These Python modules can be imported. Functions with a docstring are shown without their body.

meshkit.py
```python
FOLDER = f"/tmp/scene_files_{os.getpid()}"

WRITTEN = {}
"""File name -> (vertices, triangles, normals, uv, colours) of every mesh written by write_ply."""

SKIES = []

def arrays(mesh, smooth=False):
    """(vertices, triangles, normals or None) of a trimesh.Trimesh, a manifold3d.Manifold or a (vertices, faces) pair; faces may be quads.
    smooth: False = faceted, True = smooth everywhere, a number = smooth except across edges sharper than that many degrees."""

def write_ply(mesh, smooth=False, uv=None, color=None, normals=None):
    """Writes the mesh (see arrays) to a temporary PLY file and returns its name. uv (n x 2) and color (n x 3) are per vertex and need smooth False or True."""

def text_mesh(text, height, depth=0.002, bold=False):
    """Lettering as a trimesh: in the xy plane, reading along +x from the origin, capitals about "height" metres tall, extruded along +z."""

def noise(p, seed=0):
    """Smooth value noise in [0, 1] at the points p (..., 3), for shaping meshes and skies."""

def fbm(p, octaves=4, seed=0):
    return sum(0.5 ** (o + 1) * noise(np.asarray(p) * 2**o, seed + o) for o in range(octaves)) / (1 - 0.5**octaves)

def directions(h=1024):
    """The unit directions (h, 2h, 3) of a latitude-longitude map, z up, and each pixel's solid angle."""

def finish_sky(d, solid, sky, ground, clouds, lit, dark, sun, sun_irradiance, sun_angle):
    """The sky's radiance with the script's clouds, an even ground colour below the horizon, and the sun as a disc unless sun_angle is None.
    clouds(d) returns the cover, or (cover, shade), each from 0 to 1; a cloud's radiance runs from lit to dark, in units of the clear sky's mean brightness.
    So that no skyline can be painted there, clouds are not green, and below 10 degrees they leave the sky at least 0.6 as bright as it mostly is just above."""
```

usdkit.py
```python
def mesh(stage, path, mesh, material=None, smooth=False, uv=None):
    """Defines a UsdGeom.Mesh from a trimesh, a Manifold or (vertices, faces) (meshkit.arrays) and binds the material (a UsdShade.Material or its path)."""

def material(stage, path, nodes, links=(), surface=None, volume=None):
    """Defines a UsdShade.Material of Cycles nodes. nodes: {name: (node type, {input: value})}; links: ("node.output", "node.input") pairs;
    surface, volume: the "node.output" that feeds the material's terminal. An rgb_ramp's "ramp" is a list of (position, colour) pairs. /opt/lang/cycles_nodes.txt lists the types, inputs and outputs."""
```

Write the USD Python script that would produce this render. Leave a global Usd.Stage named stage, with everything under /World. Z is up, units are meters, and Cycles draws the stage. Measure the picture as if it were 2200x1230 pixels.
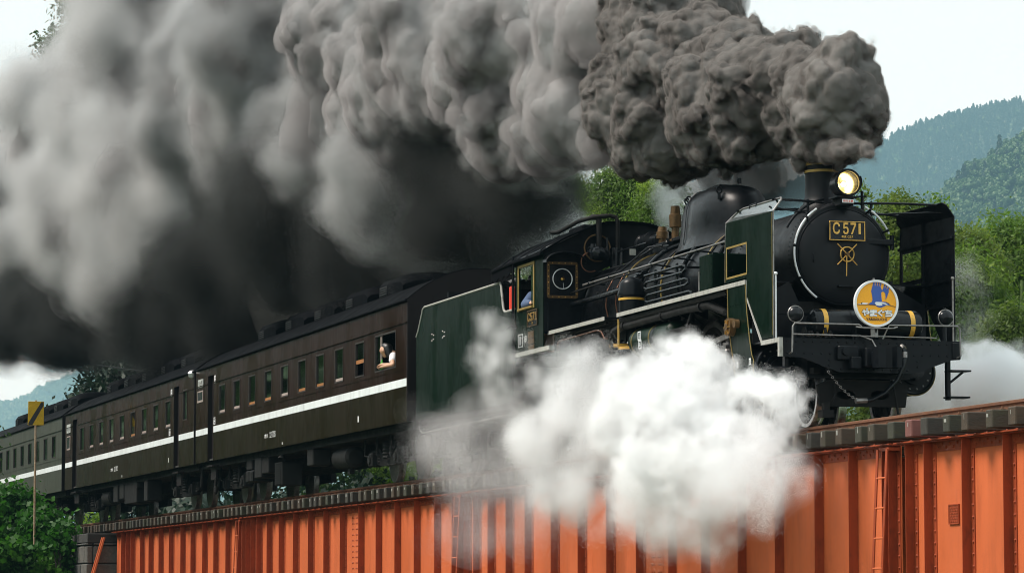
import math, random
import numpy as np
import trimesh, shapely, usdkit, meshkit
from shapely import affinity
from shapely.geometry import Polygon, LineString, Point, box as rect
from scipy.spatial import cKDTree
from pxr import Usd, UsdGeom, UsdLux, UsdShade, Gf, Sdf, Vt

random.seed(7)
np.random.seed(7)
stage = Usd.Stage.CreateInMemory()
UsdGeom.SetStageUpAxis(stage, UsdGeom.Tokens.z)
UsdGeom.SetStageMetersPerUnit(stage, 1.0)
stage.SetDefaultPrim(UsdGeom.Xform.Define(stage, '/World').GetPrim())

# ------------------------------------------------------------------ camera, sky, sun, exposure
# x runs along the track towards the locomotive's front, y away from the photographer, z = 0 on top of the rails
CAM = (41.411, -17.425, -2.345)
YAW, PITCH, FPX = 2.85678, 0.09241, 7257.55
EXPOSURE = 1.75
cam = UsdGeom.Camera.Define(stage, '/World/camera')
_f = np.array([math.cos(YAW) * math.cos(PITCH), math.sin(YAW) * math.cos(PITCH), math.sin(PITCH)])
_r = np.array([math.sin(YAW), -math.cos(YAW), 0.0])
_u = np.cross(_r, _f)
_m = np.eye(4); _m[0, :3] = _r; _m[1, :3] = _u; _m[2, :3] = -_f; _m[3, :3] = CAM
cam.AddTransformOp().Set(Gf.Matrix4d(*_m.ravel().tolist()))
cam.CreateHorizontalApertureAttr(36.0)
cam.CreateFocalLengthAttr(36.0 * FPX / 2200.0)
cam.CreateFStopAttr(0.0)
cam.CreateClippingRangeAttr(Gf.Vec2f(0.5, 30000.0))
cam.CreateExposureAttr(EXPOSURE)

SUN = np.array([-0.14, -0.56, 0.82]); SUN /= np.linalg.norm(SUN)
SKY_STRENGTH, SUN_INTENSITY, SUN_ANGLE = 0.062, 0.40, 20.0
dome = UsdLux.DomeLight.Define(stage, '/World/sky')
sky_mat = usdkit.material(stage, '/World/Looks/overcast_sky', {
    'sky': ('sky_texture', {'sky_type': 'single_scattering', 'sun_disc': False, 'sun_elevation': math.asin(SUN[2]), 'sun_rotation': math.atan2(SUN[0], SUN[1])}),
    'tc': ('texture_coordinate', {}), 'sep': ('separate_xyz', {}),
    'n': ('noise_texture', {'scale': 2.2, 'detail': 5.0, 'roughness': 0.55}),
    'h': ('map_range', {'from_min': 0.0, 'from_max': 1.0, 'to_min': 4.65, 'to_max': 7.2, 'clamp': True}),
    'nv': ('map_range', {'from_min': 0.3, 'from_max': 0.7, 'to_min': 0.93, 'to_max': 1.07, 'clamp': True}),
    'mul': ('math', {'math_type': 'multiply'}),
    'tint': ('mix_color', {'blend_type': 'multiply', 'fac': 1.0, 'b': (0.865, 1.0, 1.03), 'use_clamp': False}),
    'mix': ('mix_color', {'blend_type': 'mix', 'fac': 0.94}),
    'bg': ('background_shader', {'strength': SKY_STRENGTH}),
}, [('tc.generated', 'sep.vector'), ('tc.generated', 'n.vector'), ('sep.z', 'h.value'), ('n.fac', 'nv.value'), ('h.result', 'mul.value1'), ('nv.result', 'mul.value2'),
    ('mul.value', 'tint.a'), ('sky.color', 'mix.a'), ('tint.result', 'mix.b'), ('mix.result', 'bg.color')], surface='bg.background')
UsdShade.MaterialBindingAPI.Apply(dome.GetPrim()).Bind(sky_mat)
dome.GetPrim().SetCustomDataByKey('kind', 'structure')
sun = UsdLux.DistantLight.Define(stage, '/World/sun')
sun.CreateIntensityAttr(SUN_INTENSITY); sun.CreateAngleAttr(SUN_ANGLE); sun.CreateNormalizeAttr(True); sun.CreateColorAttr(Gf.Vec3f(1.0, 0.96, 0.9))
_x = np.cross([0, 0, 1.0], SUN); _x /= np.linalg.norm(_x)
_m = np.eye(4); _m[0, :3] = _x; _m[1, :3] = np.cross(SUN, _x); _m[2, :3] = SUN
sun.AddTransformOp().Set(Gf.Matrix4d(*_m.ravel().tolist()))

# ------------------------------------------------------------------ naming and building helpers
_used, _origin = {}, {}


def path_for(parent, name):
    key = f'{parent}/{name}'
    k = _used.get(key, -1) + 1
    _used[key] = k
    return key if k == 0 else f'{key}_{k:03d}'


def data(prim, label=None, category=None, group=None, kind=None):
    for k, v in (('label', label), ('category', category), ('group', group), ('kind', kind)):
        if v:
            prim.SetCustomDataByKey(k, v)


def thing(name, label, category, loc=(0, 0, 0), group=None, kind=None):
    p = path_for('/World', name)
    x = UsdGeom.Xform.Define(stage, p)
    x.AddTranslateOp().Set(Gf.Vec3d(*map(float, loc)))
    _origin[p] = np.array(loc, float)
    data(x.GetPrim(), label, category, group, kind)
    return p


def part(parent, name, mesh, mat, smooth=False, label=None, kind=None):
    """A mesh given in world coordinates, stored relative to its thing."""
    if isinstance(mesh, MB):
        mesh = mesh.mesh()
    v, f = np.array(mesh[0], float), mesh[1]
    top = '/'.join(parent.split('/')[:3])
    v = v - _origin.get(top, 0)
    p = path_for(parent, name)
    m = usdkit.mesh(stage, p, (v, f), mat, smooth=smooth)
    data(m.GetPrim(), label, kind=kind)
    return p


def solo(name, mesh, mat, label=None, category=None, group=None, kind=None, smooth=False, loc=(0, 0, 0)):
    """A top-level thing that is one mesh."""
    if isinstance(mesh, MB):
        mesh = mesh.mesh()
    p = path_for('/World', name)
    loc = np.array(loc, float)
    m = usdkit.mesh(stage, p, (np.array(mesh[0]) - loc, mesh[1]), mat, smooth=smooth)
    if np.any(loc):
        m.AddTranslateOp().Set(Gf.Vec3d(*loc.tolist()))
    _origin[p] = loc
    data(m.GetPrim(), label, category, group, kind)
    return p


def copy_of(src, loc, label, category, group, rz=0.0, scale=(1, 1, 1)):
    name = src.rsplit('/', 1)[1]
    p = path_for('/World', name)
    x = UsdGeom.Xform.Define(stage, p)
    x.GetPrim().GetReferences().AddInternalReference(src)
    x.GetPrim().SetInstanceable(True)
    xf = UsdGeom.Xformable(x); xf.ClearXformOpOrder()
    xf.AddTranslateOp().Set(Gf.Vec3d(*map(float, loc)))
    xf.AddRotateZOp().Set(float(rz)); xf.AddScaleOp().Set(Gf.Vec3f(*map(float, scale)))
    data(x.GetPrim(), label, category, group)
    return p


_BOX = np.array([[sx, sy, sz] for sx in (-1, 1) for sy in (-1, 1) for sz in (-1, 1)], float)
_BOXF = np.array([[0, 1, 3], [0, 3, 2], [4, 6, 7], [4, 7, 5], [0, 4, 5], [0, 5, 1], [2, 3, 7], [2, 7, 6], [0, 2, 6], [0, 6, 4], [1, 5, 7], [1, 7, 3]])
_ch = np.array([[s * (0.9 if a != k else 1) for a, s in enumerate(c)] for c in _BOX for k in range(3)])
_chull = trimesh.convex.convex_hull(_ch)
_CHP = np.array([_chull.vertices[i] for i in range(len(_chull.vertices))])
_CHS, _CHK, _CHF = np.sign(_CHP), np.abs(_CHP) < 0.95, np.array(_chull.faces)


def frame_of(d):
    d = np.array(d, float); d /= np.linalg.norm(d)
    a = np.array([0, 0, 1.0]) if abs(d[2]) < 0.9 else np.array([1.0, 0, 0])
    s = np.cross(a, d); s /= np.linalg.norm(s)
    return d, s, np.cross(d, s)


class MB:
    """Collects shapes that together are one part."""
    def __init__(self):
        self.v, self.f, self.n = [], [], 0

    def add(self, v, f):
        v = np.asarray(v, float); f = np.asarray(f, int)
        if f.shape[1] == 4:
            f = np.vstack([f[:, [0, 1, 2]], f[:, [0, 2, 3]]])
        self.v.append(v); self.f.append(f + self.n); self.n += len(v)
        return self

    def mesh(self):
        return np.vstack(self.v), np.vstack(self.f)

    def tm(self, m, fn=None):
        v = np.array(m.vertices)
        return self.add(fn(v) if fn else v, m.faces)

    def box(self, c, s, bev=0.0, rz=0.0):
        h = np.array(s, float) / 2
        if bev > 0:
            v, f = _CHS * (h - np.where(_CHK, bev, 0)), _CHF
        else:
            v, f = _BOX * h, _BOXF
        if rz:
            c_, s_ = math.cos(rz), math.sin(rz)
            v = v @ np.array([[c_, s_, 0], [-s_, c_, 0], [0, 0, 1]])
        return self.add(v + np.array(c, float), f)

    def span(self, lo, hi, bev=0.0):
        lo, hi = np.array(lo, float), np.array(hi, float)
        return self.box((lo + hi) / 2, np.abs(hi - lo), bev)

    def bar(self, p0, p1, w, h):
        p0, p1 = np.array(p0, float), np.array(p1, float)
        d, s, t = frame_of(p1 - p0)
        L = np.linalg.norm(p1 - p0)
        v = _BOX * np.array([L / 2, w / 2, h / 2])
        return self.add((p0 + p1) / 2 + v @ np.array([d, s, t]), _BOXF)

    def lathe(self, prof, o, axis, n=24, a0=0.0, a1=2 * math.pi):
        """prof: (distance along the axis, radius) pairs from one end to the other."""
        d, s, t = frame_of(axis)
        full = abs(a1 - a0 - 2 * math.pi) < 1e-6
        k = n if full else n + 1
        an = a0 + (a1 - a0) * np.arange(k) / n
        ring = np.cos(an)[:, None] * s + np.sin(an)[:, None] * t
        v = np.vstack([np.array(o, float) + a * d + max(r, 1e-5) * ring for a, r in prof])
        f = []
        for i in range(len(prof) - 1):
            for j in range(n):
                a, b = i * k + j, i * k + (j + 1) % k
                f.append((a, b, b + k, a + k))
        return self.add(v, np.array(f))

    def cyl(self, p0, p1, r0, r1=None, n=16):
        r1 = r0 if r1 is None else r1
        d = np.array(p1, float) - np.array(p0, float)
        L = np.linalg.norm(d)
        return self.lathe([(0, 0), (0, r0), (L, r1), (L, 0)], p0, d, n)

    def tube(self, pts, r, n=8, closed=False):
        pts = np.array(pts, float)
        m = len(pts)
        tang = np.zeros_like(pts)
        for i in range(m):
            a, b = (pts[(i - 1) % m], pts[(i + 1) % m]) if closed else (pts[max(i - 1, 0)], pts[min(i + 1, m - 1)])
            tang[i] = (b - a) / max(np.linalg.norm(b - a), 1e-9)
        _, s, _ = frame_of(tang[0])
        v = []
        an = 2 * math.pi * np.arange(n) / n
        for i in range(m):
            s = s - tang[i] * (s @ tang[i]); s /= np.linalg.norm(s)
            t = np.cross(tang[i], s)
            v.append(pts[i] + r * (np.cos(an)[:, None] * s + np.sin(an)[:, None] * t))
        f = []
        for i in range(m if closed else m - 1):
            for j in range(n):
                a, b = i * n + j, i * n + (j + 1) % n
                c = ((i + 1) % m) * n
                f.append((a, b, c + (j + 1) % n, c + j))
        self.add(np.vstack(v), np.array(f))
        if not closed:
            for i, o in ((0, (2, 1)), (m - 1, (1, 2))):
                c = np.vstack([v[i], pts[i][None]])
                self.add(c, np.array([((n), (j + o[0] - 1) % n, (j + o[1] - 1) % n) for j in range(n)]))
        return self

    def arc(self, c, axis, R, r, a0, a1, k=24, n=8, up=None):
        """A bent rod: angles in degrees, measured in the plane across the axis."""
        d, s, t = frame_of(axis)
        an = np.radians(np.linspace(a0, a1, k + 1))
        pts = np.array(c, float) + R * (np.cos(an)[:, None] * s + np.sin(an)[:, None] * t)
        return self.tube(pts, r, n)

    def ring(self, c, axis, R, r, k=32, n=8):
        d, s, t = frame_of(axis)
        an = 2 * math.pi * np.arange(k) / k
        return self.tube(np.array(c, float) + R * (np.cos(an)[:, None] * s + np.sin(an)[:, None] * t), r, n, closed=True)

    def ext(self, poly, w0, w1, plane='xz'):
        """A shapely polygon (or point list) extruded across its plane from w0 to w1."""
        if not hasattr(poly, 'geom_type'):
            poly = Polygon(poly)
        for g in getattr(poly, 'geoms', [poly]):
            if g.is_empty or g.area < 1e-9:
                continue
            m = trimesh.creation.extrude_polygon(g, abs(w1 - w0), engine='earcut')
            v = np.array(m.vertices); v[:, 2] += min(w0, w1)
            f = np.array(m.faces)
            if plane == 'xz':
                v, f = v[:, [0, 2, 1]], f[:, ::-1]
            elif plane == 'yz':
                v = v[:, [2, 0, 1]]
            self.add(v, f)
        return self

    def sph(self, c, r, scale=(1, 1, 1), sub=2):
        m = trimesh.creation.icosphere(sub, 1.0)
        return self.add(np.array(m.vertices) * r * np.array(scale) + np.array(c, float), m.faces)

    def rivets(self, pts, normal, r, n=5):
        """Low round heads."""
        d, s, t = frame_of(normal)
        an = 2 * math.pi * np.arange(n) / n
        base = r * (np.cos(an)[:, None] * s + np.sin(an)[:, None] * t)
        top = base * 0.62 + d * r * 0.62
        one = np.vstack([base, top, (d * r * 0.8)[None]])
        f = []
        for j in range(n):
            k = (j + 1) % n
            f += [(j, k, n + k), (j, n + k, n + j), (n + j, n + k, 2 * n)]
        f = np.array(f); pts = np.array(pts, float)
        v = (pts[:, None] + one[None]).reshape(-1, 3)
        return self.add(v, (f[None] + (np.arange(len(pts)) * len(one))[:, None, None]).reshape(-1, 3))

    def text_front(self, text, h, x, y, z, depth=0.006, bold=False, squeeze=1.0, center=True):
        """Lettering on a face that looks towards +x."""
        m = meshkit.text_mesh(text, h, depth, bold)
        v = np.array(m.vertices); v[:, 0] *= squeeze
        if center:
            v[:, 0] -= (v[:, 0].min() + v[:, 0].max()) / 2
        return self.add(np.stack([x + v[:, 2], y + v[:, 0], z + v[:, 1]], 1), m.faces)

    def text_side(self, text, h, x, y, z, depth=0.004, bold=False, squeeze=1.0, center=True):
        """Lettering on a face that looks towards -y."""
        m = meshkit.text_mesh(text, h, depth, bold)
        v = np.array(m.vertices); v[:, 0] *= squeeze
        if center:
            v[:, 0] -= (v[:, 0].min() + v[:, 0].max()) / 2
        return self.add(np.stack([x + v[:, 0], y - v[:, 2], z + v[:, 1]], 1), m.faces)


# ------------------------------------------------------------------ materials
def paint(name, col, rough=0.5, metallic=0.0, var=0.18, scale=2.0, dirt=None, dirt_amount=0.3, bump=0.0, bump_scale=60.0, spec=0.5, stretch=(1, 1, 1), coat=0.0):
    """Weathered paint, wood or metal: a cloudy tone, patches of grime and a fine relief."""
    col = np.array(col, float)
    n = {'g': ('geometry', {}), 'map': ('mapping', {'scale': stretch}),
         'n': ('noise_texture', {'scale': scale, 'detail': 6.0, 'roughness': 0.6}),
         'r': ('rgb_ramp', {'ramp': [(0.25, tuple(col * (1 - var))), (0.75, tuple(col * (1 + var)))]}),
         'p': ('principled_bsdf', {'metallic': metallic, 'roughness': rough, 'specular_ior_level': spec, 'coat_weight': coat, 'coat_roughness': 0.15}),
         'rr': ('map_range', {'from_min': 0.3, 'from_max': 0.7, 'to_min': max(rough - 0.1, 0.04), 'to_max': min(rough + 0.14, 1.0), 'clamp': True})}
    l = [('g.position', 'map.vector'), ('map.vector', 'n.vector'), ('n.fac', 'r.fac'), ('n.fac', 'rr.value'), ('rr.result', 'p.roughness')]
    if dirt is not None:
        n['n2'] = ('noise_texture', {'scale': scale * 2.7, 'detail': 8.0, 'roughness': 0.68, 'distortion': 0.4})
        n['d'] = ('map_range', {'from_min': 0.5, 'from_max': 0.75, 'to_min': 0.0, 'to_max': dirt_amount, 'clamp': True})
        n['dm'] = ('mix_color', {'blend_type': 'mix', 'b': tuple(dirt)})
        l += [('map.vector', 'n2.vector'), ('n2.fac', 'd.value'), ('d.result', 'dm.fac'), ('r.color', 'dm.a'), ('dm.result', 'p.base_color')]
    else:
        l += [('r.color', 'p.base_color')]
    if bump:
        n['bn'] = ('noise_texture', {'scale': bump_scale, 'detail': 4.0})
        n['b'] = ('bump', {'strength': bump, 'distance': 0.01})
        l += [('map.vector', 'bn.vector'), ('bn.fac', 'b.height'), ('b.normal', 'p.normal')]
    return usdkit.material(stage, f'/World/Looks/{name}', n, l, surface='p.BSDF')


def plain(name, col, rough=0.5, metallic=0.0):
    return usdkit.material(stage, f'/World/Looks/{name}', {'p': ('principled_bsdf', {'base_color': tuple(col), 'roughness': rough, 'metallic': metallic})}, [], surface='p.BSDF')


M = {
    'black': paint('engine_black', (0.0042, 0.0052, 0.0066), 0.30, var=0.3, scale=3.0, dirt=(0.012, 0.012, 0.0125), dirt_amount=0.35, spec=0.15),
    'soot': paint('smokebox_black', (0.0046, 0.0056, 0.0070), 0.42, var=0.25, scale=3.0, dirt=(0.012, 0.012, 0.0125), dirt_amount=0.3, bump=0.12, spec=0.22),
    'gloss': paint('gloss_black', (0.0040, 0.0050, 0.0062), 0.20, var=0.25, scale=2.0, dirt=(0.010, 0.010, 0.011), dirt_amount=0.2, spec=0.26),
    'under': paint('underframe_grime', (0.007, 0.007, 0.0068), 0.7, var=0.4, scale=5.0, dirt=(0.022, 0.019, 0.016), dirt_amount=0.5, spec=0.2),
    'undergrey': paint('underfloor_grey', (0.014, 0.0145, 0.014), 0.7, var=0.35, scale=5.0, dirt=(0.006, 0.006, 0.0055), dirt_amount=0.8, spec=0.15),
    'green': paint('engine_green', (0.0012, 0.0068, 0.0036), 0.25, var=0.22, scale=1.5, dirt=(0.0045, 0.0095, 0.0065), dirt_amount=0.3, spec=0.05, stretch=(1, 1, 0.4)),
    'green_tank': paint('reservoir_green', (0.004, 0.014, 0.007), 0.38, var=0.25, scale=3.0, dirt=(0.010, 0.013, 0.010), dirt_amount=0.3, spec=0.1),
    'sheen': paint('polished_green', (0.004, 0.010, 0.008), 0.14, var=0.2, scale=3.0, dirt=(0.04, 0.045, 0.045), dirt_amount=0.2, spec=1.0, coat=1.0),
    'brass': paint('brass', (0.60, 0.36, 0.10), 0.34, metallic=1.0, var=0.25, scale=8.0, dirt=(0.16, 0.10, 0.05), dirt_amount=0.5),
    'brass_dull': paint('dull_brass', (0.115, 0.064, 0.022), 0.5, metallic=0.5, var=0.35, scale=9.0, dirt=(0.025, 0.019, 0.013), dirt_amount=0.85),
    'gold': paint('gold_paint', (0.42, 0.27, 0.07), 0.45, metallic=0.3, var=0.2, scale=6.0),
    'yellow_band': paint('yellow_band', (0.55, 0.31, 0.04), 0.45, var=0.2, scale=6.0, dirt=(0.12, 0.08, 0.03), dirt_amount=0.5),
    'gold_line': paint('gold_line', (0.22, 0.15, 0.035), 0.5, var=0.3, scale=6.0),
    'copper': paint('copper_pipe', (0.16, 0.07, 0.04), 0.45, metallic=0.7, var=0.3, scale=9.0, dirt=(0.02, 0.016, 0.013), dirt_amount=0.8),
    'white': paint('white_edge', (0.33, 0.33, 0.30), 0.6, var=0.12, scale=5.0, dirt=(0.06, 0.055, 0.045), dirt_amount=0.85, stretch=(1.6, 1, 0.4)),
    'white_clean': paint('clean_white', (0.74, 0.75, 0.75), 0.45, var=0.05, scale=3.0),
    'stripe': paint('stripe_white', (0.74, 0.80, 0.80), 0.4, var=0.06, scale=1.5, dirt=(0.33, 0.34, 0.33), dirt_amount=0.5, stretch=(1, 1, 0.3)),
    'steel': paint('bright_steel', (0.62, 0.63, 0.63), 0.28, metallic=1.0, var=0.15, scale=8.0),
    'silver': paint('silver_paint', (0.68, 0.69, 0.70), 0.35, metallic=0.5, var=0.1, scale=8.0),
    'steel_worn': paint('worn_steel', (0.25, 0.24, 0.23), 0.42, metallic=0.9, var=0.3, scale=8.0, dirt=(0.05, 0.04, 0.035), dirt_amount=0.7),
    'rail': paint('rusty_rail', (0.13, 0.052, 0.022), 0.75, var=0.35, scale=6.0, dirt=(0.05, 0.022, 0.014), dirt_amount=0.6, bump=0.3),
    'railtop': paint('rail_top', (0.33, 0.24, 0.17), 0.4, metallic=0.7, var=0.2, scale=9.0),
    'orange': paint('orange_girder', (0.52, 0.116, 0.036), 0.6, var=0.12, scale=1.6, dirt=(0.27, 0.062, 0.025), dirt_amount=0.4, bump=0.12, bump_scale=90.0, spec=0.3, stretch=(1.6, 1, 0.28)),
    'orange_rim': paint('orange_trim', (0.27, 0.046, 0.013), 0.6, var=0.2, scale=2.5, dirt=(0.10, 0.025, 0.012), dirt_amount=0.7, bump=0.15, bump_scale=90.0, spec=0.25, stretch=(1.6, 1, 0.4)),
    'brown': paint('coach_brown', (0.0125, 0.0046, 0.0028), 0.2, var=0.25, scale=0.8, dirt=(0.016, 0.0090, 0.0045), dirt_amount=0.35, stretch=(1, 1, 0.35), spec=0.03),
    'olive': paint('coach_olive', (0.0100, 0.0068, 0.0022), 0.24, var=0.25, scale=0.8, dirt=(0.014, 0.0112, 0.0042), dirt_amount=0.4, stretch=(1, 1, 0.35), spec=0.03),
    'roof': paint('coach_roof', (0.0035, 0.0040, 0.0050), 0.65, var=0.3, scale=2.0, dirt=(0.007, 0.007, 0.0075), dirt_amount=0.4, spec=0.02),
    'darkred': paint('gangway_brown', (0.008, 0.0055, 0.0058), 0.6, var=0.3, scale=3.0, spec=0.2),
    'greygreen': paint('coach_sky_sheen', (0.050, 0.056, 0.043), 0.35, var=0.25, scale=0.8, dirt=(0.03, 0.03, 0.022), dirt_amount=0.5, stretch=(1, 1, 0.35), spec=0.1),  # grey-green puts the sky's reflection into the rear coach's colour
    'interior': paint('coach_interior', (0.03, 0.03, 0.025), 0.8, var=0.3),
    'sash': paint('window_sash', (0.022, 0.016, 0.013), 0.45, var=0.3, scale=5.0),
    'sash_tan': paint('wooden_sash', (0.32, 0.13, 0.035), 0.5, var=0.3, scale=5.0),
    'sash_grey': paint('grey_sash', (0.33, 0.27, 0.24), 0.5, var=0.3, scale=5.0),
    'red': plain('red_enamel', (0.62, 0.035, 0.012), 0.4),
    'yellow_sign': paint('sign_yellow', (0.60, 0.36, 0.006), 0.5, var=0.12, scale=5.0, dirt=(0.35, 0.2, 0.02), dirt_amount=0.4),
    'sign_black': plain('sign_black', (0.02, 0.02, 0.022), 0.5),
    'pole': paint('rusty_pole', (0.36, 0.26, 0.17), 0.7, var=0.3, scale=7.0, dirt=(0.20, 0.06, 0.02), dirt_amount=1.0),
    'mark_yellow': plain('headmark_yellow', (0.86, 0.38, 0.008), 0.4),
    'mark_blue': plain('headmark_blue', (0.028, 0.085, 0.34), 0.4),
    'mark_black': plain('headmark_black', (0.025, 0.012, 0.012), 0.4),
    'coal': paint('coal', (0.016, 0.016, 0.017), 0.45, var=0.5, scale=10.0, bump=0.5),
    'skin': paint('skin', (0.52, 0.30, 0.19), 0.5, var=0.08, scale=8.0),
    'hair': plain('black_hair', (0.012, 0.011, 0.011), 0.45),
    'shirt_white': plain('white_cloth', (0.72, 0.73, 0.76), 0.8),
    'cloth_dark': plain('dark_cloth', (0.02, 0.02, 0.024), 0.85),
    'cloth_blue': paint('blue_cloth', (0.055, 0.09, 0.17), 0.85, var=0.3, scale=14.0),
    'bottle_green': plain('green_bottle', (0.07, 0.42, 0.05), 0.25),
    'can_blue': plain('blue_can', (0.35, 0.62, 0.72), 0.3),
    'stone': [paint(f'stone_{i}', c, 0.85, var=0.35, scale=4.0, dirt=(0.03, 0.035, 0.025), dirt_amount=0.7, bump=0.5, bump_scale=18.0) for i, c in enumerate([(0.075, 0.072, 0.066), (0.055, 0.055, 0.052), (0.10, 0.095, 0.085), (0.045, 0.048, 0.046)])],
    'mortar': paint('mortar', (0.03, 0.03, 0.028), 0.9, var=0.3),
    'earth': paint('grass_ground', (0.035, 0.06, 0.018), 0.95, var=0.5, scale=0.3, dirt=(0.07, 0.05, 0.03), dirt_amount=0.5),
    'gravel': paint('ballast', (0.09, 0.075, 0.06), 0.9, var=0.4, scale=9.0, bump=0.6, bump_scale=25.0),
    'wire': plain('wire', (0.02, 0.02, 0.02), 0.6),
    'bark': paint('bark', (0.06, 0.05, 0.04), 0.9, var=0.4, scale=6.0, bump=0.5, bump_scale=20.0),
    'culm': paint('bamboo_stem', (0.10, 0.15, 0.04), 0.6, var=0.3, scale=3.0),
}
M['wood'] = [paint(f'sleeper_wood_{i}', c, 0.82, var=0.4, scale=3.5, dirt=d, dirt_amount=0.7, bump=0.6, bump_scale=30.0, stretch=(2.2, 0.5, 1.6)) for i, (c, d) in enumerate([
    ((0.040, 0.031, 0.020), (0.045, 0.05, 0.018)), ((0.030, 0.027, 0.021), (0.055, 0.045, 0.035)), ((0.050, 0.034, 0.021), (0.02, 0.02, 0.012)), ((0.028, 0.028, 0.018), (0.05, 0.06, 0.02))])]
M['wood_red'] = paint('sleeper_wood_red', (0.15, 0.055, 0.045), 0.8, var=0.3, scale=3.5, bump=0.5, bump_scale=30.0)
M['glass'] = usdkit.material(stage, '/World/Looks/window_glass', {
    't': ('transparent_bsdf', {'color': (0.72, 0.78, 0.76)}), 'g': ('glossy_bsdf', {'color': (0.95, 0.97, 0.96), 'roughness': 0.03}),
    'f': ('fresnel', {'IOR': 1.5}), 'm': ('mix_closure', {})}, [('f.fac', 'm.fac'), ('t.BSDF', 'm.closure1'), ('g.BSDF', 'm.closure2')], surface='m.closure')


def leafy(name, dark, light, trans=0.35):
    return usdkit.material(stage, f'/World/Looks/{name}', {
        'g': ('geometry', {}), 'r': ('rgb_ramp', {'ramp': [(0.0, dark), (0.6, tuple((np.array(dark) + np.array(light)) / 2)), (1.0, light)]}),
        'n': ('noise_texture', {'scale': 0.55, 'detail': 2.0}), 'nm': ('map_range', {'from_min': 0.3, 'from_max': 0.7, 'to_min': -0.35, 'to_max': 0.35}),
        'add': ('math', {'math_type': 'add', 'use_clamp': True}),
        'p': ('principled_bsdf', {'roughness': 0.55, 'specular_ior_level': 0.35}), 't': ('translucent_bsdf', {}), 'm': ('mix_closure', {'fac': trans})},
        [('g.position', 'n.vector'), ('n.fac', 'nm.value'), ('nm.result', 'add.value1'), ('g.random_per_island', 'add.value2'), ('add.value', 'r.fac'), ('r.color', 'p.base_color'), ('r.color', 't.color'),
         ('p.BSDF', 'm.closure1'), ('t.BSDF', 'm.closure2')], surface='m.closure')


M['leaf_bright'] = leafy('leaf_bright', (0.085, 0.165, 0.014), (0.390, 0.500, 0.050), 0.55)
M['leaf_bamboo'] = leafy('leaf_bamboo', (0.085, 0.140, 0.016), (0.370, 0.460, 0.055), 0.55)
M['leaf_mid'] = leafy('leaf_mid', (0.030, 0.070, 0.016), (0.120, 0.190, 0.038))
M['leaf_dark'] = leafy('leaf_dark', (0.010, 0.026, 0.012), (0.035, 0.070, 0.025), 0.25)
M['leaf_vine'] = leafy('leaf_vine', (0.026, 0.110, 0.008), (0.180, 0.430, 0.026), 0.45)
M['leaf_conifer'] = leafy('leaf_conifer', (0.016, 0.040, 0.022), (0.055, 0.100, 0.045), 0.15)
M['leaf_wood'] = leafy('leaf_wood', (0.040, 0.090, 0.024), (0.140, 0.220, 0.05), 0.25)
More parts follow.
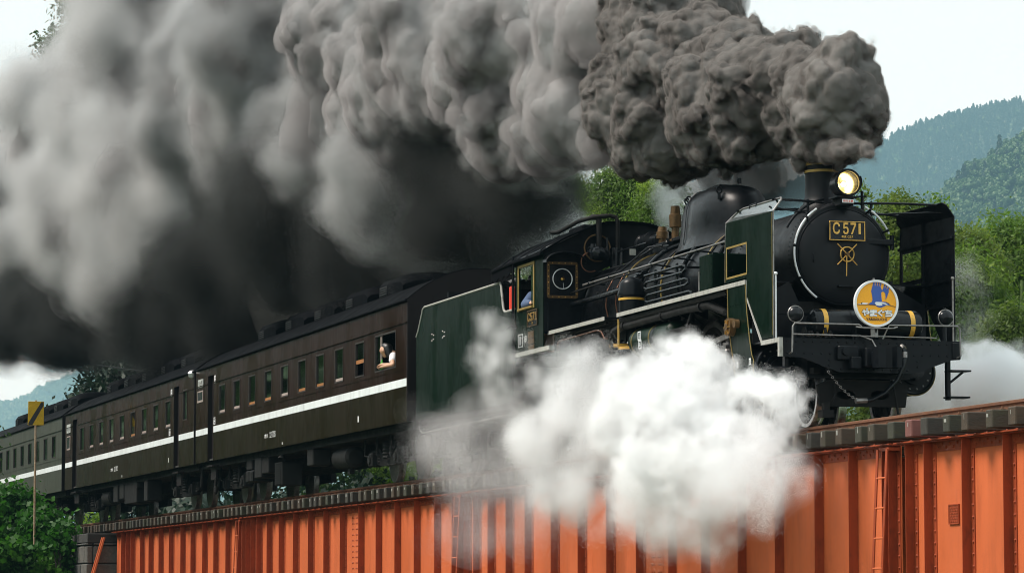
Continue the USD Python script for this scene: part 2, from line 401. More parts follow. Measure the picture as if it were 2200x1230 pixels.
# ------------------------------------------------------------------ ground and embankment
R = random.Random(3)
gx = np.concatenate([np.concatenate([[-12000, -6000], np.linspace(-2600, -200, 13)]), np.linspace(-180, 120, 31), np.concatenate([np.linspace(140, 2600, 13), [5000]])])
gy = np.concatenate([np.concatenate([[-7000], np.linspace(-2600, -120, 11)]), np.linspace(-100, 120, 23), np.concatenate([np.linspace(160, 2600, 13), [6000, 9000]])])
GX, GY = np.meshgrid(gx, gy, indexing='ij')
GZ = -6.0 + 0.5 * (meshkit.fbm(np.stack([GX, GY, GX * 0], -1) / 30.0, 3, 4) - 0.5) + np.clip((GY - 18) / 30, 0, 1) * 1.5
gi = np.arange(GX.size).reshape(GX.shape)
gq = np.stack([gi[:-1, :-1], gi[1:, :-1], gi[1:, 1:], gi[:-1, 1:]], -1).reshape(-1, 4)
solo('ground', MB().add(np.stack([GX, GY, GZ], -1).reshape(-1, 3), gq), M['earth'], kind='structure')

eb = MB()
ex = np.linspace(-150, -60.9, 60); prof = [(-6.5, -6.3), (-4.2, -3.6), (-2.4, -0.95), (-1.9, -0.42), (2.0, -0.42), (3.5, -0.9), (6.5, -2.6), (10, -6.3)]
P = np.array([[(x, y, z + (0.25 * (meshkit.noise(np.array([x * 0.7, y * 0.7, 3.0])) - 0.5) if abs(y) > 2.5 else 0)) for y, z in prof] for x in ex])
ii = np.arange(len(ex) * len(prof)).reshape(len(ex), len(prof))
eb.add(P.reshape(-1, 3), np.stack([ii[:-1, :-1], ii[1:, :-1], ii[1:, 1:], ii[:-1, 1:]], -1).reshape(-1, 4))
c0 = ii[-1]
eb.add(P[-1], np.array([[0, k, k + 1] for k in range(1, len(prof) - 1)]))
solo('embankment', eb, M['earth'], kind='structure')

# ------------------------------------------------------------------ stone abutment under the bridge's far end
ab = thing('stone_abutment', 'dark mossy stone block abutment carrying the left end of the orange bridge', 'abutment', (-58, 0, -6))
part(ab, 'core', MB().span((-60.6, -1.55, -6.5), (-55.95, 1.55, -0.72)), M['mortar'])
part(ab, 'bearing_slab', MB().span((-60.8, -1.72, -0.70), (-55.85, 1.72, -0.43), 0.02), M['mortar'])
row = 0
for z in np.arange(-3.9, -0.75, 0.52):
    x = -60.65 + (0.0 if row % 2 else -0.0)
    first = True
    while x < -55.9:
        w = R.uniform(0.75, 1.15) * (0.55 if first and row % 2 else 1)
        first = False
        x1 = min(x + w, -55.85)
        if x1 - x > 0.12:
            d = R.uniform(0.0, 0.06)
            b = MB(); b.span((x + 0.012, -1.72 - d, z + 0.012), (x1 - 0.012, -1.56, min(z + 0.508, -0.715)), 0.025)
            part(ab, 'stone_block', b, M['stone'][R.randrange(4)])
        x = x1
    for y in np.arange(-1.55, 1.5, 0.8):
        b = MB(); b.span((-55.94, y + 0.01, z + 0.012), (-55.80 - R.uniform(0, 0.04), min(y + 0.79, 1.55), min(z + 0.508, -0.715)), 0.025)
        part(ab, 'stone_block', b, M['stone'][R.randrange(4)])
    row += 1

# ------------------------------------------------------------------ plate girder bridge, four spans
SPANS = [(-55.55, -37.15, 'far left'), (-37.0, -17.95, 'middle left'), (-17.8, 2.28, 'middle right'), (2.42, 22.4, 'near right')]
STIFF = [-54.1, -53.3, -52.55, -51.03, -49.70, -48.20, -46.70, -45.10, -43.71, -42.17, -40.75, -39.26, -37.95, -37.30,
         -36.87, -36.33, -35.64, -34.54, -33.25, -31.79, -30.31, -28.84, -27.33, -25.72, -24.25, -22.74, -21.24, -19.74, -18.50, -18.05,
         -17.68, -17.05, -16.10, -14.96, -13.80, -12.28, -10.79, -9.29, -7.81, -6.30, -4.83, -3.30, -1.83, -0.35, 0.85, 1.96, 2.17,
         2.72, 3.29, 4.42, 5.59, 6.9, 8.3, 9.8, 11.3, 12.8, 14.3, 15.8, 17.3, 18.8, 20.3, 21.8]
ZT, ZB = -0.402, -2.75
SPAN_LABEL = {'far left': 'orange plate girder span beside the stone abutment at far left', 'middle left': 'orange plate girder span under the brown coach between two ladders',
              'middle right': 'orange plate girder span under the locomotive behind the white steam', 'near right': 'orange plate girder span at right with builder plate on its web'}
for a, b, which in SPANS:
    g = thing('bridge_girder', SPAN_LABEL[which], 'bridge', ((a + b) / 2, 0, ZB))
    for s in (-1, 1):
        part(g, 'web_plate', MB().span((a, s * 0.9 - 0.006, ZB), (b, s * 0.9 + 0.006, ZT - 0.02)), M['orange'])
        part(g, 'top_flange', MB().span((a, s * 0.9 - 0.17, ZT - 0.018), (b, s * 0.9 + 0.17, ZT)), M['orange_rim'])
        part(g, 'bottom_flange', MB().span((a, s * 0.9 - 0.17, ZB - 0.02), (b, s * 0.9 + 0.17, ZB)), M['orange_rim'])
    part(g, 'flange_angle', MB().span((a, -0.919, ZT - 0.150), (b, -0.9065, ZT - 0.019)).span((a, -1.03, ZT - 0.031), (b, -0.9195, ZT - 0.0185)), M['orange_rim'])
    rv = MB()
    pts = [(x, -0.919, ZT - 0.062 - 0.045 * (k % 2)) for k, x in enumerate(np.arange(a + 0.08, b, 0.11))]
    rv.rivets(pts, (0, -1, 0), 0.021)
    rv.rivets([(x, -1.0 - 0.04 * (k % 2), ZT + 0.0) for k, x in enumerate(np.arange(a + 0.08, b, 0.14))], (0, 0, 1), 0.017)
    for x in STIFF:
        if not a < x < b:
            continue
        riveted = not (-27 < x < -19 or -7 < x < 2.0)
        m = MB().span((x - 0.012, -1.036, ZB + 0.02), (x, -0.9065, ZT - 0.034 if not riveted else ZT - 0.034))
        if riveted:
            m.span((x, -0.9185, ZB + 0.02), (x + 0.095, -0.9066, ZT - 0.152))
            rv.rivets([(x + 0.055, -0.9185, z) for z in np.arange(ZT - 0.24, ZB, -0.145)], (0, -1, 0), 0.022)
        part(g, 'stiffener', m, M['orange_rim'])
    if which in ('middle left', 'middle right'):
        x = -26.75 if which == 'middle left' else -7.45
        part(g, 'splice_plate', MB().span((x, -0.9165, ZB + 0.05), (x + 0.55, -0.9068, ZT - 0.153)), M['orange'])
        rv.rivets([(x + d, -0.9165, z) for d in (0.07, 0.17, 0.38, 0.48) for z in np.arange(ZT - 0.26, ZB + 0.1, -0.115)], (0, -1, 0), 0.021)
    part(g, 'rivets', rv, M['orange_rim'], kind='stuff')
    if which == 'near right':
        bp = part(g, 'builder_plate', MB().span((3.76, -0.919, -1.44), (4.06, -0.9066, -1.20)).span((3.76, -0.926, -1.215), (4.06, -0.9192, -1.20)).span((3.76, -0.926, -1.44), (4.06, -0.9192, -1.425))
                  .span((3.76, -0.926, -1.4248), (3.772, -0.9192, -1.2152)).span((4.048, -0.926, -1.4248), (4.06, -0.9192, -1.2152)), M['orange_rim'])
        lm = MB()
        for k in range(6):
            z = -1.238 - 0.032 * k
            x = 3.79 + R.uniform(0, 0.03)
            while x < 4.02:
                w = R.uniform(0.015, 0.05); lm.span((x, -0.924, z - 0.016), (min(x + w, 4.035), -0.9192, z)); x += w + 0.012
        part(bp, 'raised_lettering', lm, M['orange_rim'], kind='stuff')

LADDERS = [(2.0, 0.30, -1.10, 0.12, 'steel ladder on the bridge below the locomotive front at right'), (-18.05, 0.34, -1.10, 0.10, 'steel ladder on the bridge below the tender'),
           (-37.7, 0.36, -1.10, 0.10, 'steel ladder on the bridge below the brown coach'), ]
for x, w, y, lean, lab in LADDERS:
    t = thing('bridge_ladder', lab + ', orange painted', 'ladder', (x, y, ZB))
    top = -0.47
    for k in (0, 1):
        part(t, 'stile', MB().bar((x + k * w - 0.01, y, top), (x + k * w - 0.01, y - lean, ZB), 0.014, 0.065), M['orange_rim'])
    for k, z in enumerate(np.arange(top - 0.36, ZB + 0.1, -0.375)):
        f = (top - z) / (top - ZB)
        part(t, 'rung', MB().cyl((x - 0.005, y - lean * f, z), (x + w - 0.015, y - lean * f, z), 0.012, n=8), M['orange'])
    part(t, 'bracket', MB().span((x - 0.02, y + 0.02, top - 0.02), (x + w, -0.93, top + 0.02)), M['orange_rim'])
t = thing('bridge_ladder', 'slanting orange steel ladder leaning against the stone abutment at the left end', 'ladder', (-55.7, -1.3, -2.8))
for k, (x, y) in enumerate(((-55.72, -1.30), (-55.42, -1.30))):
    part(t, 'stile', MB().bar((x, y, -0.55), (x, y - 0.75, -3.2), 0.05, 0.10), M['orange'])
for z in np.arange(-0.85, -3.1, -0.36):
    f = (-0.55 - z) / 2.65
    part(t, 'rung', MB().cyl((-55.72, -1.30 - 0.75 * f, z), (-55.42, -1.30 - 0.75 * f, z), 0.014, n=8), M['orange_rim'])

# ------------------------------------------------------------------ track: two rails on timber sleepers
tr = thing('railway_track', 'rusty rails on mossy timber sleepers across the orange bridge', 'railway track', (-20, 0, -0.345))
prof = Polygon([(-0.0635, -0.153), (0.0635, -0.153), (0.0635, -0.143), (0.012, -0.125), (0.0085, -0.05), (0.0325, -0.036), (0.0325, -0.006), (0.026, -0.0015), (-0.026, -0.0015), (-0.0325, -0.006), (-0.0325, -0.036), (-0.0085, -0.05), (-0.012, -0.125), (-0.0635, -0.143)])
for s in (-1, 1):
    r = part(tr, 'rail', MB().ext(affinity.translate(prof, s * 0.566, 0), -110, 24, 'yz'), M['rail'])
    part(r, 'running_surface', MB().span((-110, s * 0.566 - 0.022, -0.0014), (24, s * 0.566 + 0.022, 0.0)), M['railtop'])
xs = []
x = 23.5
while x > -62:
    xs.append(x); x -= 0.545 + R.uniform(-0.035, 0.035)
near = sorted([-1.707, -1.158, -0.638, -0.13, 0.417, 0.999, 1.534, 2.08, 2.62, 3.156, 3.70, 4.283, 4.931, 5.508, 6.169])
xs = [x for x in xs if not -2.1 < x < 6.55] + near
for k, x in enumerate(sorted(xs, reverse=True)):
    e = -1.2 + R.uniform(-0.035, 0.03)
    dz = R.uniform(-0.012, 0.0)
    w = 0.2 + R.uniform(-0.012, 0.012)
    red = abs(x - 3.156) < 0.02
    s = part(tr, 'sleeper', MB().span((x - w / 2, e, -0.36 + dz), (x + w / 2, 1.2 + R.uniform(-0.03, 0.03), -0.1545), 0.012), M['wood_red'] if red else M['wood'][R.randrange(4)], label='reddish brown sleeper' if red else None)
    if x > -48 and R.random() < 0.8:
        part(s, 'number_plate', MB().span((x - 0.03 + R.uniform(-0.03, 0.03), e - 0.004, -0.24), (x + 0.005 + R.uniform(-0.02, 0.02), e - 0.0005, -0.185 + R.uniform(-0.02, 0.02))), M['white'])
    if x > -45:
        part(s, 'hook_bolt', MB().cyl((x + 0.05, -1.02, -0.154), (x + 0.05, -1.02, -0.115), 0.016, n=6).span((x + 0.02, -1.05, -0.1538), (x + 0.08, -0.99, -0.146)), M['rail'])
# ------------------------------------------------------------------ the steam locomotive
L = thing('steam_locomotive', 'black and dark green steam locomotive numbered C571 leading the train across the bridge', 'locomotive', (-6.5, 0, 0))
ZC = 2.40      # boiler centre line


def P_(name, mb, mat, smooth=30, label=None, kind=None, parent=None):
    return part(parent or L, name, mb, M[mat] if isinstance(mat, str) else mat, smooth, label, kind)


# boiler, smokebox and door
bo = P_('boiler', MB().lathe([(0, 0.0), (0, 0.76), (3.4, 0.745), (4.5, 0.73), (7.05, 0.72), (7.05, 0)], (-11.35, 0, ZC), (1, 0, 0), 48), 'black')
for x in (-10.3, -9.35, -8.4, -7.45, -6.5, -5.5, -4.6):
    P_('boiler_band', MB().lathe([(-0.02, 0.735), (-0.02, 0.766 if x < -8 else 0.752), (0.02, 0.766 if x < -8 else 0.752), (0.02, 0.735)], (x, 0, ZC), (1, 0, 0), 48), 'gold_line' if x in (-9.35, -7.45, -5.5) else 'soot', parent=bo)
P_('firebox', MB().ext(Polygon([(-0.78, 2.45), (-0.84, 1.6), (-0.80, 1.2), (0.80, 1.2), (0.84, 1.6), (0.78, 2.45)]), -11.35, -8.9, 'yz'), 'black', smooth=False)
sb = P_('smokebox', MB().lathe([(0, 0.0), (0, 0.728), (2.32, 0.728), (2.40, 0.715), (2.425, 0.69), (2.425, 0)], (-4.3, 0, ZC), (1, 0, 0), 56), 'soot')
P_('rivets', MB().rivets([(x, 0.731 * math.sin(a), ZC + 0.731 * math.cos(a)) for x in (-2.02, -4.1) for a in np.linspace(-2.4, 2.4, 60)], (-0.0, -1, 0.2), 0.012), 'soot', False, kind='stuff', parent=sb)
door = P_('smokebox_door', MB().lathe([(0, 0.655), (0.025, 0.652), (0.05, 0.62), (0.085, 0.52), (0.115, 0.38), (0.135, 0.2), (0.14, 0.0)], (-1.874, 0, ZC - 0.03), (1, 0, 0), 64), 'soot')
P_('door_rim', MB().ring((-1.868, 0, ZC - 0.03), (1, 0, 0), 0.665, 0.014, 64, 8), 'black', parent=door)
P_('hinge_strap', MB().span((-1.84, 0.28, ZC + 0.14), (-1.76, 0.72, ZC + 0.22), 0.012).cyl((-1.80, 0.715, ZC + 0.08), (-1.80, 0.715, ZC + 0.28), 0.03, n=12), 'black', parent=door)
P_('hinge_strap', MB().span((-1.85, 0.30, ZC - 0.50), (-1.80, 0.70, ZC - 0.43), 0.012).cyl((-1.81, 0.69, ZC - 0.56), (-1.81, 0.69, ZC - 0.36), 0.03, n=12), 'black', parent=door)
P_('door_handle', MB().tube([(-1.765, -0.47, ZC + 0.0), (-1.735, -0.475, ZC - 0.02), (-1.735, -0.475, ZC - 0.10), (-1.765, -0.47, ZC - 0.12)], 0.008), 'black', parent=door)
# locking wheel with its four spokes and the long lever
hz, hx = 2.385, -1.685
w = P_('locking_wheel', MB().ring((hx, 0.0, hz), (1, 0, 0), 0.10, 0.011, 32, 8), 'brass')
for a in (45, 135, 225, 315):
    c, s = math.cos(math.radians(a)), math.sin(math.radians(a))
    P_('spoke', MB().tube([(hx, 0.0, hz), (hx, 0.205 * s, hz + 0.205 * c)], 0.0085), 'brass', parent=w)
P_('hub', MB().cyl((hx - 0.05, 0, hz), (hx + 0.035, 0, hz), 0.026, n=14), 'brass_dull', parent=w)
P_('lever', MB().tube([(hx + 0.015, -0.012, hz), (hx + 0.02, -0.022, hz - 0.30)], 0.0085), 'brass', parent=w)
# number plate C571
npl = P_('number_plate', MB().span((-1.70, -0.265, 2.573), (-1.682, 0.265, 2.842)), 'gloss', False)
fr = MB()
for a, b in (((-0.265, 2.573), (0.265, 2.587)), ((-0.265, 2.828), (0.265, 2.842)), ((-0.265, 2.5871), (-0.250, 2.8279)), ((0.250, 2.5871), (0.265, 2.8279))):
    fr.span((-1.6819, a[0], a[1]), (-1.670, b[0], b[1]), 0.003)
P_('frame', fr, 'brass', False, parent=npl)
for ch, y in (('C', -0.162), ('5', -0.022), ('7', 0.088), ('1', 0.182)):
    if ch == '1':
        P_('numeral', MB().span((-1.6819, y - 0.017, 2.667), (-1.670, y + 0.017, 2.817)), 'brass', False, parent=npl)
    else:
        P_('numeral', MB().text_front(ch, 0.150, -1.6819, y, 2.667, 0.012, bold=True, squeeze=0.78), 'brass', False, parent=npl)
KANJI_KATA = [[(0.05, .9), (.55, .9)], [(0, .5), (.6, .5)], [(.2, .9), (.15, .1)], [(.42, .9), (.42, .1)], [(.95, .95), (.65, .75)], [(.98, .65), (.65, .42)], [(1, .35), (.62, .02)]]
KANJI_SHIKI = [[(0.0, .72), (1, .72)], [(.62, .98), (.7, .4), (.95, .05), (1, .2)], [(.1, .42), (.55, .42)], [(.32, .42), (.32, .1)], [(.02, .08), (.6, .14)], [(.8, .95), (.92, .82)]]


def strokes_front(strokes, x, y, z, w, h, t, depth, joins=1):
    g = shapely.union_all([LineString([(y + a * w, z + b * h) for a, b in s]).buffer(t, cap_style=2, join_style=joins) for s in strokes])
    return MB().ext(g, x, x + depth, 'yz')


P_('small_lettering', strokes_front(KANJI_KATA, -1.6819, -0.082, 2.612, 0.030, 0.032, 0.0030, 0.006), 'brass', False, parent=npl)
P_('small_lettering', strokes_front(KANJI_SHIKI, -1.6819, -0.046, 2.612, 0.030, 0.032, 0.0030, 0.006), 'brass', False, parent=npl)
P_('small_lettering', MB().text_front('C57', 0.030, -1.6819, 0.045, 2.612, 0.006, bold=True), 'brass', False, parent=npl)
# white handrails round the front ring

def front_arc(a0, a1, x, R_, r, k=30):
    an = np.radians(np.linspace(a0, a1, k))
    return MB().tube(np.stack([np.full(k, x), R_ * np.sin(an), ZC + R_ * np.cos(an)], 1), r, 8)
P_('front_handrail', front_arc(-33, -146, -1.80, 0.735, 0.0155), 'silver')
P_('front_handrail', front_arc(25, 66, -1.80, 0.735, 0.0155), 'silver')
for a in (-48, -82, -118, 32, 62):
    s, c = math.sin(math.radians(a)), math.cos(math.radians(a))
    P_('rail_stanchion', MB().tube([(-1.92, 0.66 * s, ZC + 0.66 * c), (-1.80, 0.735 * s, ZC + 0.735 * c)], 0.014).sph((-1.80, 0.735 * s, ZC + 0.735 * c), 0.026, sub=1), 'black')
P_('grab_rail', front_arc(-12, -62, -2.12, 0.81, 0.018), 'black')
P_('foot_step', MB().span((-1.93, 0.30, 2.0 - 0.31), (-1.72, 0.62, 2.0 - 0.285), 0.006).span((-1.88, -0.12, 1.94), (-1.70, 0.12, 1.96)), 'black', False)

# chimney with gold bands
CX = -2.60
P_('chimney', MB().lathe([(0, 0.40), (0.04, 0.345), (0.12, 0.275), (0.22, 0.245), (0.35, 0.238), (0.72, 0.238), (0.78, 0.25), (0.80, 0.25), (0.80, 0.19), (0.3, 0.18), (0.3, 0)], (CX, 0, ZC + 0.66), (0, 0, 1), 36), 'soot')
P_('chimney_band', MB().lathe([(0, 0.23), (0, 0.252), (0.085, 0.254), (0.085, 0.23)], (CX, 0, 3.715), (0, 0, 1), 36), 'gold')
P_('chimney_band', MB().lathe([(0, 0.23), (0, 0.247), (0.035, 0.247), (0.035, 0.23)], (CX, 0, 3.615), (0, 0, 1), 36), 'gold')
# headlight
hl = P_('headlight', MB().lathe([(0, 0.0), (0.0, 0.10), (0.04, 0.15), (0.12, 0.178), (0.33, 0.188), (0.36, 0.194), (0.375, 0.188), (0.375, 0.160), (0.33, 0.160)], (-1.985, 0, 3.372), (1, 0, 0), 40), 'black')
P_('reflector', MB().lathe([(0, 0.0), (0.012, 0.05), (0.05, 0.10), (0.115, 0.159)], (-1.79, 0, 3.372), (1, 0, 0), 40), usdkit.material(stage, '/World/Looks/lamp_reflector', {'p': ('principled_bsdf', {'base_color': (0.95, 0.86, 0.66), 'metallic': 1.0, 'roughness': 0.22})}, [], surface='p.BSDF'), parent=hl)
lamp_on = usdkit.material(stage, '/World/Looks/lamp_filament', {'e': ('emission', {'color': (1.0, 0.72, 0.30), 'strength': 5.0})}, [], surface='e.emission')
P_('lamp_bulb', MB().sph((-1.72, -0.035, 3.355), 0.036).sph((-1.72, 0.035, 3.385), 0.024), lamp_on, True, parent=hl)
P_('lens', MB().lathe([(0, 0.159), (0.016, 0.12), (0.026, 0.06), (0.030, 0)], (-1.630, 0, 3.372), (1, 0, 0), 40), M['glass'], True, parent=hl)
P_('visor', MB().lathe([(0, 0.196), (0.12, 0.199), (0.12, 0.192), (0, 0.190)], (-1.72, 0, 3.385), (1, 0, 0), 20, math.radians(-25), math.radians(25)), 'black', parent=hl)
P_('lamp_bracket', MB().span((-1.98, -0.10, 3.06), (-1.66, 0.10, 3.195), 0.015).span((-1.96, -0.16, 3.17), (-1.64, 0.16, 3.19)), 'black', False)
cp = P_('caution_plate', MB().span((-1.648, -0.085, 3.095), (-1.636, 0.085, 3.142)), 'white_clean', False)
KNAMES = [[[(0, .9), (.45, .9)], [(.0, .9), (0, 0)], [(.45, .9), (.45, .55), (.0, .55)], [(.6, .9), (1, .9)], [(.6, .9), (.6, .55), (1, .55)], [(1, .95), (1, 0)], [(.3, .3), (.7, .3), (.5, .05)]],
          [[(0, .9), (.5, .9)], [(.0, .5), (.5, .5)], [(.25, 1), (.25, 0)], [(.6, .9), (1, .9)], [(.6, .6), (1, .6)], [(.8, 1), (.8, 0)], [(.6, .25), (1, .25)]],
          [[(.1, .9), (.2, .7)], [(.05, .55), (.15, .4)], [(.05, 0), (.2, .25)], [(.6, 1), (.7, .85)], [(.35, .75), (1, .75)], [(.4, .4), (.95, .4)], [(.67, .75), (.67, .02)], [(.3, .02), (1, .02)]],
          [[(.1, .95), (.9, .95)], [(0, .78), (1, .78)], [(.2, .62), (.8, .62), (.8, .35), (.2, .35), (.2, .62)], [(.2, .48), (.8, .48)], [(.1, .15), (.2, .0)], [(.35, .2), (.45, .0), (.75, .05)], [(.9, .2), (1, .05)]]]
for k, st in enumerate(KNAMES):
    P_('lettering', strokes_front(st, -1.6359, -0.072 + k * 0.038, 3.103, 0.030, 0.030, 0.0022, 0.002), 'red', False, parent=cp)
# rod antenna at the smokebox and brackets to the smoke deflectors
P_('top_post', MB().cyl((-1.95, 0.335, 3.0), (-1.95, 0.335, 3.30), 0.022, n=10).cyl((-1.95, 0.335, 3.22), (-1.95, 0.335, 3.232), 0.07, n=16), 'black')
for s in (-1, 1):
    P_('deflector_stay', MB().tube([(-2.0, s * 0.22, 3.13), (-1.75, s * 0.75, 3.12), (-1.22, s * 1.26, 3.05)], 0.017), 'black')
    P_('deflector_stay', MB().tube([(-2.75, s * 0.25, 3.12), (-2.75, s * 0.8, 3.10), (-2.72, s * 1.24, 3.06)], 0.017), 'black')
    P_('deflector_stay', MB().tube([(-1.98, s * 0.50, 2.98), (-1.7, s * 0.9, 2.98), (-1.30, s * 1.28, 2.96)], 0.013), 'black')
    P_('stay_post', MB().cyl((-1.95, s * 0.47, 2.93), (-1.95, s * 0.47, 3.16), 0.02, n=8), 'black')

# smoke deflectors: a flat plate with an opening, the top strip leaning inwards
for s in (-1, 1):
    y = s * 1.32
    flat = Polygon([(-1.08, 1.17), (-1.06, 2.875), (-2.90, 2.905), (-2.94, 2.62), (-2.96, 2.065), (-2.09, 2.065), (-2.09, 1.80), (-1.50, 1.17)])
    hole = Polygon([(-2.87, 2.135), (-2.095, 2.135), (-2.095, 2.53), (-2.87, 2.53)])
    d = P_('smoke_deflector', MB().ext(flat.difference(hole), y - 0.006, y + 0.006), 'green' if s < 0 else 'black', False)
    top = [(-1.06, 0.0, 2.876), (-1.06, 0.12, 3.035), (-1.12, 0.14, 3.062), (-2.60, 0.14, 3.075), (-2.76, 0.12, 3.045), (-2.87, 0.07, 2.975), (-2.90, 0.0, 2.906)]
    tv = np.array([[a, y - s * b, c] for a, b, c in top]); k = len(tv)
    tf = [(0, i, i + 1) for i in range(1, k - 1)]
    tb = MB(); tb.add(np.vstack([tv, tv + np.array([0, -s * 0.01, 0.006])]), np.array(tf + [tuple(j + k for j in t[::-1]) for t in tf] + [q for i in range(k) for q in ((i, (i + 1) % k, k + (i + 1) % k), (i, k + (i + 1) % k, k + i))]))
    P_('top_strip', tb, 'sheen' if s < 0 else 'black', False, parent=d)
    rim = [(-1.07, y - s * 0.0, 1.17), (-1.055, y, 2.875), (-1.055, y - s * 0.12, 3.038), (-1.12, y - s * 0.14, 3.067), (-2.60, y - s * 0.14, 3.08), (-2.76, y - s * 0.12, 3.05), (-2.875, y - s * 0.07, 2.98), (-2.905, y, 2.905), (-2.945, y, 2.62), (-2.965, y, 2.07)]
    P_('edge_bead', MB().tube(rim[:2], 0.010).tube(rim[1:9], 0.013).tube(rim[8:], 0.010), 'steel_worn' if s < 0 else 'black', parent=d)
    if s < 0:
        P_('gold_line', MB().span((-1.10, y - 0.0085, 1.20), (-1.09, y - 0.0062, 2.86)).span((-2.955, y - 0.0085, 2.08), (-2.945, y - 0.0062, 2.60)), 'gold_line', False, parent=d)
        fm = MB()
        for a, b in (((-2.90, 2.108), (-2.067, 2.1345)), ((-2.90, 2.5305), (-2.067, 2.557)), ((-2.90, 2.1346), (-2.8705, 2.5304)), ((-2.0945, 2.1346), (-2.067, 2.5304))):
            fm.span((a[0], y - 0.010, a[1]), (b[0], y - 0.0063, b[1]))
        P_('opening_frame', fm, 'gold_line', False, parent=d)
        P_('rivets', MB().rivets([(x, y - 0.006, z) for x in np.arange(-2.85, -1.1, 0.16) for z in (2.86,)] + [(x, y - 0.006, z) for x in (-1.14, -2.02) for z in np.arange(1.3, 2.8, 0.14)] + [(x, y - 0.006, 2.085) for x in np.arange(-2.85, -2.1, 0.12)], (0, -1, 0), 0.009), 'green', False, kind='stuff', parent=d)
        P_('grab_handle', MB().tube([(-1.95, y - 0.01, 3.00), (-1.95, y + 0.0, 3.05), (-1.70, y + 0.0, 3.05), (-1.70, y - 0.01, 3.0)], 0.009), 'black', parent=d)
        P_('white_edge', MB().bar((-2.09, y - 0.004, 2.03), (-2.09, y - 0.004, 1.79), 0.024, 0.022).bar((-2.09, y - 0.005, 1.795), (-1.49, y - 0.005, 1.10), 0.024, 0.022), 'white', False, parent=d)
    else:
        for z in (1.66, 2.0, 2.58):
            P_('stiffening_bar', MB().span((-2.93, y - 0.05, z), (-1.08, y - 0.0062, z + 0.035)), 'black', False, parent=d)
        P_('stiffening_bar', MB().span((-2.10, y - 0.045, 1.2), (-2.07, y - 0.0063, 2.9)), 'black', False, parent=d)
# front deck and buffer beam
P_('front_deck', MB().span((-2.6, -1.30, 1.125), (-0.84, 1.30, 1.150)).span((-2.1, -0.75, 0.65), (-1.3, 0.75, 1.12)), 'black', False)
P_('deck_slope', MB().ext(Polygon([(-2.4, 1.15), (-1.95, 1.15), (-1.95, 1.55), (-2.4, 1.95)]), -0.95, 0.95), 'black', False)
for s in (-1, 1):
    P_('side_sheet', MB().ext(Polygon([(0.30 * s, 1.15), (1.28 * s, 1.15), (1.28 * s, 1.72), (0.74 * s, 2.02), (0.60 * s, 1.72)]), -1.99, -1.975, 'yz'), 'black', False)
beam = Polygon([(-1.29, 1.142), (1.29, 1.142), (1.29, 0.900), (1.16, 0.890), (0.62, 0.70), (-0.48, 0.70), (-1.02, 0.888), (-1.29, 0.895)])
bb = P_('buffer_beam', MB().ext(beam, -0.875, -0.83, 'yz').span((-1.05, -1.29, 1.118), (-0.876, 1.29, 1.141)).span((-0.83, 1.17, 0.905), (-0.80, 1.288, 1.13), 0.01), 'black', False)
P_('bolts', MB().rivets([(-0.83, y, z) for y in np.arange(-1.22, 1.23, 0.122) for z in (0.945, 1.10)] + [(-0.83, y, 0.74) for y in np.arange(-0.45, 0.6, 0.12)] + [(-0.83, y, z) for y in (-0.62, -0.12, 0.22, 0.66) for z in (0.79, 0.86)], (1, 0, 0), 0.015), 'black', False, kind='stuff', parent=bb)
P_('white_edge', MB().span((-1.50, -1.345, 1.09), (-0.80, -1.291, 1.150)).span((-0.86, -1.345, 0.895), (-0.80, -1.291, 1.0895)), 'white', False)
cpl = P_('coupler', MB().span((-0.83, -0.16, 0.76), (-0.66, 0.16, 1.03), 0.02).span((-0.66, -0.10, 0.78), (-0.42, 0.12, 0.98), 0.03), 'black', False)
P_('knuckle', MB().ext(Polygon([(-0.45, -0.15), (-0.30, -0.13), (-0.27, -0.03), (-0.37, 0.0), (-0.34, 0.09), (-0.22, 0.11), (-0.21, 0.17), (-0.45, 0.19)]), 0.735, 1.015, 'xy'), 'black', False, parent=cpl)
P_('uncoupling_rod', MB().tube([(-0.74, -1.18, 1.19), (-0.74, -0.2, 1.185), (-0.70, -0.05, 1.13), (-0.64, -0.02, 1.03)], 0.011).tube([(-0.74, -0.2, 1.185), (-0.74, 0.9, 1.18)], 0.009), 'steel_worn')
P_('coupler_block', MB().span((-0.83, -0.52, 0.86), (-0.74, -0.22, 1.05), 0.015).cyl((-0.75, -0.42, 0.97), (-0.70, -0.42, 0.97), 0.05, n=12).span((-0.76, -0.36, 0.74), (-0.66, -0.22, 0.9), 0.01), 'black')
an = np.linspace(0, 1, 16)
P_('brake_hose', MB().tube([(-0.80, 0.42, 1.06), (-0.74, 0.42, 1.03), (-0.70, 0.43, 0.95), (-0.69, 0.40, 0.80), (-0.69, 0.30, 0.60), (-0.69, 0.12, 0.42), (-0.69, -0.06, 0.33), (-0.69, -0.18, 0.31)], 0.027, 10), 'gloss')
P_('hose_coupling', MB().cyl((-0.69, -0.30, 0.305), (-0.69, -0.14, 0.315), 0.036, n=12).cyl((-0.80, 0.42, 1.06), (-0.73, 0.425, 1.02), 0.038, n=12).cyl((-0.71, 0.43, 0.98), (-0.70, 0.425, 0.90), 0.033, n=12), 'steel_worn')
ch = MB()
cpts = np.array([(-0.69, -0.24 - 0.46 * t, 0.32 + 0.39 * t ** 1.6) for t in np.linspace(0, 1, 17)])
for k in range(16):
    c = (cpts[k] + cpts[k + 1]) / 2
    ch.ring(c, (1, 0.2, 0) if k % 2 else (0.2, 0.3, 1), 0.016, 0.0045, 10, 5)
P_('chain', ch, 'steel_worn')
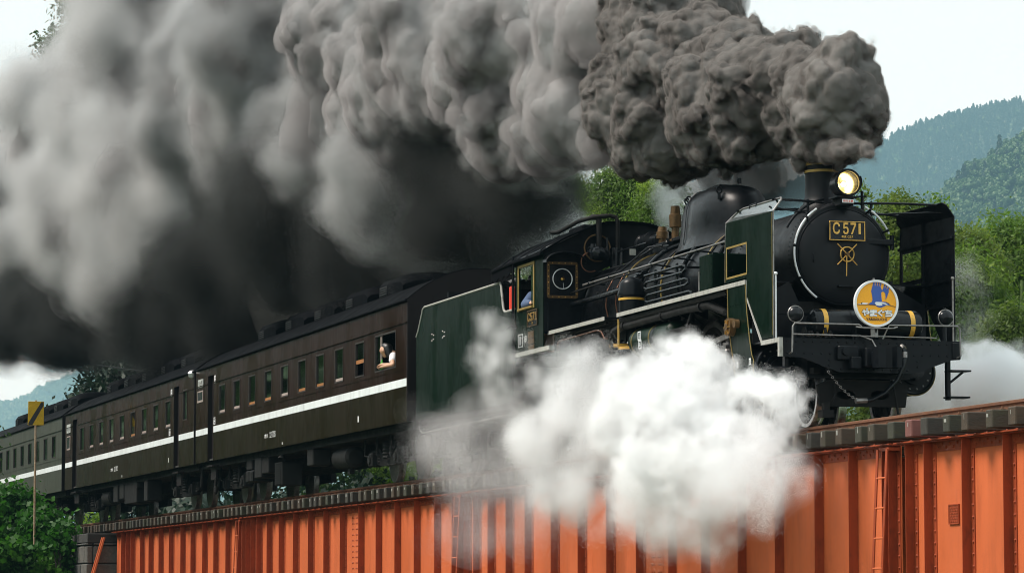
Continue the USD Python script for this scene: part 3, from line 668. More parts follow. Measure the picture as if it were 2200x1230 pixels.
# front hand rails on the beam
for s in (-1, 1):
    P_('beam_handrail', MB().tube([(-0.80, s * 1.20, 0.93), (-0.70, s * 1.20, 0.95), (-0.70, s * 1.19, 1.29), (-0.70, s * 1.16, 1.335), (-0.70, s * 0.24, 1.335), (-0.70, s * 0.20, 1.31)] if s < 0 else [(-0.80, 1.23, 0.92), (-0.70, 1.24, 0.94), (-0.70, 1.23, 1.30), (-0.70, 1.20, 1.345), (-0.70, 0.20, 1.335), (-0.74, 0.12, 1.15)], 0.012), 'steel_worn')
P_('beam_handrail', MB().tube([(-0.66, -0.30, 1.30), (-0.62, -0.2, 1.285), (-0.62, 0.22, 1.285), (-0.66, 0.30, 1.31)], 0.011), 'steel_worn')
for yy in (-0.27, 0.02):
    P_('rail_post', MB().tube([(-0.78, yy, 1.14), (-0.70, yy, 1.33)], 0.012), 'black')
for s in (-1, 1):
    P_('marker_pole', MB().cyl((-1.06, s * 1.29, 1.14), (-1.06, s * 1.29, 2.02), 0.0135, n=10).sph((-1.06, s * 1.29, 2.03), 0.027), 'silver' if s < 0 else 'steel_worn')
    tl = P_('marker_lamp', MB().cyl((-0.98, s * 1.09, 1.47), (-0.84, s * 1.09, 1.47), 0.085, 0.108, 20).cyl((-0.90, s * 1.09, 1.14), (-0.90, s * 1.09, 1.40), 0.03, n=10).cyl((-0.90, s * 1.09, 1.56), (-0.90, s * 1.09, 1.61), 0.025, n=10), 'black')
    P_('lamp_glass', MB().lathe([(0, 0.105), (0.03, 0.097), (0.06, 0.07), (0.08, 0.0)], (-0.84, s * 1.09, 1.47), (1, 0, 0), 24), 'gloss', True, parent=tl)
    P_('lamp_ring', MB().ring((-0.845, s * 1.09, 1.47), (1, 0, 0), 0.106, 0.010, 28, 6), 'steel_worn', parent=tl)
# feed water heater drum across the deck
tk = P_('heater_drum', MB().lathe([(0, 0), (0, 0.12), (0.03, 0.17), (0.07, 0.19), (1.53, 0.19), (1.57, 0.17), (1.60, 0.12), (1.60, 0)], (-1.05, -0.81, 1.375), (0, 1, 0), 40), 'gloss')
for yy in (-0.64, 0.62):
    P_('gold_band', MB().lathe([(-0.032, 0.185), (-0.032, 0.194), (0.032, 0.194), (0.032, 0.185)], (-1.05, yy, 1.375), (0, 1, 0), 40), 'yellow_band', parent=tk)
P_('drum_seam', MB().lathe([(-0.008, 0.185), (-0.008, 0.193), (0.008, 0.193), (0.008, 0.185)], (-1.05, -0.27, 1.375), (0, 1, 0), 40), 'black', parent=tk)
P_('drum_saddle', MB().span((-1.2, -0.24, 1.15), (-0.93, -0.14, 1.24)).span((-1.2, 0.14, 1.15), (-0.93, 0.24, 1.24)), 'black', False)
vm = MB()
rr = random.Random(5)
for k in range(9):
    yy = -0.98 + 0.055 * k
    vm.cyl((-0.90 + rr.uniform(-.05, .05), yy, 1.16), (-0.90 + rr.uniform(-.05, .05), yy + rr.uniform(-.03, .03), 1.22 + rr.uniform(0, .08)), rr.uniform(0.012, 0.03), n=8)
P_('deck_valves', vm, 'under', False, kind='stuff')
# front steps
for s in (-1, 1):
    P_('front_step', MB().span((-1.06, s * 1.18 - 0.02, 0.36), (-0.98, s * 1.18 + 0.03, 0.90)).span((-1.12, s * 1.18 - (0.02 if s > 0 else 0.28), 0.385), (-0.90, s * 1.18 + (0.28 if s > 0 else 0.03), 0.408)).span((-1.12, s * 1.18 - (0.0 if s > 0 else 0.28), 0.745), (-0.90, s * 1.18 + (0.30 if s > 0 else 0.0), 0.768)), 'black', False)
P_('step_brace', MB().bar((-1.0, 1.21, 0.60), (-1.0, 1.40, 0.745), 0.02, 0.03), 'black', False)
# smokebox saddle, frames
P_('main_frame', MB().span((-12.6, -0.50, 0.70), (-1.0, -0.44, 1.25)).span((-12.6, 0.44, 0.70), (-1.0, 0.50, 1.25)).span((-2.9, -0.95, 0.9), (-2.0, 0.95, 1.75)).span((-12, -0.9, 0.95), (-9.2, 0.9, 1.5)), 'under', False)
bolster = Polygon([(-0.62, 0.26), (0.62, 0.26), (0.66, 0.55), (0.5, 0.62), (-0.5, 0.62), (-0.66, 0.55)]).difference(affinity.scale(Point(0.25, 0.42).buffer(0.09), 1.5, 0.7)).difference(affinity.scale(Point(-0.25, 0.42).buffer(0.09), 1.5, 0.7))
P_('truck_frame', MB().ext(bolster, -1.22, -1.16, 'yz').span((-4.2, -0.48, 0.38), (-1.25, -0.40, 0.62)).span((-4.2, 0.40, 0.38), (-1.25, 0.48, 0.62)), 'under', False)
P_('rail_guard', MB().tube([(-1.15, -0.42, 0.62), (-1.08, -0.44, 0.4), (-1.08, -0.50, 0.30)], 0.016).span((-1.15, -0.66, 0.10), (-0.98, -0.50, 0.20)).span((-1.12, -0.62, 0.2), (-1.02, -0.54, 0.30)), 'under', False)
P_('rail_guard', MB().tube([(-1.15, 0.42, 0.62), (-1.08, 0.44, 0.4), (-1.10, 0.50, 0.06)], 0.016), 'under', False)


def spoked_wheel(x, r, s, spokes, weight=0.0, owner=None, hubcap=False, rim='steel_worn'):
    yc = s * 0.56
    owner = owner or L
    wm = MB().lathe([(-0.055, r * 0.80), (-0.055, r * 0.90), (0.055, r * 0.90), (0.055, r * 0.80), (-0.055, r * 0.80)], (x, yc, r), (0, 1, 0), 48)
    wm.lathe([(-0.10, 0), (-0.10, r * 0.20), (0.10, r * 0.20), (0.10, 0)], (x, yc, r), (0, 1, 0), 24)
    if weight:
        wm.ext(Polygon([(x + r * 0.82 * math.cos(a), r + r * 0.82 * math.sin(a)) for a in np.linspace(weight - 0.7, weight + 0.7, 14)]), yc - 0.05, yc + 0.05)
    w = part(owner, 'wheel', wm, M['under'], 30)
    part(w, 'tyre', MB().lathe([(-0.065, r * 0.895), (-0.065, r), (0.035, r * 1.005), (0.045, r * 1.05), (0.068, r * 1.06), (0.068, r * 0.895), (-0.065, r * 0.895)] if s < 0 else [(0.065, r * 0.895), (0.065, r), (-0.035, r * 1.005), (-0.045, r * 1.05), (-0.068, r * 1.06), (-0.068, r * 0.895), (0.065, r * 0.895)], (x, yc, r), (0, 1, 0), 64), M[rim], 30)
    for k in range(spokes):
        a = 2 * math.pi * (k + 0.3) / spokes
        part(w, 'spoke', MB().bar((x + r * 0.17 * math.cos(a), yc, r + r * 0.17 * math.sin(a)), (x + r * 0.83 * math.cos(a), yc, r + r * 0.83 * math.sin(a)), 0.045 * r / 0.43 * 0.8 + 0.01, 0.06), M['under'])
    if hubcap:
        part(w, 'hub_cap', MB().lathe([(0, 0.155), (0.02, 0.15), (0.03, 0.03), (0.035, 0)] if s > 0 else [(0, 0.155), (-0.02, 0.15), (-0.03, 0.03), (-0.035, 0)], (x, yc + s * 0.10, r), (0, 1, 0), 32), M['undergrey'], 30)
    return w


for x in (-1.70, -3.72):
    for s in (-1, 1):
        spoked_wheel(x, 0.43, s, 10, hubcap=True, rim='steel')
    P_('axle', MB().cyl((x, -0.56, 0.43), (x, 0.56, 0.43), 0.07, n=14), 'under')
for x in (-5.45, -7.35, -9.25):
    for s in (-1, 1):
        spoked_wheel(x, 0.875, s, 16, weight=2.2)
    P_('axle', MB().cyl((x, -0.56, 0.875), (x, 0.56, 0.875), 0.09, n=14), 'under')
for s in (-1, 1):
    spoked_wheel(-11.75, 0.48, s, 10)
P_('truck_spring', MB().span((-1.35, -0.72, 0.70), (-1.15, -0.62, 0.78)), 'under', False)

# cylinders with their painted cladding
for s in (-1, 1):
    yc = s * 1.0
    cyl = P_('cylinder', MB().lathe([(0, 0), (0, 0.33), (0.92, 0.33), (0.94, 0.30), (0.94, 0.19), (1.0, 0.185), (1.0, 0.0)], (-2.72, yc, 0.80), (1, 0, 0), 40), 'black')
    P_('end_cover', MB().ring((-1.775, yc, 0.80), (1, 0, 0), 0.305, 0.018, 40, 8).lathe([(0, 0.13), (0.03, 0.13), (0.03, 0.0)], (-1.72, yc, 0.80), (1, 0, 0), 20).cyl((-1.72, yc - 0.03, 0.68), (-1.6, yc - 0.03, 0.68), 0.02, n=8), 'gloss', parent=cyl)
    P_('cover_bolts', MB().rivets([(-1.78, yc + 0.25 * math.sin(a), 0.80 + 0.25 * math.cos(a)) for a in np.arange(0, 6.28, 0.42)], (1, 0, 0), 0.018), 'steel_worn', False, kind='stuff', parent=cyl)
    # the sheet: down from the running board, round under the cylinder
    pr = [(s * 1.338, 1.98), (s * 1.338, 1.0)] + [(yc + s * 0.338 * math.cos(a), 0.80 - 0.338 * math.sin(a)) for a in np.linspace(-0.35, 2.2, 16)]
    shapes = []
    n_ = len(pr)
    rear = lambda z: np.interp(z, [0.45, 0.62, 1.47, 2.0], [-2.46, -2.50, -2.80, -2.83])
    front = lambda z: np.interp(z, [0.45, 0.85, 1.11, 1.8, 2.0], [-1.76, -1.80, -1.90, -2.085, -2.085])
    v = []
    dense = []
    for i in range(n_ - 1):
        for t in np.linspace(0, 1, 5, endpoint=False):
            dense.append((pr[i][0] * (1 - t) + pr[i + 1][0] * t, pr[i][1] * (1 - t) + pr[i + 1][1] * t))
    dense.append(pr[-1])
    for yy, zz in dense:
        v += [(rear(zz), yy, zz), (front(zz), yy, zz)]
    v = np.array(v); inner = v - np.array([0, s * 0.008, 0])
    k = len(dense); f = []
    for i in range(k - 1):
        a = 2 * i
        f += [(a, a + 1, a + 3), (a, a + 3, a + 2)]
    N = len(v)
    f2 = [(c + N, b + N, a + N) for a, b, c in f]
    edge = [q for i in range(k - 1) for q in ((2 * i, 2 * i + 2, N + 2 * i + 2), (2 * i, N + 2 * i + 2, N + 2 * i), (2 * i + 1, N + 2 * i + 3, 2 * i + 3), (2 * i + 1, N + 2 * i + 1, N + 2 * i + 3))]
    cl = P_('cylinder_cladding', MB().add(np.vstack([v, inner]), np.array(f + f2 + edge)), 'green', 40)
    o = s * 0.006
    P_('gold_line', MB().tube([(rear(zz) + 0.012, yy + o, zz) for yy, zz in dense[::2]], 0.007, 6).tube([(front(zz) - 0.012, yy + o, zz) for yy, zz in dense[::2]], 0.007, 6), 'gold_line', parent=cl)
    if s < 0:
        P_('rivets', MB().rivets([(x, -1.341, 0.84) for x in np.arange(-2.45, -1.85, 0.085)] + [(x, -1.341, 1.72 + 0.02 * (x + 2.5)) for x in np.arange(-2.7, -2.15, 0.1)], (0, -1, 0), 0.012), 'green', False, kind='stuff', parent=cl)
        for xx, zz in ((-2.44, 0.88), (-1.94, 0.90)):
            P_('stencil_mark', MB().span((xx - 0.035, -1.343, zz - 0.045), (xx + 0.035, -1.3395, zz + 0.045)).span((xx - 0.022, -1.3445, zz - 0.01), (xx + 0.022, -1.3432, zz - 0.002)), 'white_clean', False, parent=cl)
            P_('stencil_letters', MB().ext(shapely.union_all([rect(xx - 0.024, zz + 0.008, xx + 0.024, zz + 0.016), rect(xx - 0.024, zz - 0.03, xx - 0.016, zz + 0.03), rect(xx - 0.01, zz - 0.032, xx + 0.024, zz - 0.022), rect(xx + 0.014, zz - 0.03, xx + 0.022, zz)]), -1.3462, -1.3446), 'sign_black', False, parent=cl)
# piston valve covers on the near side
vv = P_('valve_cover', MB().cyl((-2.60, -1.34, 1.42), (-2.60, -1.43, 1.42), 0.125, n=24).cyl((-2.60, -1.43, 1.42), (-2.60, -1.45, 1.42), 0.05, n=14), 'brass_dull')
for k in range(6):
    a = k * math.pi / 3
    P_('rib', MB().bar((-2.60, -1.437, 1.42), (-2.60 + 0.11 * math.cos(a), -1.437, 1.42 + 0.11 * math.sin(a)), 0.02, 0.016), 'brass', False, parent=vv)
P_('valve_spindle', MB().cyl((-2.80, -1.25, 1.42), (-3.0, -1.25, 1.42), 0.085, n=16).cyl((-3.0, -1.25, 1.42), (-3.06, -1.25, 1.42), 0.05, n=12).cyl((-2.36, -1.35, 1.45), (-2.36, -1.42, 1.45), 0.06, n=14), 'brass_dull')
# crossheads, rods and valve gear
for s in (-1, 1):
    y0 = s * 1.0
    P_('slide_bar', MB().span((-4.35, y0 - 0.05, 0.99), (-2.75, y0 + 0.05, 1.06)), 'steel_worn', False)
    P_('crosshead', MB().span((-3.75, y0 - 0.07, 0.72), (-3.42, y0 + 0.07, 1.07), 0.02).cyl((-3.58, y0 - 0.10, 0.80), (-3.58, y0 + 0.1, 0.80), 0.06, n=14), 'steel_worn')
    P_('piston_rod', MB().cyl((-3.5, y0, 0.80), (-2.7, y0, 0.80), 0.035, n=12), 'steel')
    P_('main_rod', MB().bar((-3.58, s * 0.90, 0.80), (-7.35, s * 0.84, 0.57), 0.05, 0.10), 'steel_worn', False)
    P_('coupling_rod', MB().bar((-5.45, s * 0.72, 0.57), (-9.25, s * 0.72, 0.57), 0.05, 0.10).cyl((-5.45, s * 0.64, 0.57), (-5.45, s * 0.78, 0.57), 0.10, n=16).cyl((-7.35, s * 0.64, 0.57), (-7.35, s * 0.9, 0.57), 0.11, n=16).cyl((-9.25, s * 0.64, 0.57), (-9.25, s * 0.78, 0.57), 0.10, n=16), 'steel_worn')
    P_('radius_rod', MB().bar((-3.0, s * 1.12, 1.40), (-5.3, s * 1.12, 1.22), 0.035, 0.075), 'steel_worn', False)
    P_('combination_lever', MB().bar((-3.16, s * 1.12, 1.45), (-3.5, s * 1.12, 0.72), 0.03, 0.07).bar((-3.5, s * 1.12, 0.72), (-3.62, s * 1.08, 0.60), 0.03, 0.05), 'steel_worn', False)
    P_('link_motion', MB().span((-5.42, s * 1.10 - 0.05, 0.95), (-5.25, s * 1.10 + 0.05, 1.55), 0.02).bar((-5.3, s * 1.14, 0.98), (-7.25, s * 1.0, 0.78), 0.03, 0.06).span((-5.9, s * 1.15 - 0.08, 1.5), (-4.7, s * 1.15 + 0.08, 1.62), 0.015).bar((-5.0, s * 1.18, 1.6), (-4.7, s * 1.18, 1.9), 0.03, 0.05), 'under', False)
    lub = MB().span((-3.42, s * 1.18 - 0.08, 0.95), (-3.14, s * 1.18 + 0.08, 1.16), 0.015).span((-3.40, s * 1.18 - 0.06, 1.16), (-3.18, s * 1.18 + 0.06, 1.22))
    for k in range(5):
        lub.cyl((-3.38 + 0.05 * k, s * 1.20, 1.22), (-3.38 + 0.05 * k, s * 1.20, 1.26), 0.013, n=6)
    P_('lubricator', lub, 'steel_worn', False)

# running boards with white edges
for s in (-1, 1):
    for a, b in ((-7.78, -2.09), (-11.42, -8.40)):
        rb = P_('running_board', MB().span((a, s * 0.62, 2.005), (b, s * 1.335, 2.03)), 'black', False)
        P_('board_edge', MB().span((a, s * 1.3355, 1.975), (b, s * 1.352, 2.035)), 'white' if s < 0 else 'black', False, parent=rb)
for k in range(9):
    x = -2.9 - k * 0.6
    P_('board_bracket', MB().ext(Polygon([(-1.30, 2.0), (-0.75, 2.0), (-0.75, 1.75)]), x, x + 0.02, 'yz'), 'black', False)
# boiler side: handrail, pipes, compressor cooling coil, pump, sand box
for s in (-1, 1):
    P_('boiler_handrail', MB().tube([(-10.75, s * 0.95, 2.745), (-7.0, s * 0.95, 2.755), (-2.9, s * 0.95, 2.77)], 0.018), 'steel_worn')
    for x in np.arange(-10.4, -3.0, 1.05):
        P_('rail_stanchion', MB().tube([(x, s * 0.62, 2.72), (x, s * 0.95, 2.75)], 0.014).sph((x, s * 0.95, 2.75), 0.028, sub=1), 'black')
yz = -1.10
coil = [(-7.15, yz, 2.56), (-5.40, yz, 2.56), (-5.28, yz, 2.53), (-5.26, yz, 2.49), (-5.40, yz, 2.455), (-7.05, yz, 2.455), (-7.15, yz, 2.43), (-7.16, yz, 2.38), (-7.05, yz, 2.35), (-5.28, yz, 2.35), (-5.16, yz, 2.33), (-5.14, yz, 2.28), (-5.28, yz, 2.255), (-7.0, yz, 2.255), (-7.1, yz, 2.23), (-7.1, yz, 2.17), (-7.0, yz, 2.15), (-5.1, yz, 2.15), (-5.0, yz, 2.12), (-4.98, yz, 2.05)]
P_('cooling_coil', MB().tube(coil, 0.021, 10), 'gloss')
for x in (-6.75, -5.75):
    P_('coil_bracket', MB().span((x - 0.04, yz + 0.022, 2.03), (x + 0.04, yz + 0.04, 2.62)).span((x - 0.03, yz + 0.041, 2.55), (x + 0.03, -0.70, 2.58)), 'black', False)
pm = P_('air_compressor', MB().lathe([(0, 0), (0, 0.19), (0.40, 0.195), (0.42, 0.215), (0.46, 0.215), (0.5, 0.20), (0.60, 0.19), (0.66, 0.15), (0.70, 0.08), (0.71, 0)], (-7.86, -1.08, 1.90), (0, 0, 1), 28), 'black')
P_('gold_band', MB().lathe([(0, 0.19), (0, 0.202), (0.035, 0.202), (0.035, 0.19)], (-7.86, -1.08, 2.245), (0, 0, 1), 28), 'yellow_band', parent=pm)
P_('lower_cylinder', MB().lathe([(0, 0), (0, 0.17), (0.36, 0.17), (0.36, 0.20), (0.42, 0.20), (0.42, 0.06), (0.9, 0.06)], (-7.86, -1.08, 1.12), (0, 0, 1), 28), 'black', parent=pm)
P_('gold_band', MB().lathe([(0, 0.19), (0, 0.205), (0.045, 0.205), (0.045, 0.19)], (-7.86, -1.08, 1.485), (0, 0, 1), 28), 'yellow_band', parent=pm)
P_('gold_line', MB().cyl((-7.86, -1.29, 1.56), (-7.86, -1.29, 1.95), 0.02, n=8), 'gold', parent=pm)
pf = P_('feed_pump', MB().lathe([(0, 0), (0, 0.15), (0.34, 0.15), (0.34, 0.17), (0.40, 0.17), (0.42, 0.05), (0.46, 0.05)], (-8.45, -1.06, 1.22), (0, 0, 1), 24), 'black')
P_('gold_band', MB().lathe([(0, 0.165), (0, 0.178), (0.05, 0.178), (0.05, 0.165)], (-8.45, -1.06, 1.56), (0, 0, 1), 24), 'yellow_band', parent=pf)
P_('bolt_heads', MB().rivets([(-8.45 + 0.13 * math.cos(a), -1.06 + 0.13 * math.sin(a), 1.625) for a in np.arange(0, 6.2, 0.7)], (0, 0, 1), 0.022), 'steel', False, kind='stuff', parent=pf)
P_('large_elbow_pipe', MB().tube([(-8.10, -1.05, 1.85), (-8.12, -1.06, 2.10), (-8.14, -1.02, 2.25), (-8.15, -0.85, 2.32)], 0.075, 12), 'gloss')
P_('side_pipe', MB().tube([(-11.3, -0.96, 2.47), (-9.0, -0.95, 2.49), (-8.4, -0.95, 2.5), (-8.1, -0.92, 2.62), (-7.9, -0.85, 2.68)], 0.045, 10), 'gloss')
P_('side_pipe', MB().tube([(-11.3, -0.99, 2.66), (-9.6, -0.97, 2.69), (-7.2, -0.97, 2.71)], 0.015, 8), 'under')
P_('under_pipe', MB().tube([(-8.40, -1.18, 1.50), (-8.42, -1.2, 1.68), (-8.3, -1.22, 1.79), (-7.9, -1.23, 1.83), (-5.0, -1.23, 1.86), (-3.9, -1.22, 1.84), (-3.4, -1.15, 1.70), (-3.3, -1.0, 1.62)], 0.058, 12), 'under')
P_('under_pipe', MB().tube([(-7.8, -1.26, 1.93), (-5.0, -1.27, 1.945), (-3.0, -1.27, 1.95)], 0.045, 10), 'under')
for x in (-7.7, -5.9, -4.2):
    P_('pipe_clamp', MB().lathe([(-0.03, 0.055), (-0.03, 0.075), (0.03, 0.075), (0.03, 0.055)], (x, -1.23, 1.84), (1, 0, 0), 16), 'under')
P_('rear_pipe', MB().tube([(-11.35, -1.2, 1.60), (-11.35, -1.22, 1.90), (-11.2, -1.23, 1.93), (-9.2, -1.24, 1.94), (-8.6, -1.24, 1.95)], 0.02, 8), 'under')
P_('copper_pipe', MB().tube([(-11.1, -1.28, 1.66), (-11.05, -1.29, 1.82), (-10.9, -1.3, 1.84), (-8.9, -1.3, 1.86), (-8.7, -1.3, 1.82), (-8.55, -1.3, 1.70), (-8.4, -1.3, 1.69)], 0.011, 8), 'copper')
for x in (-9.55, -9.05):
    P_('copper_pipe', MB().tube([(x, -0.80, 2.78), (x + 0.02, -0.93, 2.55), (x - 0.03, -0.94, 2.3), (x + 0.02, -0.90, 2.03)], 0.010, 8), 'copper')
for k, x in enumerate((-8.2, -7.4, -6.3, -5.2, -4.7, -4.45)):
    th = np.linspace(0.25, 1.45, 8)
    P_('sand_pipe', MB().tube([(x + 0.25 * (0.8 - t) + 0.03 * k * (1 - t), -0.775 * math.sin(t) if k else -0.79 * math.sin(t), ZC + 0.785 * math.cos(t)) for t in th], 0.035 if k % 2 == 0 else 0.016, 8), 'gloss' if k % 2 == 0 else 'soot')
bx = P_('tool_box', MB().span((-4.17, -1.28, 2.035), (-3.62, -0.74, 2.56), 0.012), 'green', False)
P_('rivets', MB().rivets([(x, -1.28, z) for x in (-4.13, -3.66) for z in np.arange(2.08, 2.55, 0.11)] + [(-3.62, y, z) for y in (-1.24, -0.8) for z in np.arange(2.08, 2.55, 0.11)], (0.3, -1, 0), 0.012), 'green', False, kind='stuff', parent=bx)
P_('box_handle', MB().tube([(-3.615, -1.10, 2.33), (-3.57, -1.10, 2.30), (-3.57, -0.98, 2.30), (-3.615, -0.98, 2.33)], 0.008), 'gloss', parent=bx)
P_('lubricator_tank', MB().cyl((-4.38, -1.15, 2.08), (-4.38, -1.15, 2.36), 0.07, n=16), 'steel_worn')
P_('white_valve', MB().tube([(-2.55, -1.15, 2.12), (-2.45, -1.18, 2.17), (-2.38, -1.18, 2.13)], 0.016).cyl((-2.42, -1.18, 2.14), (-2.42, -1.18, 2.26), 0.018, n=8).tube([(-2.42, -1.18, 2.26), (-2.36, -1.2, 2.33)], 0.014), 'silver')
for k in range(6):
    P_('boiler_plug', MB().lathe([(0, 0.035), (0.02, 0.03), (0.025, 0)], (-10.6 + k * 0.27, -0.745, 2.60), (0, -1, 0.25), 12), 'soot')
# reservoir under the board
rs = P_('air_reservoir', MB().lathe([(0, 0), (0.01, 0.10), (0.06, 0.18), (0.12, 0.215), (1.85, 0.215), (1.91, 0.18), (1.96, 0.10), (1.97, 0)], (-7.55, -1.06, 1.56), (1, 0, 0), 36), 'green_tank')
for x in (-7.30, -6.48):
    P_('gold_line', MB().lathe([(-0.012, 0.21), (-0.012, 0.2195), (0.012, 0.2195), (0.012, 0.21)], (x, -1.06, 1.56), (1, 0, 0), 36), 'gold_line', parent=rs)
P_('stencil_mark', MB().ext(rect(-6.96, 1.56, -6.83, 1.69).difference(rect(-6.945, 1.575, -6.845, 1.675)).union(rect(-6.915, 1.60, -6.875, 1.61)).union(rect(-6.90, 1.585, -6.89, 1.665)), -1.282, -1.276).ext(rect(-6.93, 1.425, -6.80, 1.555).difference(rect(-6.915, 1.44, -6.815, 1.54)).union(rect(-6.89, 1.47, -6.84, 1.48)).union(rect(-6.89, 1.46, -6.88, 1.52)), -1.282, -1.276), 'white_clean', False, parent=rs)
P_('reservoir_end', MB().lathe([(0, 0.222), (0.10, 0.222), (0.14, 0.18), (0.17, 0.1), (0.18, 0)], (-6.40, -1.06, 1.56), (1, 0, 0), 36), 'black', parent=rs)

# dome, safety valves, generator, turret
dv = []
nu, nv = 40, 14
for j in range(nv + 1):
    t = j / nv
    h = [0, 0.10, 0.22, 0.36, 0.52, 0.66, 0.78, 0.87, 0.93, 0.965, 0.985, 0.995, 1.0, 1.0, 1.0][j]
    r = [1.16, 1.07, 1.02, 1.0, 0.98, 0.945, 0.885, 0.80, 0.70, 0.585, 0.46, 0.34, 0.22, 0.10, 0.0][j]
    for i in range(nu):
        a = 2 * math.pi * i / nu
        c, s = math.cos(a), math.sin(a)
        e = 2 / 2.3
        dv.append((-6.62 + 1.20 * r * abs(c) ** e * np.sign(c), 0.53 * r * abs(s) ** e * np.sign(s), 2.93 + 0.94 * h))
df = [(j * nu + i, j * nu + (i + 1) % nu, (j + 1) * nu + (i + 1) % nu, (j + 1) * nu + i) for j in range(nv) for i in range(nu)]
dm = P_('steam_dome', MB().add(np.array(dv), np.array(df)), 'black', 50)
P_('dome_lid', MB().span((-6.9, -0.2, 3.855), (-6.3, 0.2, 3.895), 0.015).cyl((-5.95, 0, 3.87), (-5.95, 0, 3.95), 0.03, n=10), 'black', False, parent=dm)
for x, y in ((-7.3, -0.36), (-7.05, -0.42), (-5.8, -0.38)):
    P_('lifting_eye', MB().ring((x, y, 3.74), (1, 0.3, 0), 0.045, 0.012, 16, 6).cyl((x, y, 3.60), (x, y, 3.70), 0.025, n=8), 'black', parent=dm)
P_('dome_seam', MB().tube([(-6.9, -0.53 * r * 1.01, 2.93 + 0.94 * h) for h, r in ((0.1, 1.06), (0.36, 1.0), (0.66, 0.955), (0.87, 0.82), (0.965, 0.60), (0.995, 0.34))], 0.006, 6), 'black', parent=dm)
for x, y, z0, z1 in ((-8.90, 0.0, 3.28, 3.86), (-9.24, -0.1, 3.24, 3.56)):
    P_('safety_valve', MB().lathe([(0, 0.09), (0.05, 0.09), (0.06, 0.06), (0.40 * (z1 - z0), 0.06), (0.42 * (z1 - z0), 0.095), (0.75 * (z1 - z0), 0.10), (0.78 * (z1 - z0), 0.08), (z1 - z0, 0.07), (z1 - z0, 0)], (x, y, z0), (0, 0, 1), 22), 'brass_dull')
P_('safety_valve', MB().lathe([(0, 0.09), (0.05, 0.09), (0.06, 0.06), (0.23, 0.06), (0.25, 0.095), (0.43, 0.10), (0.45, 0.08), (0.58, 0.07), (0.58, 0)], (-8.90, 0.22, 3.28), (0, 0, 1), 22), 'under')
P_('valve_seat', MB().span((-9.4, -0.22, 3.14), (-8.72, 0.34, 3.29), 0.02).span((-8.75, -0.12, 3.27), (-8.3, 0.1, 3.33), 0.01), 'black', False)
P_('generator', MB().lathe([(0, 0), (0, 0.13), (0.14, 0.16), (0.18, 0.17), (0.20, 0.15), (0.52, 0.145), (0.54, 0.165), (0.60, 0.165), (0.64, 0.1), (0.95, 0.09), (0.95, 0)], (-10.95, 0.12, 3.45), (1, 0, 0), 28).span((-10.8, 0.0, 3.14), (-10.2, 0.24, 3.32), 0.02), 'black')
P_('turret', MB().lathe([(0, 0), (0, 0.08), (0.06, 0.115), (0.12, 0.10), (0.16, 0.115), (0.24, 0.115), (0.30, 0.08), (0.32, 0)], (-11.05, -0.42, 3.28), (0.25, -1, 0.1), 24).cyl((-11.3, -0.2, 3.05), (-11.3, -0.2, 3.42), 0.11, n=18).cyl((-10.9, -0.3, 3.32), (-9.6, -0.24, 3.34), 0.018, n=8).cyl((-10.95, -0.45, 3.25), (-10.95, -0.48, 3.55), 0.02, n=8), 'gloss')
P_('turret_valve', MB().lathe([(0, 0.05), (0.08, 0.06), (0.10, 0.09), (0.14, 0.09), (0.16, 0.06), (0.24, 0.05), (0.24, 0)], (-11.12, -0.66, 3.22), (0, 0, 1), 18).ring((-11.1, -0.72, 3.36), (0.6, -0.8, 0), 0.05, 0.008, 18, 6), 'gloss')
P_('brass_ring', MB().arc((-11.33, -0.52, 3.42), (1, 0, 0), 0.22, 0.014, 0, 360, 36), 'brass_dull')
P_('copper_pipe', MB().arc((-11.2, -0.68, 3.17), (1, 0, 0), 0.16, 0.010, 60, 300, 24), 'copper')
P_('steam_pipe', MB().tube([(-11.30, -0.50, 3.30), (-11.30, -0.50, 3.88), (-11.34, -0.50, 3.93), (-11.6, -0.52, 3.96)], 0.048, 12), 'under')
P_('steam_pipe', MB().tube([(-11.22, -0.20, 3.42), (-11.22, -0.20, 3.86), (-11.24, -0.23, 3.93), (-11.26, -0.32, 3.955), (-11.3, -0.58, 3.93), (-11.6, -0.75, 3.89), (-12.5, -0.82, 3.80), (-12.9, -0.82, 3.83)], 0.036, 12), 'under')
P_('number_tag', MB().span((-9.93, -0.42, 3.17), (-9.92, -0.32, 3.27)), 'white', False)
for y in (-0.62, -0.5, 0.3):
    P_('top_pipe', MB().tube([(-11.3, y, ZC + math.sqrt(max(0.80 ** 2 - y * y, 0.01))), (-9.8, y, ZC + math.sqrt(0.79 ** 2 - y * y)), (-8.6, y * 0.9, ZC + 0.76), (-7.9, y * 0.9, ZC + 0.72)], 0.014, 6), 'soot')

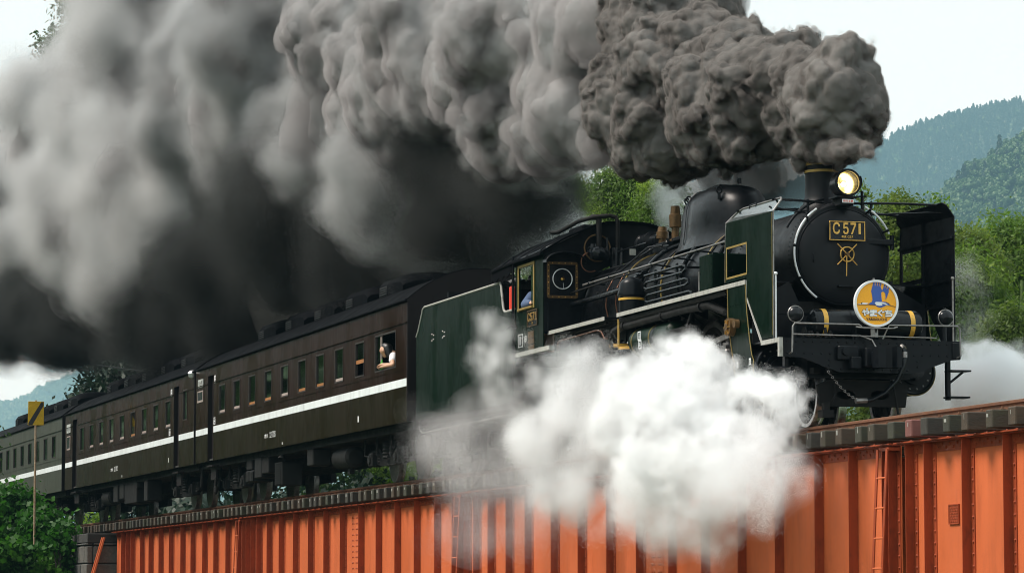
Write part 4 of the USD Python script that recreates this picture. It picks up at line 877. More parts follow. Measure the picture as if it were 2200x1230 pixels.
# ------------------------------------------------------------------ cab
CF, CR, CY = -11.40, -12.97, 1.42
side = Polygon([(CF, 1.72), (CF, 3.36), (CR - 1.15, 3.33), (CR - 1.15, 3.24), (CR, 3.24), (CR, 1.72)])
win = rect(-12.79, 2.51, -11.95, 3.19)
for s in (-1, 1):
    cs = P_('cab_side', MB().ext(side.difference(win), s * CY - 0.012, s * CY + 0.012), 'green', False)
    fm = MB()
    for a, b in (((-12.85, 2.465), (-11.89, 2.5095)), ((-12.85, 3.1905), (-11.89, 3.235)), ((-12.85, 2.51), (-12.7905, 3.19)), ((-11.9495, 2.51), (-11.89, 3.19))):
        fm.span((a[0], s * CY - 0.022 if s < 0 else s * CY + 0.0125, a[1]), (b[0], s * CY - 0.0125 if s < 0 else s * CY + 0.022, b[1]))
    P_('window_frame', fm, 'gold_line', False, parent=cs)
    P_('sliding_pane', MB().span((-12.20, s * 1.395 - 0.004, 2.52), (-11.97, s * 1.395 + 0.004, 3.18)), M['glass'], False, parent=cs)
    P_('arm_rest', MB().span((-12.79, s * CY - 0.05, 2.475), (-11.95, s * CY - 0.0225 if s < 0 else s * CY + 0.05, 2.505)), 'gold_line', False, parent=cs)
    P_('rain_gutter', MB().tube([(CF + 0.02, s * 1.47, 3.36), (CR - 1.2, s * 1.47, 3.30)], 0.016, 8), 'black', parent=cs)
    fl = P_('cab_step_board', MB().span((CR + 0.05, s * 1.35, 1.705), (-10.98, s * 1.455, 1.775)), 'white' if s < 0 else 'black', False)
    P_('cab_handrail', MB().cyl((CR - 0.06, s * 1.47, 1.2), (CR - 0.06, s * 1.47, 3.42), 0.022, n=10), 'black')
    P_('cab_steps', MB().span((-12.9, s * 1.30 - 0.1, 0.70), (-12.45, s * 1.30 + 0.1, 0.73)).span((-12.9, s * 1.30 - 0.1, 1.15), (-12.45, s * 1.30 + 0.1, 1.18)).span((-12.9, s * 1.3 - 0.02, 0.70), (-12.86, s * 1.3 + 0.02, 1.72)), 'under', False)
pl = P_('cab_number_plate', MB().span((-12.27, -1.442, 2.165), (-11.70, -1.4325, 2.435)), 'gloss', False)
fr = MB()
for a, b in (((-12.27, 2.165), (-11.70, 2.178)), ((-12.27, 2.422), (-11.70, 2.435)), ((-12.27, 2.1781), (-12.255, 2.4219)), ((-11.715, 2.1781), (-11.70, 2.4219))):
    fr.span((a[0], -1.450, a[1]), (b[0], -1.4421, b[1]))
P_('frame', fr, 'brass_dull', False, parent=pl)
P_('numeral', MB().text_side('C571', 0.135, -11.985, -1.4421, 2.255, 0.007, bold=True, squeeze=1.12), 'brass', False, parent=pl)
P_('small_lettering', MB().text_side('C57', 0.032, -11.985, -1.4421, 2.20, 0.005, bold=True), 'brass', False, parent=pl)
for x, z, hh in ((-12.05, 2.03, 0.11), (-12.03, 1.92, 0.08), (-12.02, 1.82, 0.07)):
    P_('builder_plate', MB().span((x - 0.20, -1.440, z - hh / 2), (x + 0.12, -1.4325, z + hh / 2)).span((x - 0.16, -1.443, z - 0.01), (x + 0.08, -1.4402, z + 0.005)), 'brass_dull', False)
P_('class_plate', MB().ext(rect(-12.84, 1.86, -12.56, 2.08).difference(rect(-12.82, 1.875, -12.58, 2.065)).union(rect(-12.75, 1.90, -12.70, 2.04)), -1.4375, -1.4325), 'silver', False)
P_('data_mark', MB().ext(rect(-12.45, 1.93, -12.36, 2.03).difference(rect(-12.435, 1.945, -12.375, 1.975)).difference(rect(-12.435, 1.99, -12.375, 2.015)), -1.4375, -1.4325), 'white_clean', False)
# cab front wall with its round clear-view screen
outline = [(-1.42, 2.03), (-1.42, 3.36), (-1.08, 3.58), (-0.70, 3.74), (-0.40, 3.86), (0, 3.885), (0.40, 3.86), (0.70, 3.74), (1.08, 3.58), (1.42, 3.36), (1.42, 2.03)]
fw = Polygon(outline).difference(Point(0, ZC).buffer(0.79)).difference(rect(-0.79, 1.9, 0.79, ZC))
cf = P_('cab_front', MB().ext(fw, CF - 0.012, CF + 0.012, 'yz'), 'black', False)
for s in (-1, 1):
    rr_ = rect(-1.33, 2.62, -0.88, 3.14).buffer(0.04, join_style=1)
    if s > 0:
        rr_ = affinity.scale(rr_, -1, 1, origin=(0, 0))
    fram = P_('front_window_frame', MB().ext(rr_.difference(rr_.buffer(-0.045, join_style=1)), CF + 0.0125, CF + 0.032, 'yz'), 'brass_dull', False)
    P_('bolts', MB().rivets([(CF + 0.032, y * (1 if s < 0 else -1), z) for y in (-1.35, -0.86) for z in np.arange(2.65, 3.15, 0.095)] + [(CF + 0.032, y * (1 if s < 0 else -1), z) for z in (2.60, 3.16) for y in np.arange(-1.28, -0.9, 0.11)], (1, 0, 0), 0.012), 'brass', False, kind='stuff', parent=fram)
    P_('window_plate', MB().ext(rr_.buffer(-0.044, join_style=1), CF + 0.0126, CF + 0.018, 'yz'), 'gloss', False, parent=fram)
    P_('clear_view_screen', MB().ring((CF + 0.024, s * 1.105, 2.90), (1, 0, 0), 0.165, 0.009, 40, 8), 'silver', parent=fram)
    P_('screen_hub', MB().lathe([(0, 0.032), (0.02, 0.028), (0.035, 0.012), (0.04, 0)], (CF + 0.018, s * 1.105, 2.90), (1, 0, 0), 18), 'brass', parent=fram)
    P_('wiper', MB().tube([(CF + 0.025, s * 1.095, 2.83), (CF + 0.025, s * 1.09, 2.74)], 0.004, 6), 'silver', parent=fram)
    hd = [(CF + 0.02, s * (1.105 + 0.34 * math.cos(a)), 3.16 + 0.17 * math.sin(a)) for a in np.linspace(0, math.pi, 15)]
    hv = np.array([h for h in hd] + [(h[0] + 0.22, h[1], h[2] - 0.015) for h in hd])
    hv2 = hv + np.array([0, 0, 0.012])
    q = [(i, i + 1, i + 16, i + 15) for i in range(14)]
    P_('window_hood', MB().add(hv, np.array(q)).add(hv2, np.array(q)).tube(hv2[15:], 0.008, 6), 'black', False, parent=fram)
    P_('pipe_elbow', MB().span((CF + 0.013, s * 1.34 - 0.02, 2.0), (CF + 0.05, s * 1.34 + 0.02, 2.5)), 'black', False)
# cab roof: arched, carried back over the tender as a drooping sheet
yy = np.linspace(-1.52, 1.52, 25)
zr = np.interp(np.abs(yy), [0, 0.40, 0.70, 1.08, 1.42, 1.52], [3.885, 3.86, 3.75, 3.59, 3.39, 3.315])
xsr = [CF + 0.10, -12.6, -13.0, -13.6, -14.25]
drop = [0, 0, 0.0, 0.01, 0.035]
top = np.array([[(x, y, z - d) for y, z in zip(yy, zr)] for x, d in zip(xsr, drop)])
gi = np.arange(top.size // 3).reshape(len(xsr), len(yy))
q = np.stack([gi[:-1, :-1], gi[1:, :-1], gi[1:, 1:], gi[:-1, 1:]], -1).reshape(-1, 4)
bot = top - np.array([0, 0, 0.035])
n0 = top.size // 3
rim = [gi[0, i] for i in range(len(yy))] + [gi[i, -1] for i in range(1, len(xsr))] + [gi[-1, i] for i in range(len(yy) - 2, -1, -1)] + [gi[i, 0] for i in range(len(xsr) - 2, 0, -1)]
rq = [(rim[i], rim[(i + 1) % len(rim)], n0 + rim[(i + 1) % len(rim)], n0 + rim[i]) for i in range(len(rim))]
cr = P_('cab_roof', MB().add(np.vstack([top.reshape(-1, 3), bot.reshape(-1, 3)]), np.vstack([q, q[:, ::-1] + n0, np.array(rq)])), 'roof', 40)
for s in (-1, 1):
    sk = [(x, s * 1.50, 3.30 - 0.03 * math.sin(k * 1.9)) for k, x in enumerate(np.linspace(-13.05, -14.28, 14))]
    lo = [(x, s * 1.49, 3.13 + 0.03 * math.sin(k * 1.7) - 0.05 * (k / 13)) for k, (x, _, _) in enumerate(sk)]
    v = np.array(sk + lo + [(a, b - s * 0.015, c) for a, b, c in sk + lo])
    q = [(i, i + 1, i + 15, i + 14) for i in range(13)] + [(i + 28, i + 42, i + 43, i + 29) for i in range(13)] + [(i + 14, i + 15, i + 43, i + 42) for i in range(13)]
    P_('canvas_skirt', MB().add(v, np.array(q)), 'roof', 40, parent=cr)
    P_('roof_seam', MB().tube([(-12.6, s * y, z + 0.008) for y, z in zip(np.abs(yy[:12]), zr[:12])], 0.022, 6), 'black', parent=cr)
    P_('roof_rod', MB().tube([(CF + 0.06, s * 1.40, 3.40), (CF + 0.06, s * 0.85, 3.66)], 0.014, 6), 'steel_worn', parent=cr)
for x in (-11.55, -12.1, -12.8, -13.5):
    P_('roof_rib', MB().tube([(x, y, z + 0.006) for y, z in zip(yy, zr)], 0.012, 6), 'black', parent=cr)
P_('roof_vent', MB().span((-13.0, -0.5, 3.76), (-12.2, 0.5, 3.91), 0.03), 'roof', False, parent=cr)
P_('cab_floor', MB().span((-13.6, -1.40, 1.60), (CF - 0.02, 1.40, 1.70)), 'under', False)
P_('backhead', MB().lathe([(0, 0), (0.02, 0.70), (0.08, 0.78), (0.4, 0.78)], (-11.9, 0, ZC - 0.05), (1, 0, 0), 32), 'under')
P_('wing_mirror', MB().tube([(-12.9, -1.44, 2.22), (-13.0, -1.52, 2.24), (-13.1, -1.55, 2.20)], 0.022, 8), 'black')

# ------------------------------------------------------------------ headmark hung on the deck rail
hmx, hmz, HR = -0.70, 1.625, 0.318
H = thing('train_headmark', 'round yellow headmark with a flying blue crane hung above the buffer beam', 'headmark', (hmx, 0.0, hmz))
hmy = 0.012
disc = Point(0, 0).buffer(HR, 48)
def hm(poly, d0, d1):
    return MB().ext(affinity.translate(poly, hmy, hmz), hmx + d0, hmx + d1, 'yz')
part(H, 'back_plate', hm(disc, -0.03, 0.0), M['white_clean'], 30)
part(H, 'rim', hm(disc.difference(Point(0, 0).buffer(HR - 0.030, 48)), 0.0005, 0.022), M['white_clean'], 30)
part(H, 'yellow_face', hm(Point(0, 0).buffer(HR - 0.0305, 48), 0.0006, 0.006), M['mark_yellow'])
K = HR / 530.0
def hp(pts):
    return Polygon([((a - 662) * K, (640 - b) * K) for a, b in pts]).buffer(0).intersection(Point(0, 0).buffer(HR - 0.033, 48))
w1 = hp([(600, 150), (628, 150), (632, 245), (640, 250), (655, 152), (690, 155), (680, 245), (690, 250), (715, 160), (745, 165), (728, 250), (740, 255), (760, 170), (797, 180), (770, 262), (790, 310), (805, 345), (780, 400), (785, 480), (800, 590), (760, 605), (640, 605), (612, 640), (625, 680), (560, 672), (465, 662), (555, 605), (572, 560), (560, 450), (540, 370), (570, 260)])
w2 = hp([(850, 235), (862, 195), (885, 205), (868, 285), (878, 290), (905, 215), (930, 232), (915, 310), (925, 315), (950, 262), (975, 285), (960, 350), (970, 365), (930, 470), (885, 560), (893, 480), (878, 405), (842, 370), (805, 372), (785, 395), (800, 350), (832, 300)])
bl = hp([(612, 650), (640, 690), (700, 722), (770, 735), (830, 712), (890, 682), (995, 676), (965, 640), (885, 600), (780, 598), (640, 603)])
part(H, 'crane', hm(shapely.union_all([w1, w2, bl]), 0.0062, 0.009), M['mark_blue'])
wh = hp([(622, 632), (650, 606), (780, 606), (880, 628), (962, 672), (900, 668), (820, 642), (785, 652), (812, 682), (740, 692), (660, 682)])
nk = hp([(205, 666), (290, 650), (330, 630), (440, 635), (468, 642), (430, 664), (320, 668)])
part(H, 'crane_white', hm(shapely.union_all([wh, nk]), 0.0092, 0.012), M['white_clean'])
bk = shapely.union_all([hp([(288, 650), (300, 628), (335, 620), (322, 636), (300, 666)]), hp([(203, 668), (300, 670), (460, 668), (625, 672), (625, 684), (460, 678), (205, 680)]), hp([(985, 668), (1150, 712), (1150, 722), (985, 682)]), hp([(880, 598), (960, 630), (1000, 668), (955, 640), (900, 612)])])
part(H, 'crane_outline', hm(bk, 0.0122, 0.0135), M['mark_black'])
KANA = [  # drawn strokes: ya, ma, gu, chi
    ([[(0.02, 0.60), (0.70, 0.74), (0.96, 0.68), (0.98, 0.50), (0.86, 0.40), (0.60, 0.40)], [(0.24, 0.98), (0.42, 0.02)]], 315, 480, [((0.72, 0.99), 0.10)]),
    ([[(0.05, 0.84), (0.98, 0.84)], [(0.05, 0.58), (0.98, 0.58)], [(0.52, 1.0), (0.52, 0.16)], [(0.52, 0.22), (0.30, 0.30), (0.10, 0.22), (0.10, 0.08), (0.34, 0.04), (0.52, 0.14), (0.98, 0.06)]], 497, 672, []),
    ([[(0.80, 0.98), (0.10, 0.52), (0.82, 0.02)], [(0.86, 0.74), (0.92, 0.54)], [(1.06, 0.78), (1.12, 0.58)]], 690, 820, []),
    ([[(0.02, 0.80), (0.98, 0.80)], [(0.42, 1.0), (0.24, 0.44), (0.70, 0.50), (0.98, 0.36), (0.90, 0.10), (0.10, 0.05)]], 858, 1035, [])]
for st, a0, a1, dots in KANA:
    y0, y1 = (a0 - 662) * K, (a1 - 662) * K
    z0, z1 = (640 - 945) * K, (640 - 775) * K
    g = shapely.union_all([LineString([(y0 + u * (y1 - y0), z0 + 0.012 + v * (z1 - z0 - 0.018)) for u, v in s]).buffer(0.0095, cap_style=2, join_style=2) for s in st] + [Point(y0 + u * (y1 - y0), z0 + v * (z1 - z0)).buffer(r * 0.14).difference(Point(y0 + u * (y1 - y0), z0 + v * (z1 - z0)).buffer(r * 0.05)) for (u, v), r in dots])
    c = part(H, 'kana_letter', hm(g.buffer(0.004, join_style=2), 0.0062, 0.010), M['mark_black'])
    part(c, 'letter_face', hm(g, 0.0102, 0.018), M['white_clean'])
part(H, 'roman_lettering', MB().text_front('YAMAGUCHI', 0.035, hmx + 0.0062, hmy + (668 - 662) * K, hmz + (640 - 1026) * K, 0.004, bold=True, squeeze=1.0), M['mark_black'])
part(H, 'hanger', MB().span((hmx - 0.05, hmy - 0.03, hmz + HR - 0.01), (hmx - 0.02, hmy - 0.005, hmz + HR + 0.025)).span((hmx - 0.06, -0.05, hmz - 0.45), (hmx - 0.031, 0.05, hmz - 0.1)), M['steel_worn'])
# ------------------------------------------------------------------ tender and its coal
T = thing('tender', 'dark green tender with white edge line coupled behind the locomotive cab', 'tender', (-16.3, 0, 0))
tp = Polygon([(-13.04, 0.98), (-13.04, 2.53), (-13.62, 2.53), (-13.72, 2.56), (-13.77, 2.63), (-13.90, 3.0), (-13.97, 3.06), (-19.02, 3.06), (-19.14, 3.02), (-19.20, 2.94), (-19.45, 2.66), (-19.60, 2.55), (-19.60, 0.98)])
for s in (-1, 1):
    sd = part(T, 'side_sheet', MB().ext(tp, s * 1.42 - 0.01, s * 1.42 + 0.01), M['green'])
    e = list(tp.exterior.coords)
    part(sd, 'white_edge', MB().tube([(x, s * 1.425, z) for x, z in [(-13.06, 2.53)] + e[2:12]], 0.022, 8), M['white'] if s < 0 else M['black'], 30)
    part(sd, 'rivets', MB().rivets([(x, s * 1.431, z) for x in (-13.10, -19.5) for z in np.arange(1.1, 2.4, 0.12)], (0, s, 0), 0.010), M['green'], kind='stuff')
    for k in range(2):
        part(sd, 'lifting_bolt', MB().rivets([(-18.45 + 0.75 * k + dx, s * 1.431, 2.45 + dz) for dx, dz in ((0, 0.06), (0.12, 0.03), (0, -0.06), (0.1, -0.04))], (0, s, 0), 0.02), M['steel_worn'])
part(T, 'front_sheet', MB().span((-13.9, -1.41, 1.0), (-13.86, 1.41, 2.95)), M['black'])
part(T, 'rear_sheet', MB().span((-19.60, -1.41, 0.98), (-19.57, 1.41, 2.55)), M['black'])
part(T, 'top_deck', MB().span((-19.2, -1.41, 2.93), (-17.4, 1.41, 2.97)).span((-17.44, -1.41, 2.97), (-17.40, 1.41, 3.2)), M['black'])
part(T, 'coal_floor', MB().span((-17.4, -1.41, 2.60), (-13.9, 1.41, 2.64)), M['under'])
part(T, 'underframe', MB().span((-19.65, -1.25, 0.78), (-13.0, 1.25, 0.98)).span((-19.68, -1.30, 0.72), (-19.60, 1.30, 1.0)), M['under'])
part(T, 'water_pipe', MB().tube([(-13.15, -1.2, 0.80), (-13.2, -1.32, 0.90), (-13.4, -1.34, 0.92), (-17.5, -1.34, 0.92), (-19.3, -1.34, 0.92)], 0.07, 12), M['undergrey'], 30)
part(T, 'thin_pipe', MB().tube([(-13.6, -1.39, 0.78), (-16.0, -1.39, 0.76), (-19.3, -1.39, 0.74), (-19.5, -1.39, 0.82), (-19.52, -1.40, 1.0)], 0.011, 8), M['steel_worn'], 30)
part(T, 'end_handrail', MB().cyl((-13.02, -1.46, 1.0), (-13.02, -1.46, 2.45), 0.016, n=8), M['black'], 30)
part(T, 'red_box', MB().span((-13.56, -1.39, 2.535), (-13.36, -1.33, 2.96), 0.02), M['red'], label='red box at the front of the tender')
for cx in (-14.8, -18.0):
    bg = part(T, 'bogie_frame', MB().ext(Polygon([(cx - 1.25, 0.38), (cx - 1.25, 0.60), (cx - 0.6, 0.66), (cx + 0.6, 0.66), (cx + 1.25, 0.60), (cx + 1.25, 0.38), (cx + 0.5, 0.26), (cx - 0.5, 0.26)]).difference(rect(cx - 0.35, 0.36, cx + 0.35, 0.52)), -1.0, -0.92).span((cx - 0.2, -1.0, 0.5), (cx + 0.2, 1.0, 0.78)), M['under'])
    for dx in (-0.85, 0.85):
        part(bg, 'axle_box', MB().span((cx + dx - 0.12, -1.10, 0.32), (cx + dx + 0.12, -0.90, 0.58), 0.02).span((cx + dx - 0.07, -1.13, 0.36), (cx + dx + 0.07, -1.101, 0.52), 0.01), M['undergrey'])
        part(bg, 'leaf_spring', MB().ext(Polygon([(cx + dx - 0.38, 0.62), (cx + dx + 0.38, 0.62), (cx + dx + 0.1, 0.76), (cx + dx - 0.1, 0.76)]), -1.06, -0.98), M['undergrey'])
        for s in (-1, 1):
            part(T, 'wheel', MB().lathe([(0.068, 0), (0.068, 0.33), (0.062, 0.36), (0.068, 0.43), (-0.02, 0.432), (-0.045, 0.455), (-0.068, 0.455), (-0.068, 0.36), (-0.05, 0.33), (-0.068, 0)], (cx + dx, s * 0.56, 0.43), (0, s, 0), 40), M['steel_worn'], 30)
    part(T, 'brake_rigging', MB().bar((cx - 1.1, -0.84, 0.30), (cx + 1.1, -0.84, 0.30), 0.04, 0.05).span((cx - 0.38, -0.7, 0.2), (cx - 0.26, -0.5, 0.55)).span((cx + 0.26, -0.7, 0.2), (cx + 0.38, -0.5, 0.55)), M['under'])
part(T, 'brake_hose', MB().tube([(-19.4, -0.95, 0.85), (-19.5, -0.97, 0.55), (-19.75, -0.97, 0.36), (-20.0, -0.97, 0.42), (-20.15, -0.95, 0.75)], 0.045, 10), M['undergrey'], 30)
cm = MB(); rr = random.Random(11)
for k in range(520):
    x = rr.uniform(-17.3, -14.0); y = rr.uniform(-1.36, 1.36)
    h = 0.32 * math.exp(-((y) / 0.95) ** 2) * (0.8 + 0.2 * math.sin(x * 3)) + 0.08
    s_ = rr.uniform(0.05, 0.12)
    pts = np.array([[rr.gauss(0, 1) for _ in range(3)] for _ in range(9)]); pts /= np.linalg.norm(pts, axis=1)[:, None]
    hull = trimesh.convex.convex_hull(pts * s_ * np.array([1.1, 1, 0.8]))
    cm.add(np.array(hull.vertices) + np.array([x, y, 2.95 + h * rr.uniform(0.55, 1.0)]), hull.faces)
cm.add(*MB().ext(Polygon([(-1.39, 2.65), (1.39, 2.65), (1.36, 2.96), (0.5, 3.18), (-0.5, 3.18), (-1.36, 2.96)]), -17.38, -13.95, 'yz').mesh())
solo('coal_heap', cm, M['coal'], 'heap of black coal lumps on top of the tender', 'coal', kind='stuff', loc=(-15.5, 0, 2.65))

# ------------------------------------------------------------------ coaches
CYW = 1.45


def coach(name_label, x1, x0, wins, doors, small, vents, number, front_taper, number_x, reflect=None, olive='olive', brown='brown', extra=None):
    """x1: front end, x0: rear end; wins: (left, right, bottom, top, sash); doors: (left, right)."""
    c = thing('passenger_coach', name_label, 'railway coach', ((x0 + x1) / 2, 0, 0.0))
    ztop, zmid, zst0, zst1, zbot = 3.27, 1.745, 1.672, 1.822, 1.0
    sidep = rect(x0, 1.98, x1, ztop)
    holes = [rect(a, b_, c_, d_) for a, c_, b_, d_, _ in wins]
    dh = [rect(a, 1.98, b_, 3.07) for a, b_ in doors]
    up = sidep.difference(shapely.union_all(holes + dh)) if holes else sidep
    low = rect(x0, zbot, x1, 1.98).difference(shapely.union_all([rect(a, 0.9, b_, 2.0) for a, b_ in doors])) if doors else rect(x0, zbot, x1, 1.98)
    lowA, lowB, st = low.intersection(rect(x0 - 1, zst1, x1 + 1, 3)), low.intersection(rect(x0 - 1, 0, x1 + 1, zst0)), low.intersection(rect(x0 - 1, zst0, x1 + 1, zst1))
    for s in (-1, 1):
        y0, y1 = s * CYW, s * (CYW - 0.04)
        w = part(c, 'side_wall', MB().ext(up, y0, y1).ext(lowA, y0, y1), M[brown])
        part(w, 'lower_panel', MB().ext(lowB, y0, y1).ext(st, s * (CYW - 0.004), y1), M[olive])
        part(w, 'white_stripe', MB().ext(st, s * (CYW + 0.001), s * (CYW - 0.0035)), M['stripe'])
        sm = MB()
        cuts = sorted([(a, b_) for a, b_ in doors])
        segs, cur = [], x0
        for a, b_ in cuts:
            segs.append((cur, a)); cur = b_
        segs.append((cur, x1))
        for a, b_ in segs:
            if b_ - a > 0.1:
                sm.span((a + 0.03, s * (CYW + 0.0005), 1.992), (b_ - 0.03, s * (CYW + 0.010), 2.006)).span((a + 0.03, s * (CYW + 0.0005), 2.872), (b_ - 0.03, s * (CYW + 0.022), 2.892))
        part(w, 'moulding', sm, M[brown])
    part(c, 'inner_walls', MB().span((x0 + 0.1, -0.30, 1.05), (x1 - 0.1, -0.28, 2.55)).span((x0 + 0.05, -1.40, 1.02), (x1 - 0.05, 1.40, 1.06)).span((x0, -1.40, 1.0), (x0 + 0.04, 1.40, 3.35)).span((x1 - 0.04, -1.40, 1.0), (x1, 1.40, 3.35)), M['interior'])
    for a, b_ in doors:
        for s in (-1, 1):
            d = part(c, 'door', MB().span((a + 0.01, s * (CYW - 0.13), 1.05), (b_ - 0.01, s * (CYW - 0.10), 3.05)), M['darkred'])
            part(d, 'door_glass', MB().span(((a + b_) / 2 - 0.17, s * (CYW - 0.0995), 2.15), ((a + b_) / 2 + 0.17, s * (CYW - 0.0965), 2.75)), M['gloss'])
            part(d, 'door_jamb', MB().span((a, s * (CYW - 0.12), 1.0), (a + 0.009, s * (CYW - 0.002), 3.07)).span((b_ - 0.009, s * (CYW - 0.12), 1.0), (b_, s * (CYW - 0.002), 3.07)).span((a, s * (CYW - 0.15), 0.86), (b_, s * (CYW + 0.02), 0.90)).span((a + 0.04, s * (CYW - 0.12), 0.55), (b_ - 0.04, s * (CYW - 0.08), 0.86)), M['darkred'])
    for k, (a, c_, b_, d_, kind) in enumerate(wins):
        for s in (-1, 1):
            fm = MB()
            t = 0.028
            yo, yi = s * (CYW + 0.006), s * (CYW - 0.05)
            for p, q in (((a, b_), (c_, b_ + t)), ((a, d_ - t), (c_, d_)), ((a, b_ + t), (a + t, d_ - t)), ((c_ - t, b_ + t), (c_, d_ - t))):
                fm.span((p[0], min(yo, yi), p[1]), (q[0], max(yo, yi), q[1]))
            wf = part(c, 'window', fm, M['sash'])
            g0 = b_ + t
            if kind == 'open' and s < 0:
                g0 = b_ + 0.27
                part(wf, 'lower_sash', MB().span((a + t, s * (CYW - 0.03), g0 - 0.0), (c_ - t, s * (CYW - 0.012), g0 + 0.075)), M['sash_tan'])
            elif kind in ('tan', 'grey') and s < 0:
                part(wf, 'lower_sash', MB().span((a + t, s * (CYW - 0.03), g0), (c_ - t, s * (CYW - 0.012), g0 + 0.06)), M['sash_tan' if kind == 'tan' else 'sash_grey'])
                g0 += 0.06
            elif kind == 'wide' and s < 0:
                part(wf, 'mullion', MB().span((a + 0.40, s * (CYW - 0.035), b_ + t), (a + 0.45, s * (CYW - 0.01), d_ - t)), M['sash_grey'])
                part(wf, 'pane', MB().span((a + t, s * (CYW - 0.026), g0), (a + 0.399, s * (CYW - 0.022), d_ - t)), M['glass'])
                continue
            part(wf, 'pane', MB().span((a + t, s * (CYW - 0.026), g0 + 0.0005), (c_ - t, s * (CYW - 0.022), d_ - t - 0.0005)), M['glass'])
    for (a, c_, b_, d_, what) in small:
        for s in (-1,):
            if what == 'window':
                q = part(c, 'small_window', MB().span((a, -CYW - 0.010, b_), (c_, -CYW - 0.0008, d_)), M['sash_grey'])
                part(q, 'pane', MB().span((a + 0.05, -CYW - 0.0125, b_ + 0.05), (c_ - 0.05, -CYW - 0.0102, d_ - 0.03)), M['gloss'])
            elif what == 'board':
                q = part(c, 'destination_board', MB().span((a, -CYW - 0.016, b_), (c_, -CYW - 0.0008, d_)), paint_board, label='pale route board with dark characters')
                lm = MB()
                for i in range(3):
                    lm.ext(affinity.translate(shapely.union_all([LineString([(u * 0.13, v * 0.10) for u, v in st_]).buffer(0.008, cap_style=2) for st_ in KNAMES[(i + 1) % 4]]), a + 0.06 + 0.18 * i, b_ + (0.03 if i % 2 else 0.05)), -CYW - 0.018, -CYW - 0.0162)
                part(q, 'board_lettering', lm, M['sign_black'])
            elif what == 'mark':
                part(c, 'side_mark', MB().ext(rect(a, b_, c_, d_).difference(rect(a + (c_ - a) * 0.45, b_ + (d_ - b_) * 0.1, c_ - (c_ - a) * 0.12, b_ + (d_ - b_) * 0.4)).difference(rect(a + (c_ - a) * 0.45, b_ + (d_ - b_) * 0.55, c_ - (c_ - a) * 0.12, b_ + (d_ - b_) * 0.75)), -CYW - 0.004, -CYW - 0.0008), M['white_clean'])
    # roof: low arch with an eave strip, built across the whole length
    yy = np.linspace(-1.47, 1.47, 21)
    zz = 3.29 + 0.63 * (1 - np.abs(yy / 1.47) ** 2.05)
    pts = np.array([[(x, y, z) for y, z in zip(yy, zz)] for x in (x0 + 0.0, x1 - 0.0)])
    b = MB()
    i_ = np.arange(42).reshape(2, 21)
    b.add(pts.reshape(-1, 3), np.stack([i_[0, :-1], i_[1, :-1], i_[1, 1:], i_[0, 1:]], -1))
    b.ext(Polygon(list(zip(yy, zz))), x0 + 0.001, x0 + 0.03, 'yz')
    rf = part(c, 'roof', b, M['roof'], 40)
    part(rf, 'roof_end', MB().ext(Polygon(list(zip(yy, zz))), x1 - 0.03, x1 + 0.002, 'yz'), M['darkred'])
    part(rf, 'end_bead', MB().tube([(x1 - 0.01, y, z + 0.008) for y, z in zip(yy, zz)], 0.014, 6), M['roof'], 30)
    for s in (-1, 1):
        part(rf, 'eave_gutter', MB().tube([(x0, s * 1.475, 3.295), (x1, s * 1.475, 3.295)], 0.026, 8), M['roof'], 30)
    for vx in vents:
        cs = [(-0.70, 3.70), (-0.70, 4.00), (-0.62, 4.11), (-0.36, 4.20), (0, 4.23), (0.36, 4.20), (0.62, 4.11), (0.70, 4.00), (0.70, 3.70)]
        ln = 1.95
        sec = []
        for f_, sc in ((0.0, 0.90), (0.03, 1.0), (0.62, 1.0), (0.85, 0.94), (0.95, 0.82), (1.0, 0.60)):
            sec.append([(vx + f_ * ln, y, 3.70 + (z - 3.70) * sc) for y, z in cs])
        sec = np.array(sec); n_ = len(cs)
        k_ = np.arange(len(sec) * n_).reshape(len(sec), n_)
        vb = MB().add(sec.reshape(-1, 3), np.stack([k_[:-1, :-1], k_[:-1, 1:], k_[1:, 1:], k_[1:, :-1]], -1).reshape(-1, 4))
        vb.add(sec[-1], np.array([[0, i, i + 1] for i in range(1, n_ - 1)])).add(sec[0], np.array([[0, i + 1, i] for i in range(1, n_ - 1)]))
        v_ = part(rf, 'roof_ventilator', vb, M['roof'], 35)
        gm = MB()
        for s in (-1, 1):
            gm.span((vx + 0.10, s * 0.701, 3.79), (vx + 0.68, s * 0.712, 3.98))
        part(v_, 'grille', gm, M['sign_black'])
        lm = MB()
        for z in np.arange(3.81, 3.98, 0.045):
            for s in (-1, 1):
                lm.bar((vx + 0.10, s * 0.718, z), (vx + 0.68, s * 0.718, z), 0.012, 0.012)
        part(v_, 'louvres', lm, M['roof'], kind='stuff')
    # ends, gangways, frame, bogies, boxes
    for xe, sg in ((x1, 1), (x0, -1)):
        if True:
            part(c, 'end_wall', MB().ext(rect(-1.43, 1.0, 1.43, 3.29).difference(rect(-0.45, 1.05, 0.45, 3.05)), xe - 0.02 * sg if sg < 0 else xe - 0.018, xe + 0.003 if sg > 0 else xe - 0.003, 'yz').span((xe - 0.01, -1.44, 1.0), (xe + 0.012 * sg, -1.36, 3.28)), M['darkred'])
            part(c, 'gangway_bellows', MB().ext(rect(-0.55, 0.98, 0.55, 3.15).difference(rect(-0.42, 1.08, 0.42, 3.02)), xe + 0.02 * sg, xe + 0.20 * sg, 'yz'), M['sign_black'])
            part(c, 'corner_post', MB().span((xe - 0.03, -1.452, 1.0), (xe + 0.02 * sg, -1.40, 3.27)), M['darkred'])
    part(c, 'underframe', MB().span((x0 + 0.1, -1.30, 0.86), (x1 - 0.1, 1.30, 1.0)).span((x0 + 5, -0.5, 0.55), (x1 - 5, 0.5, 0.86)), M['under'])
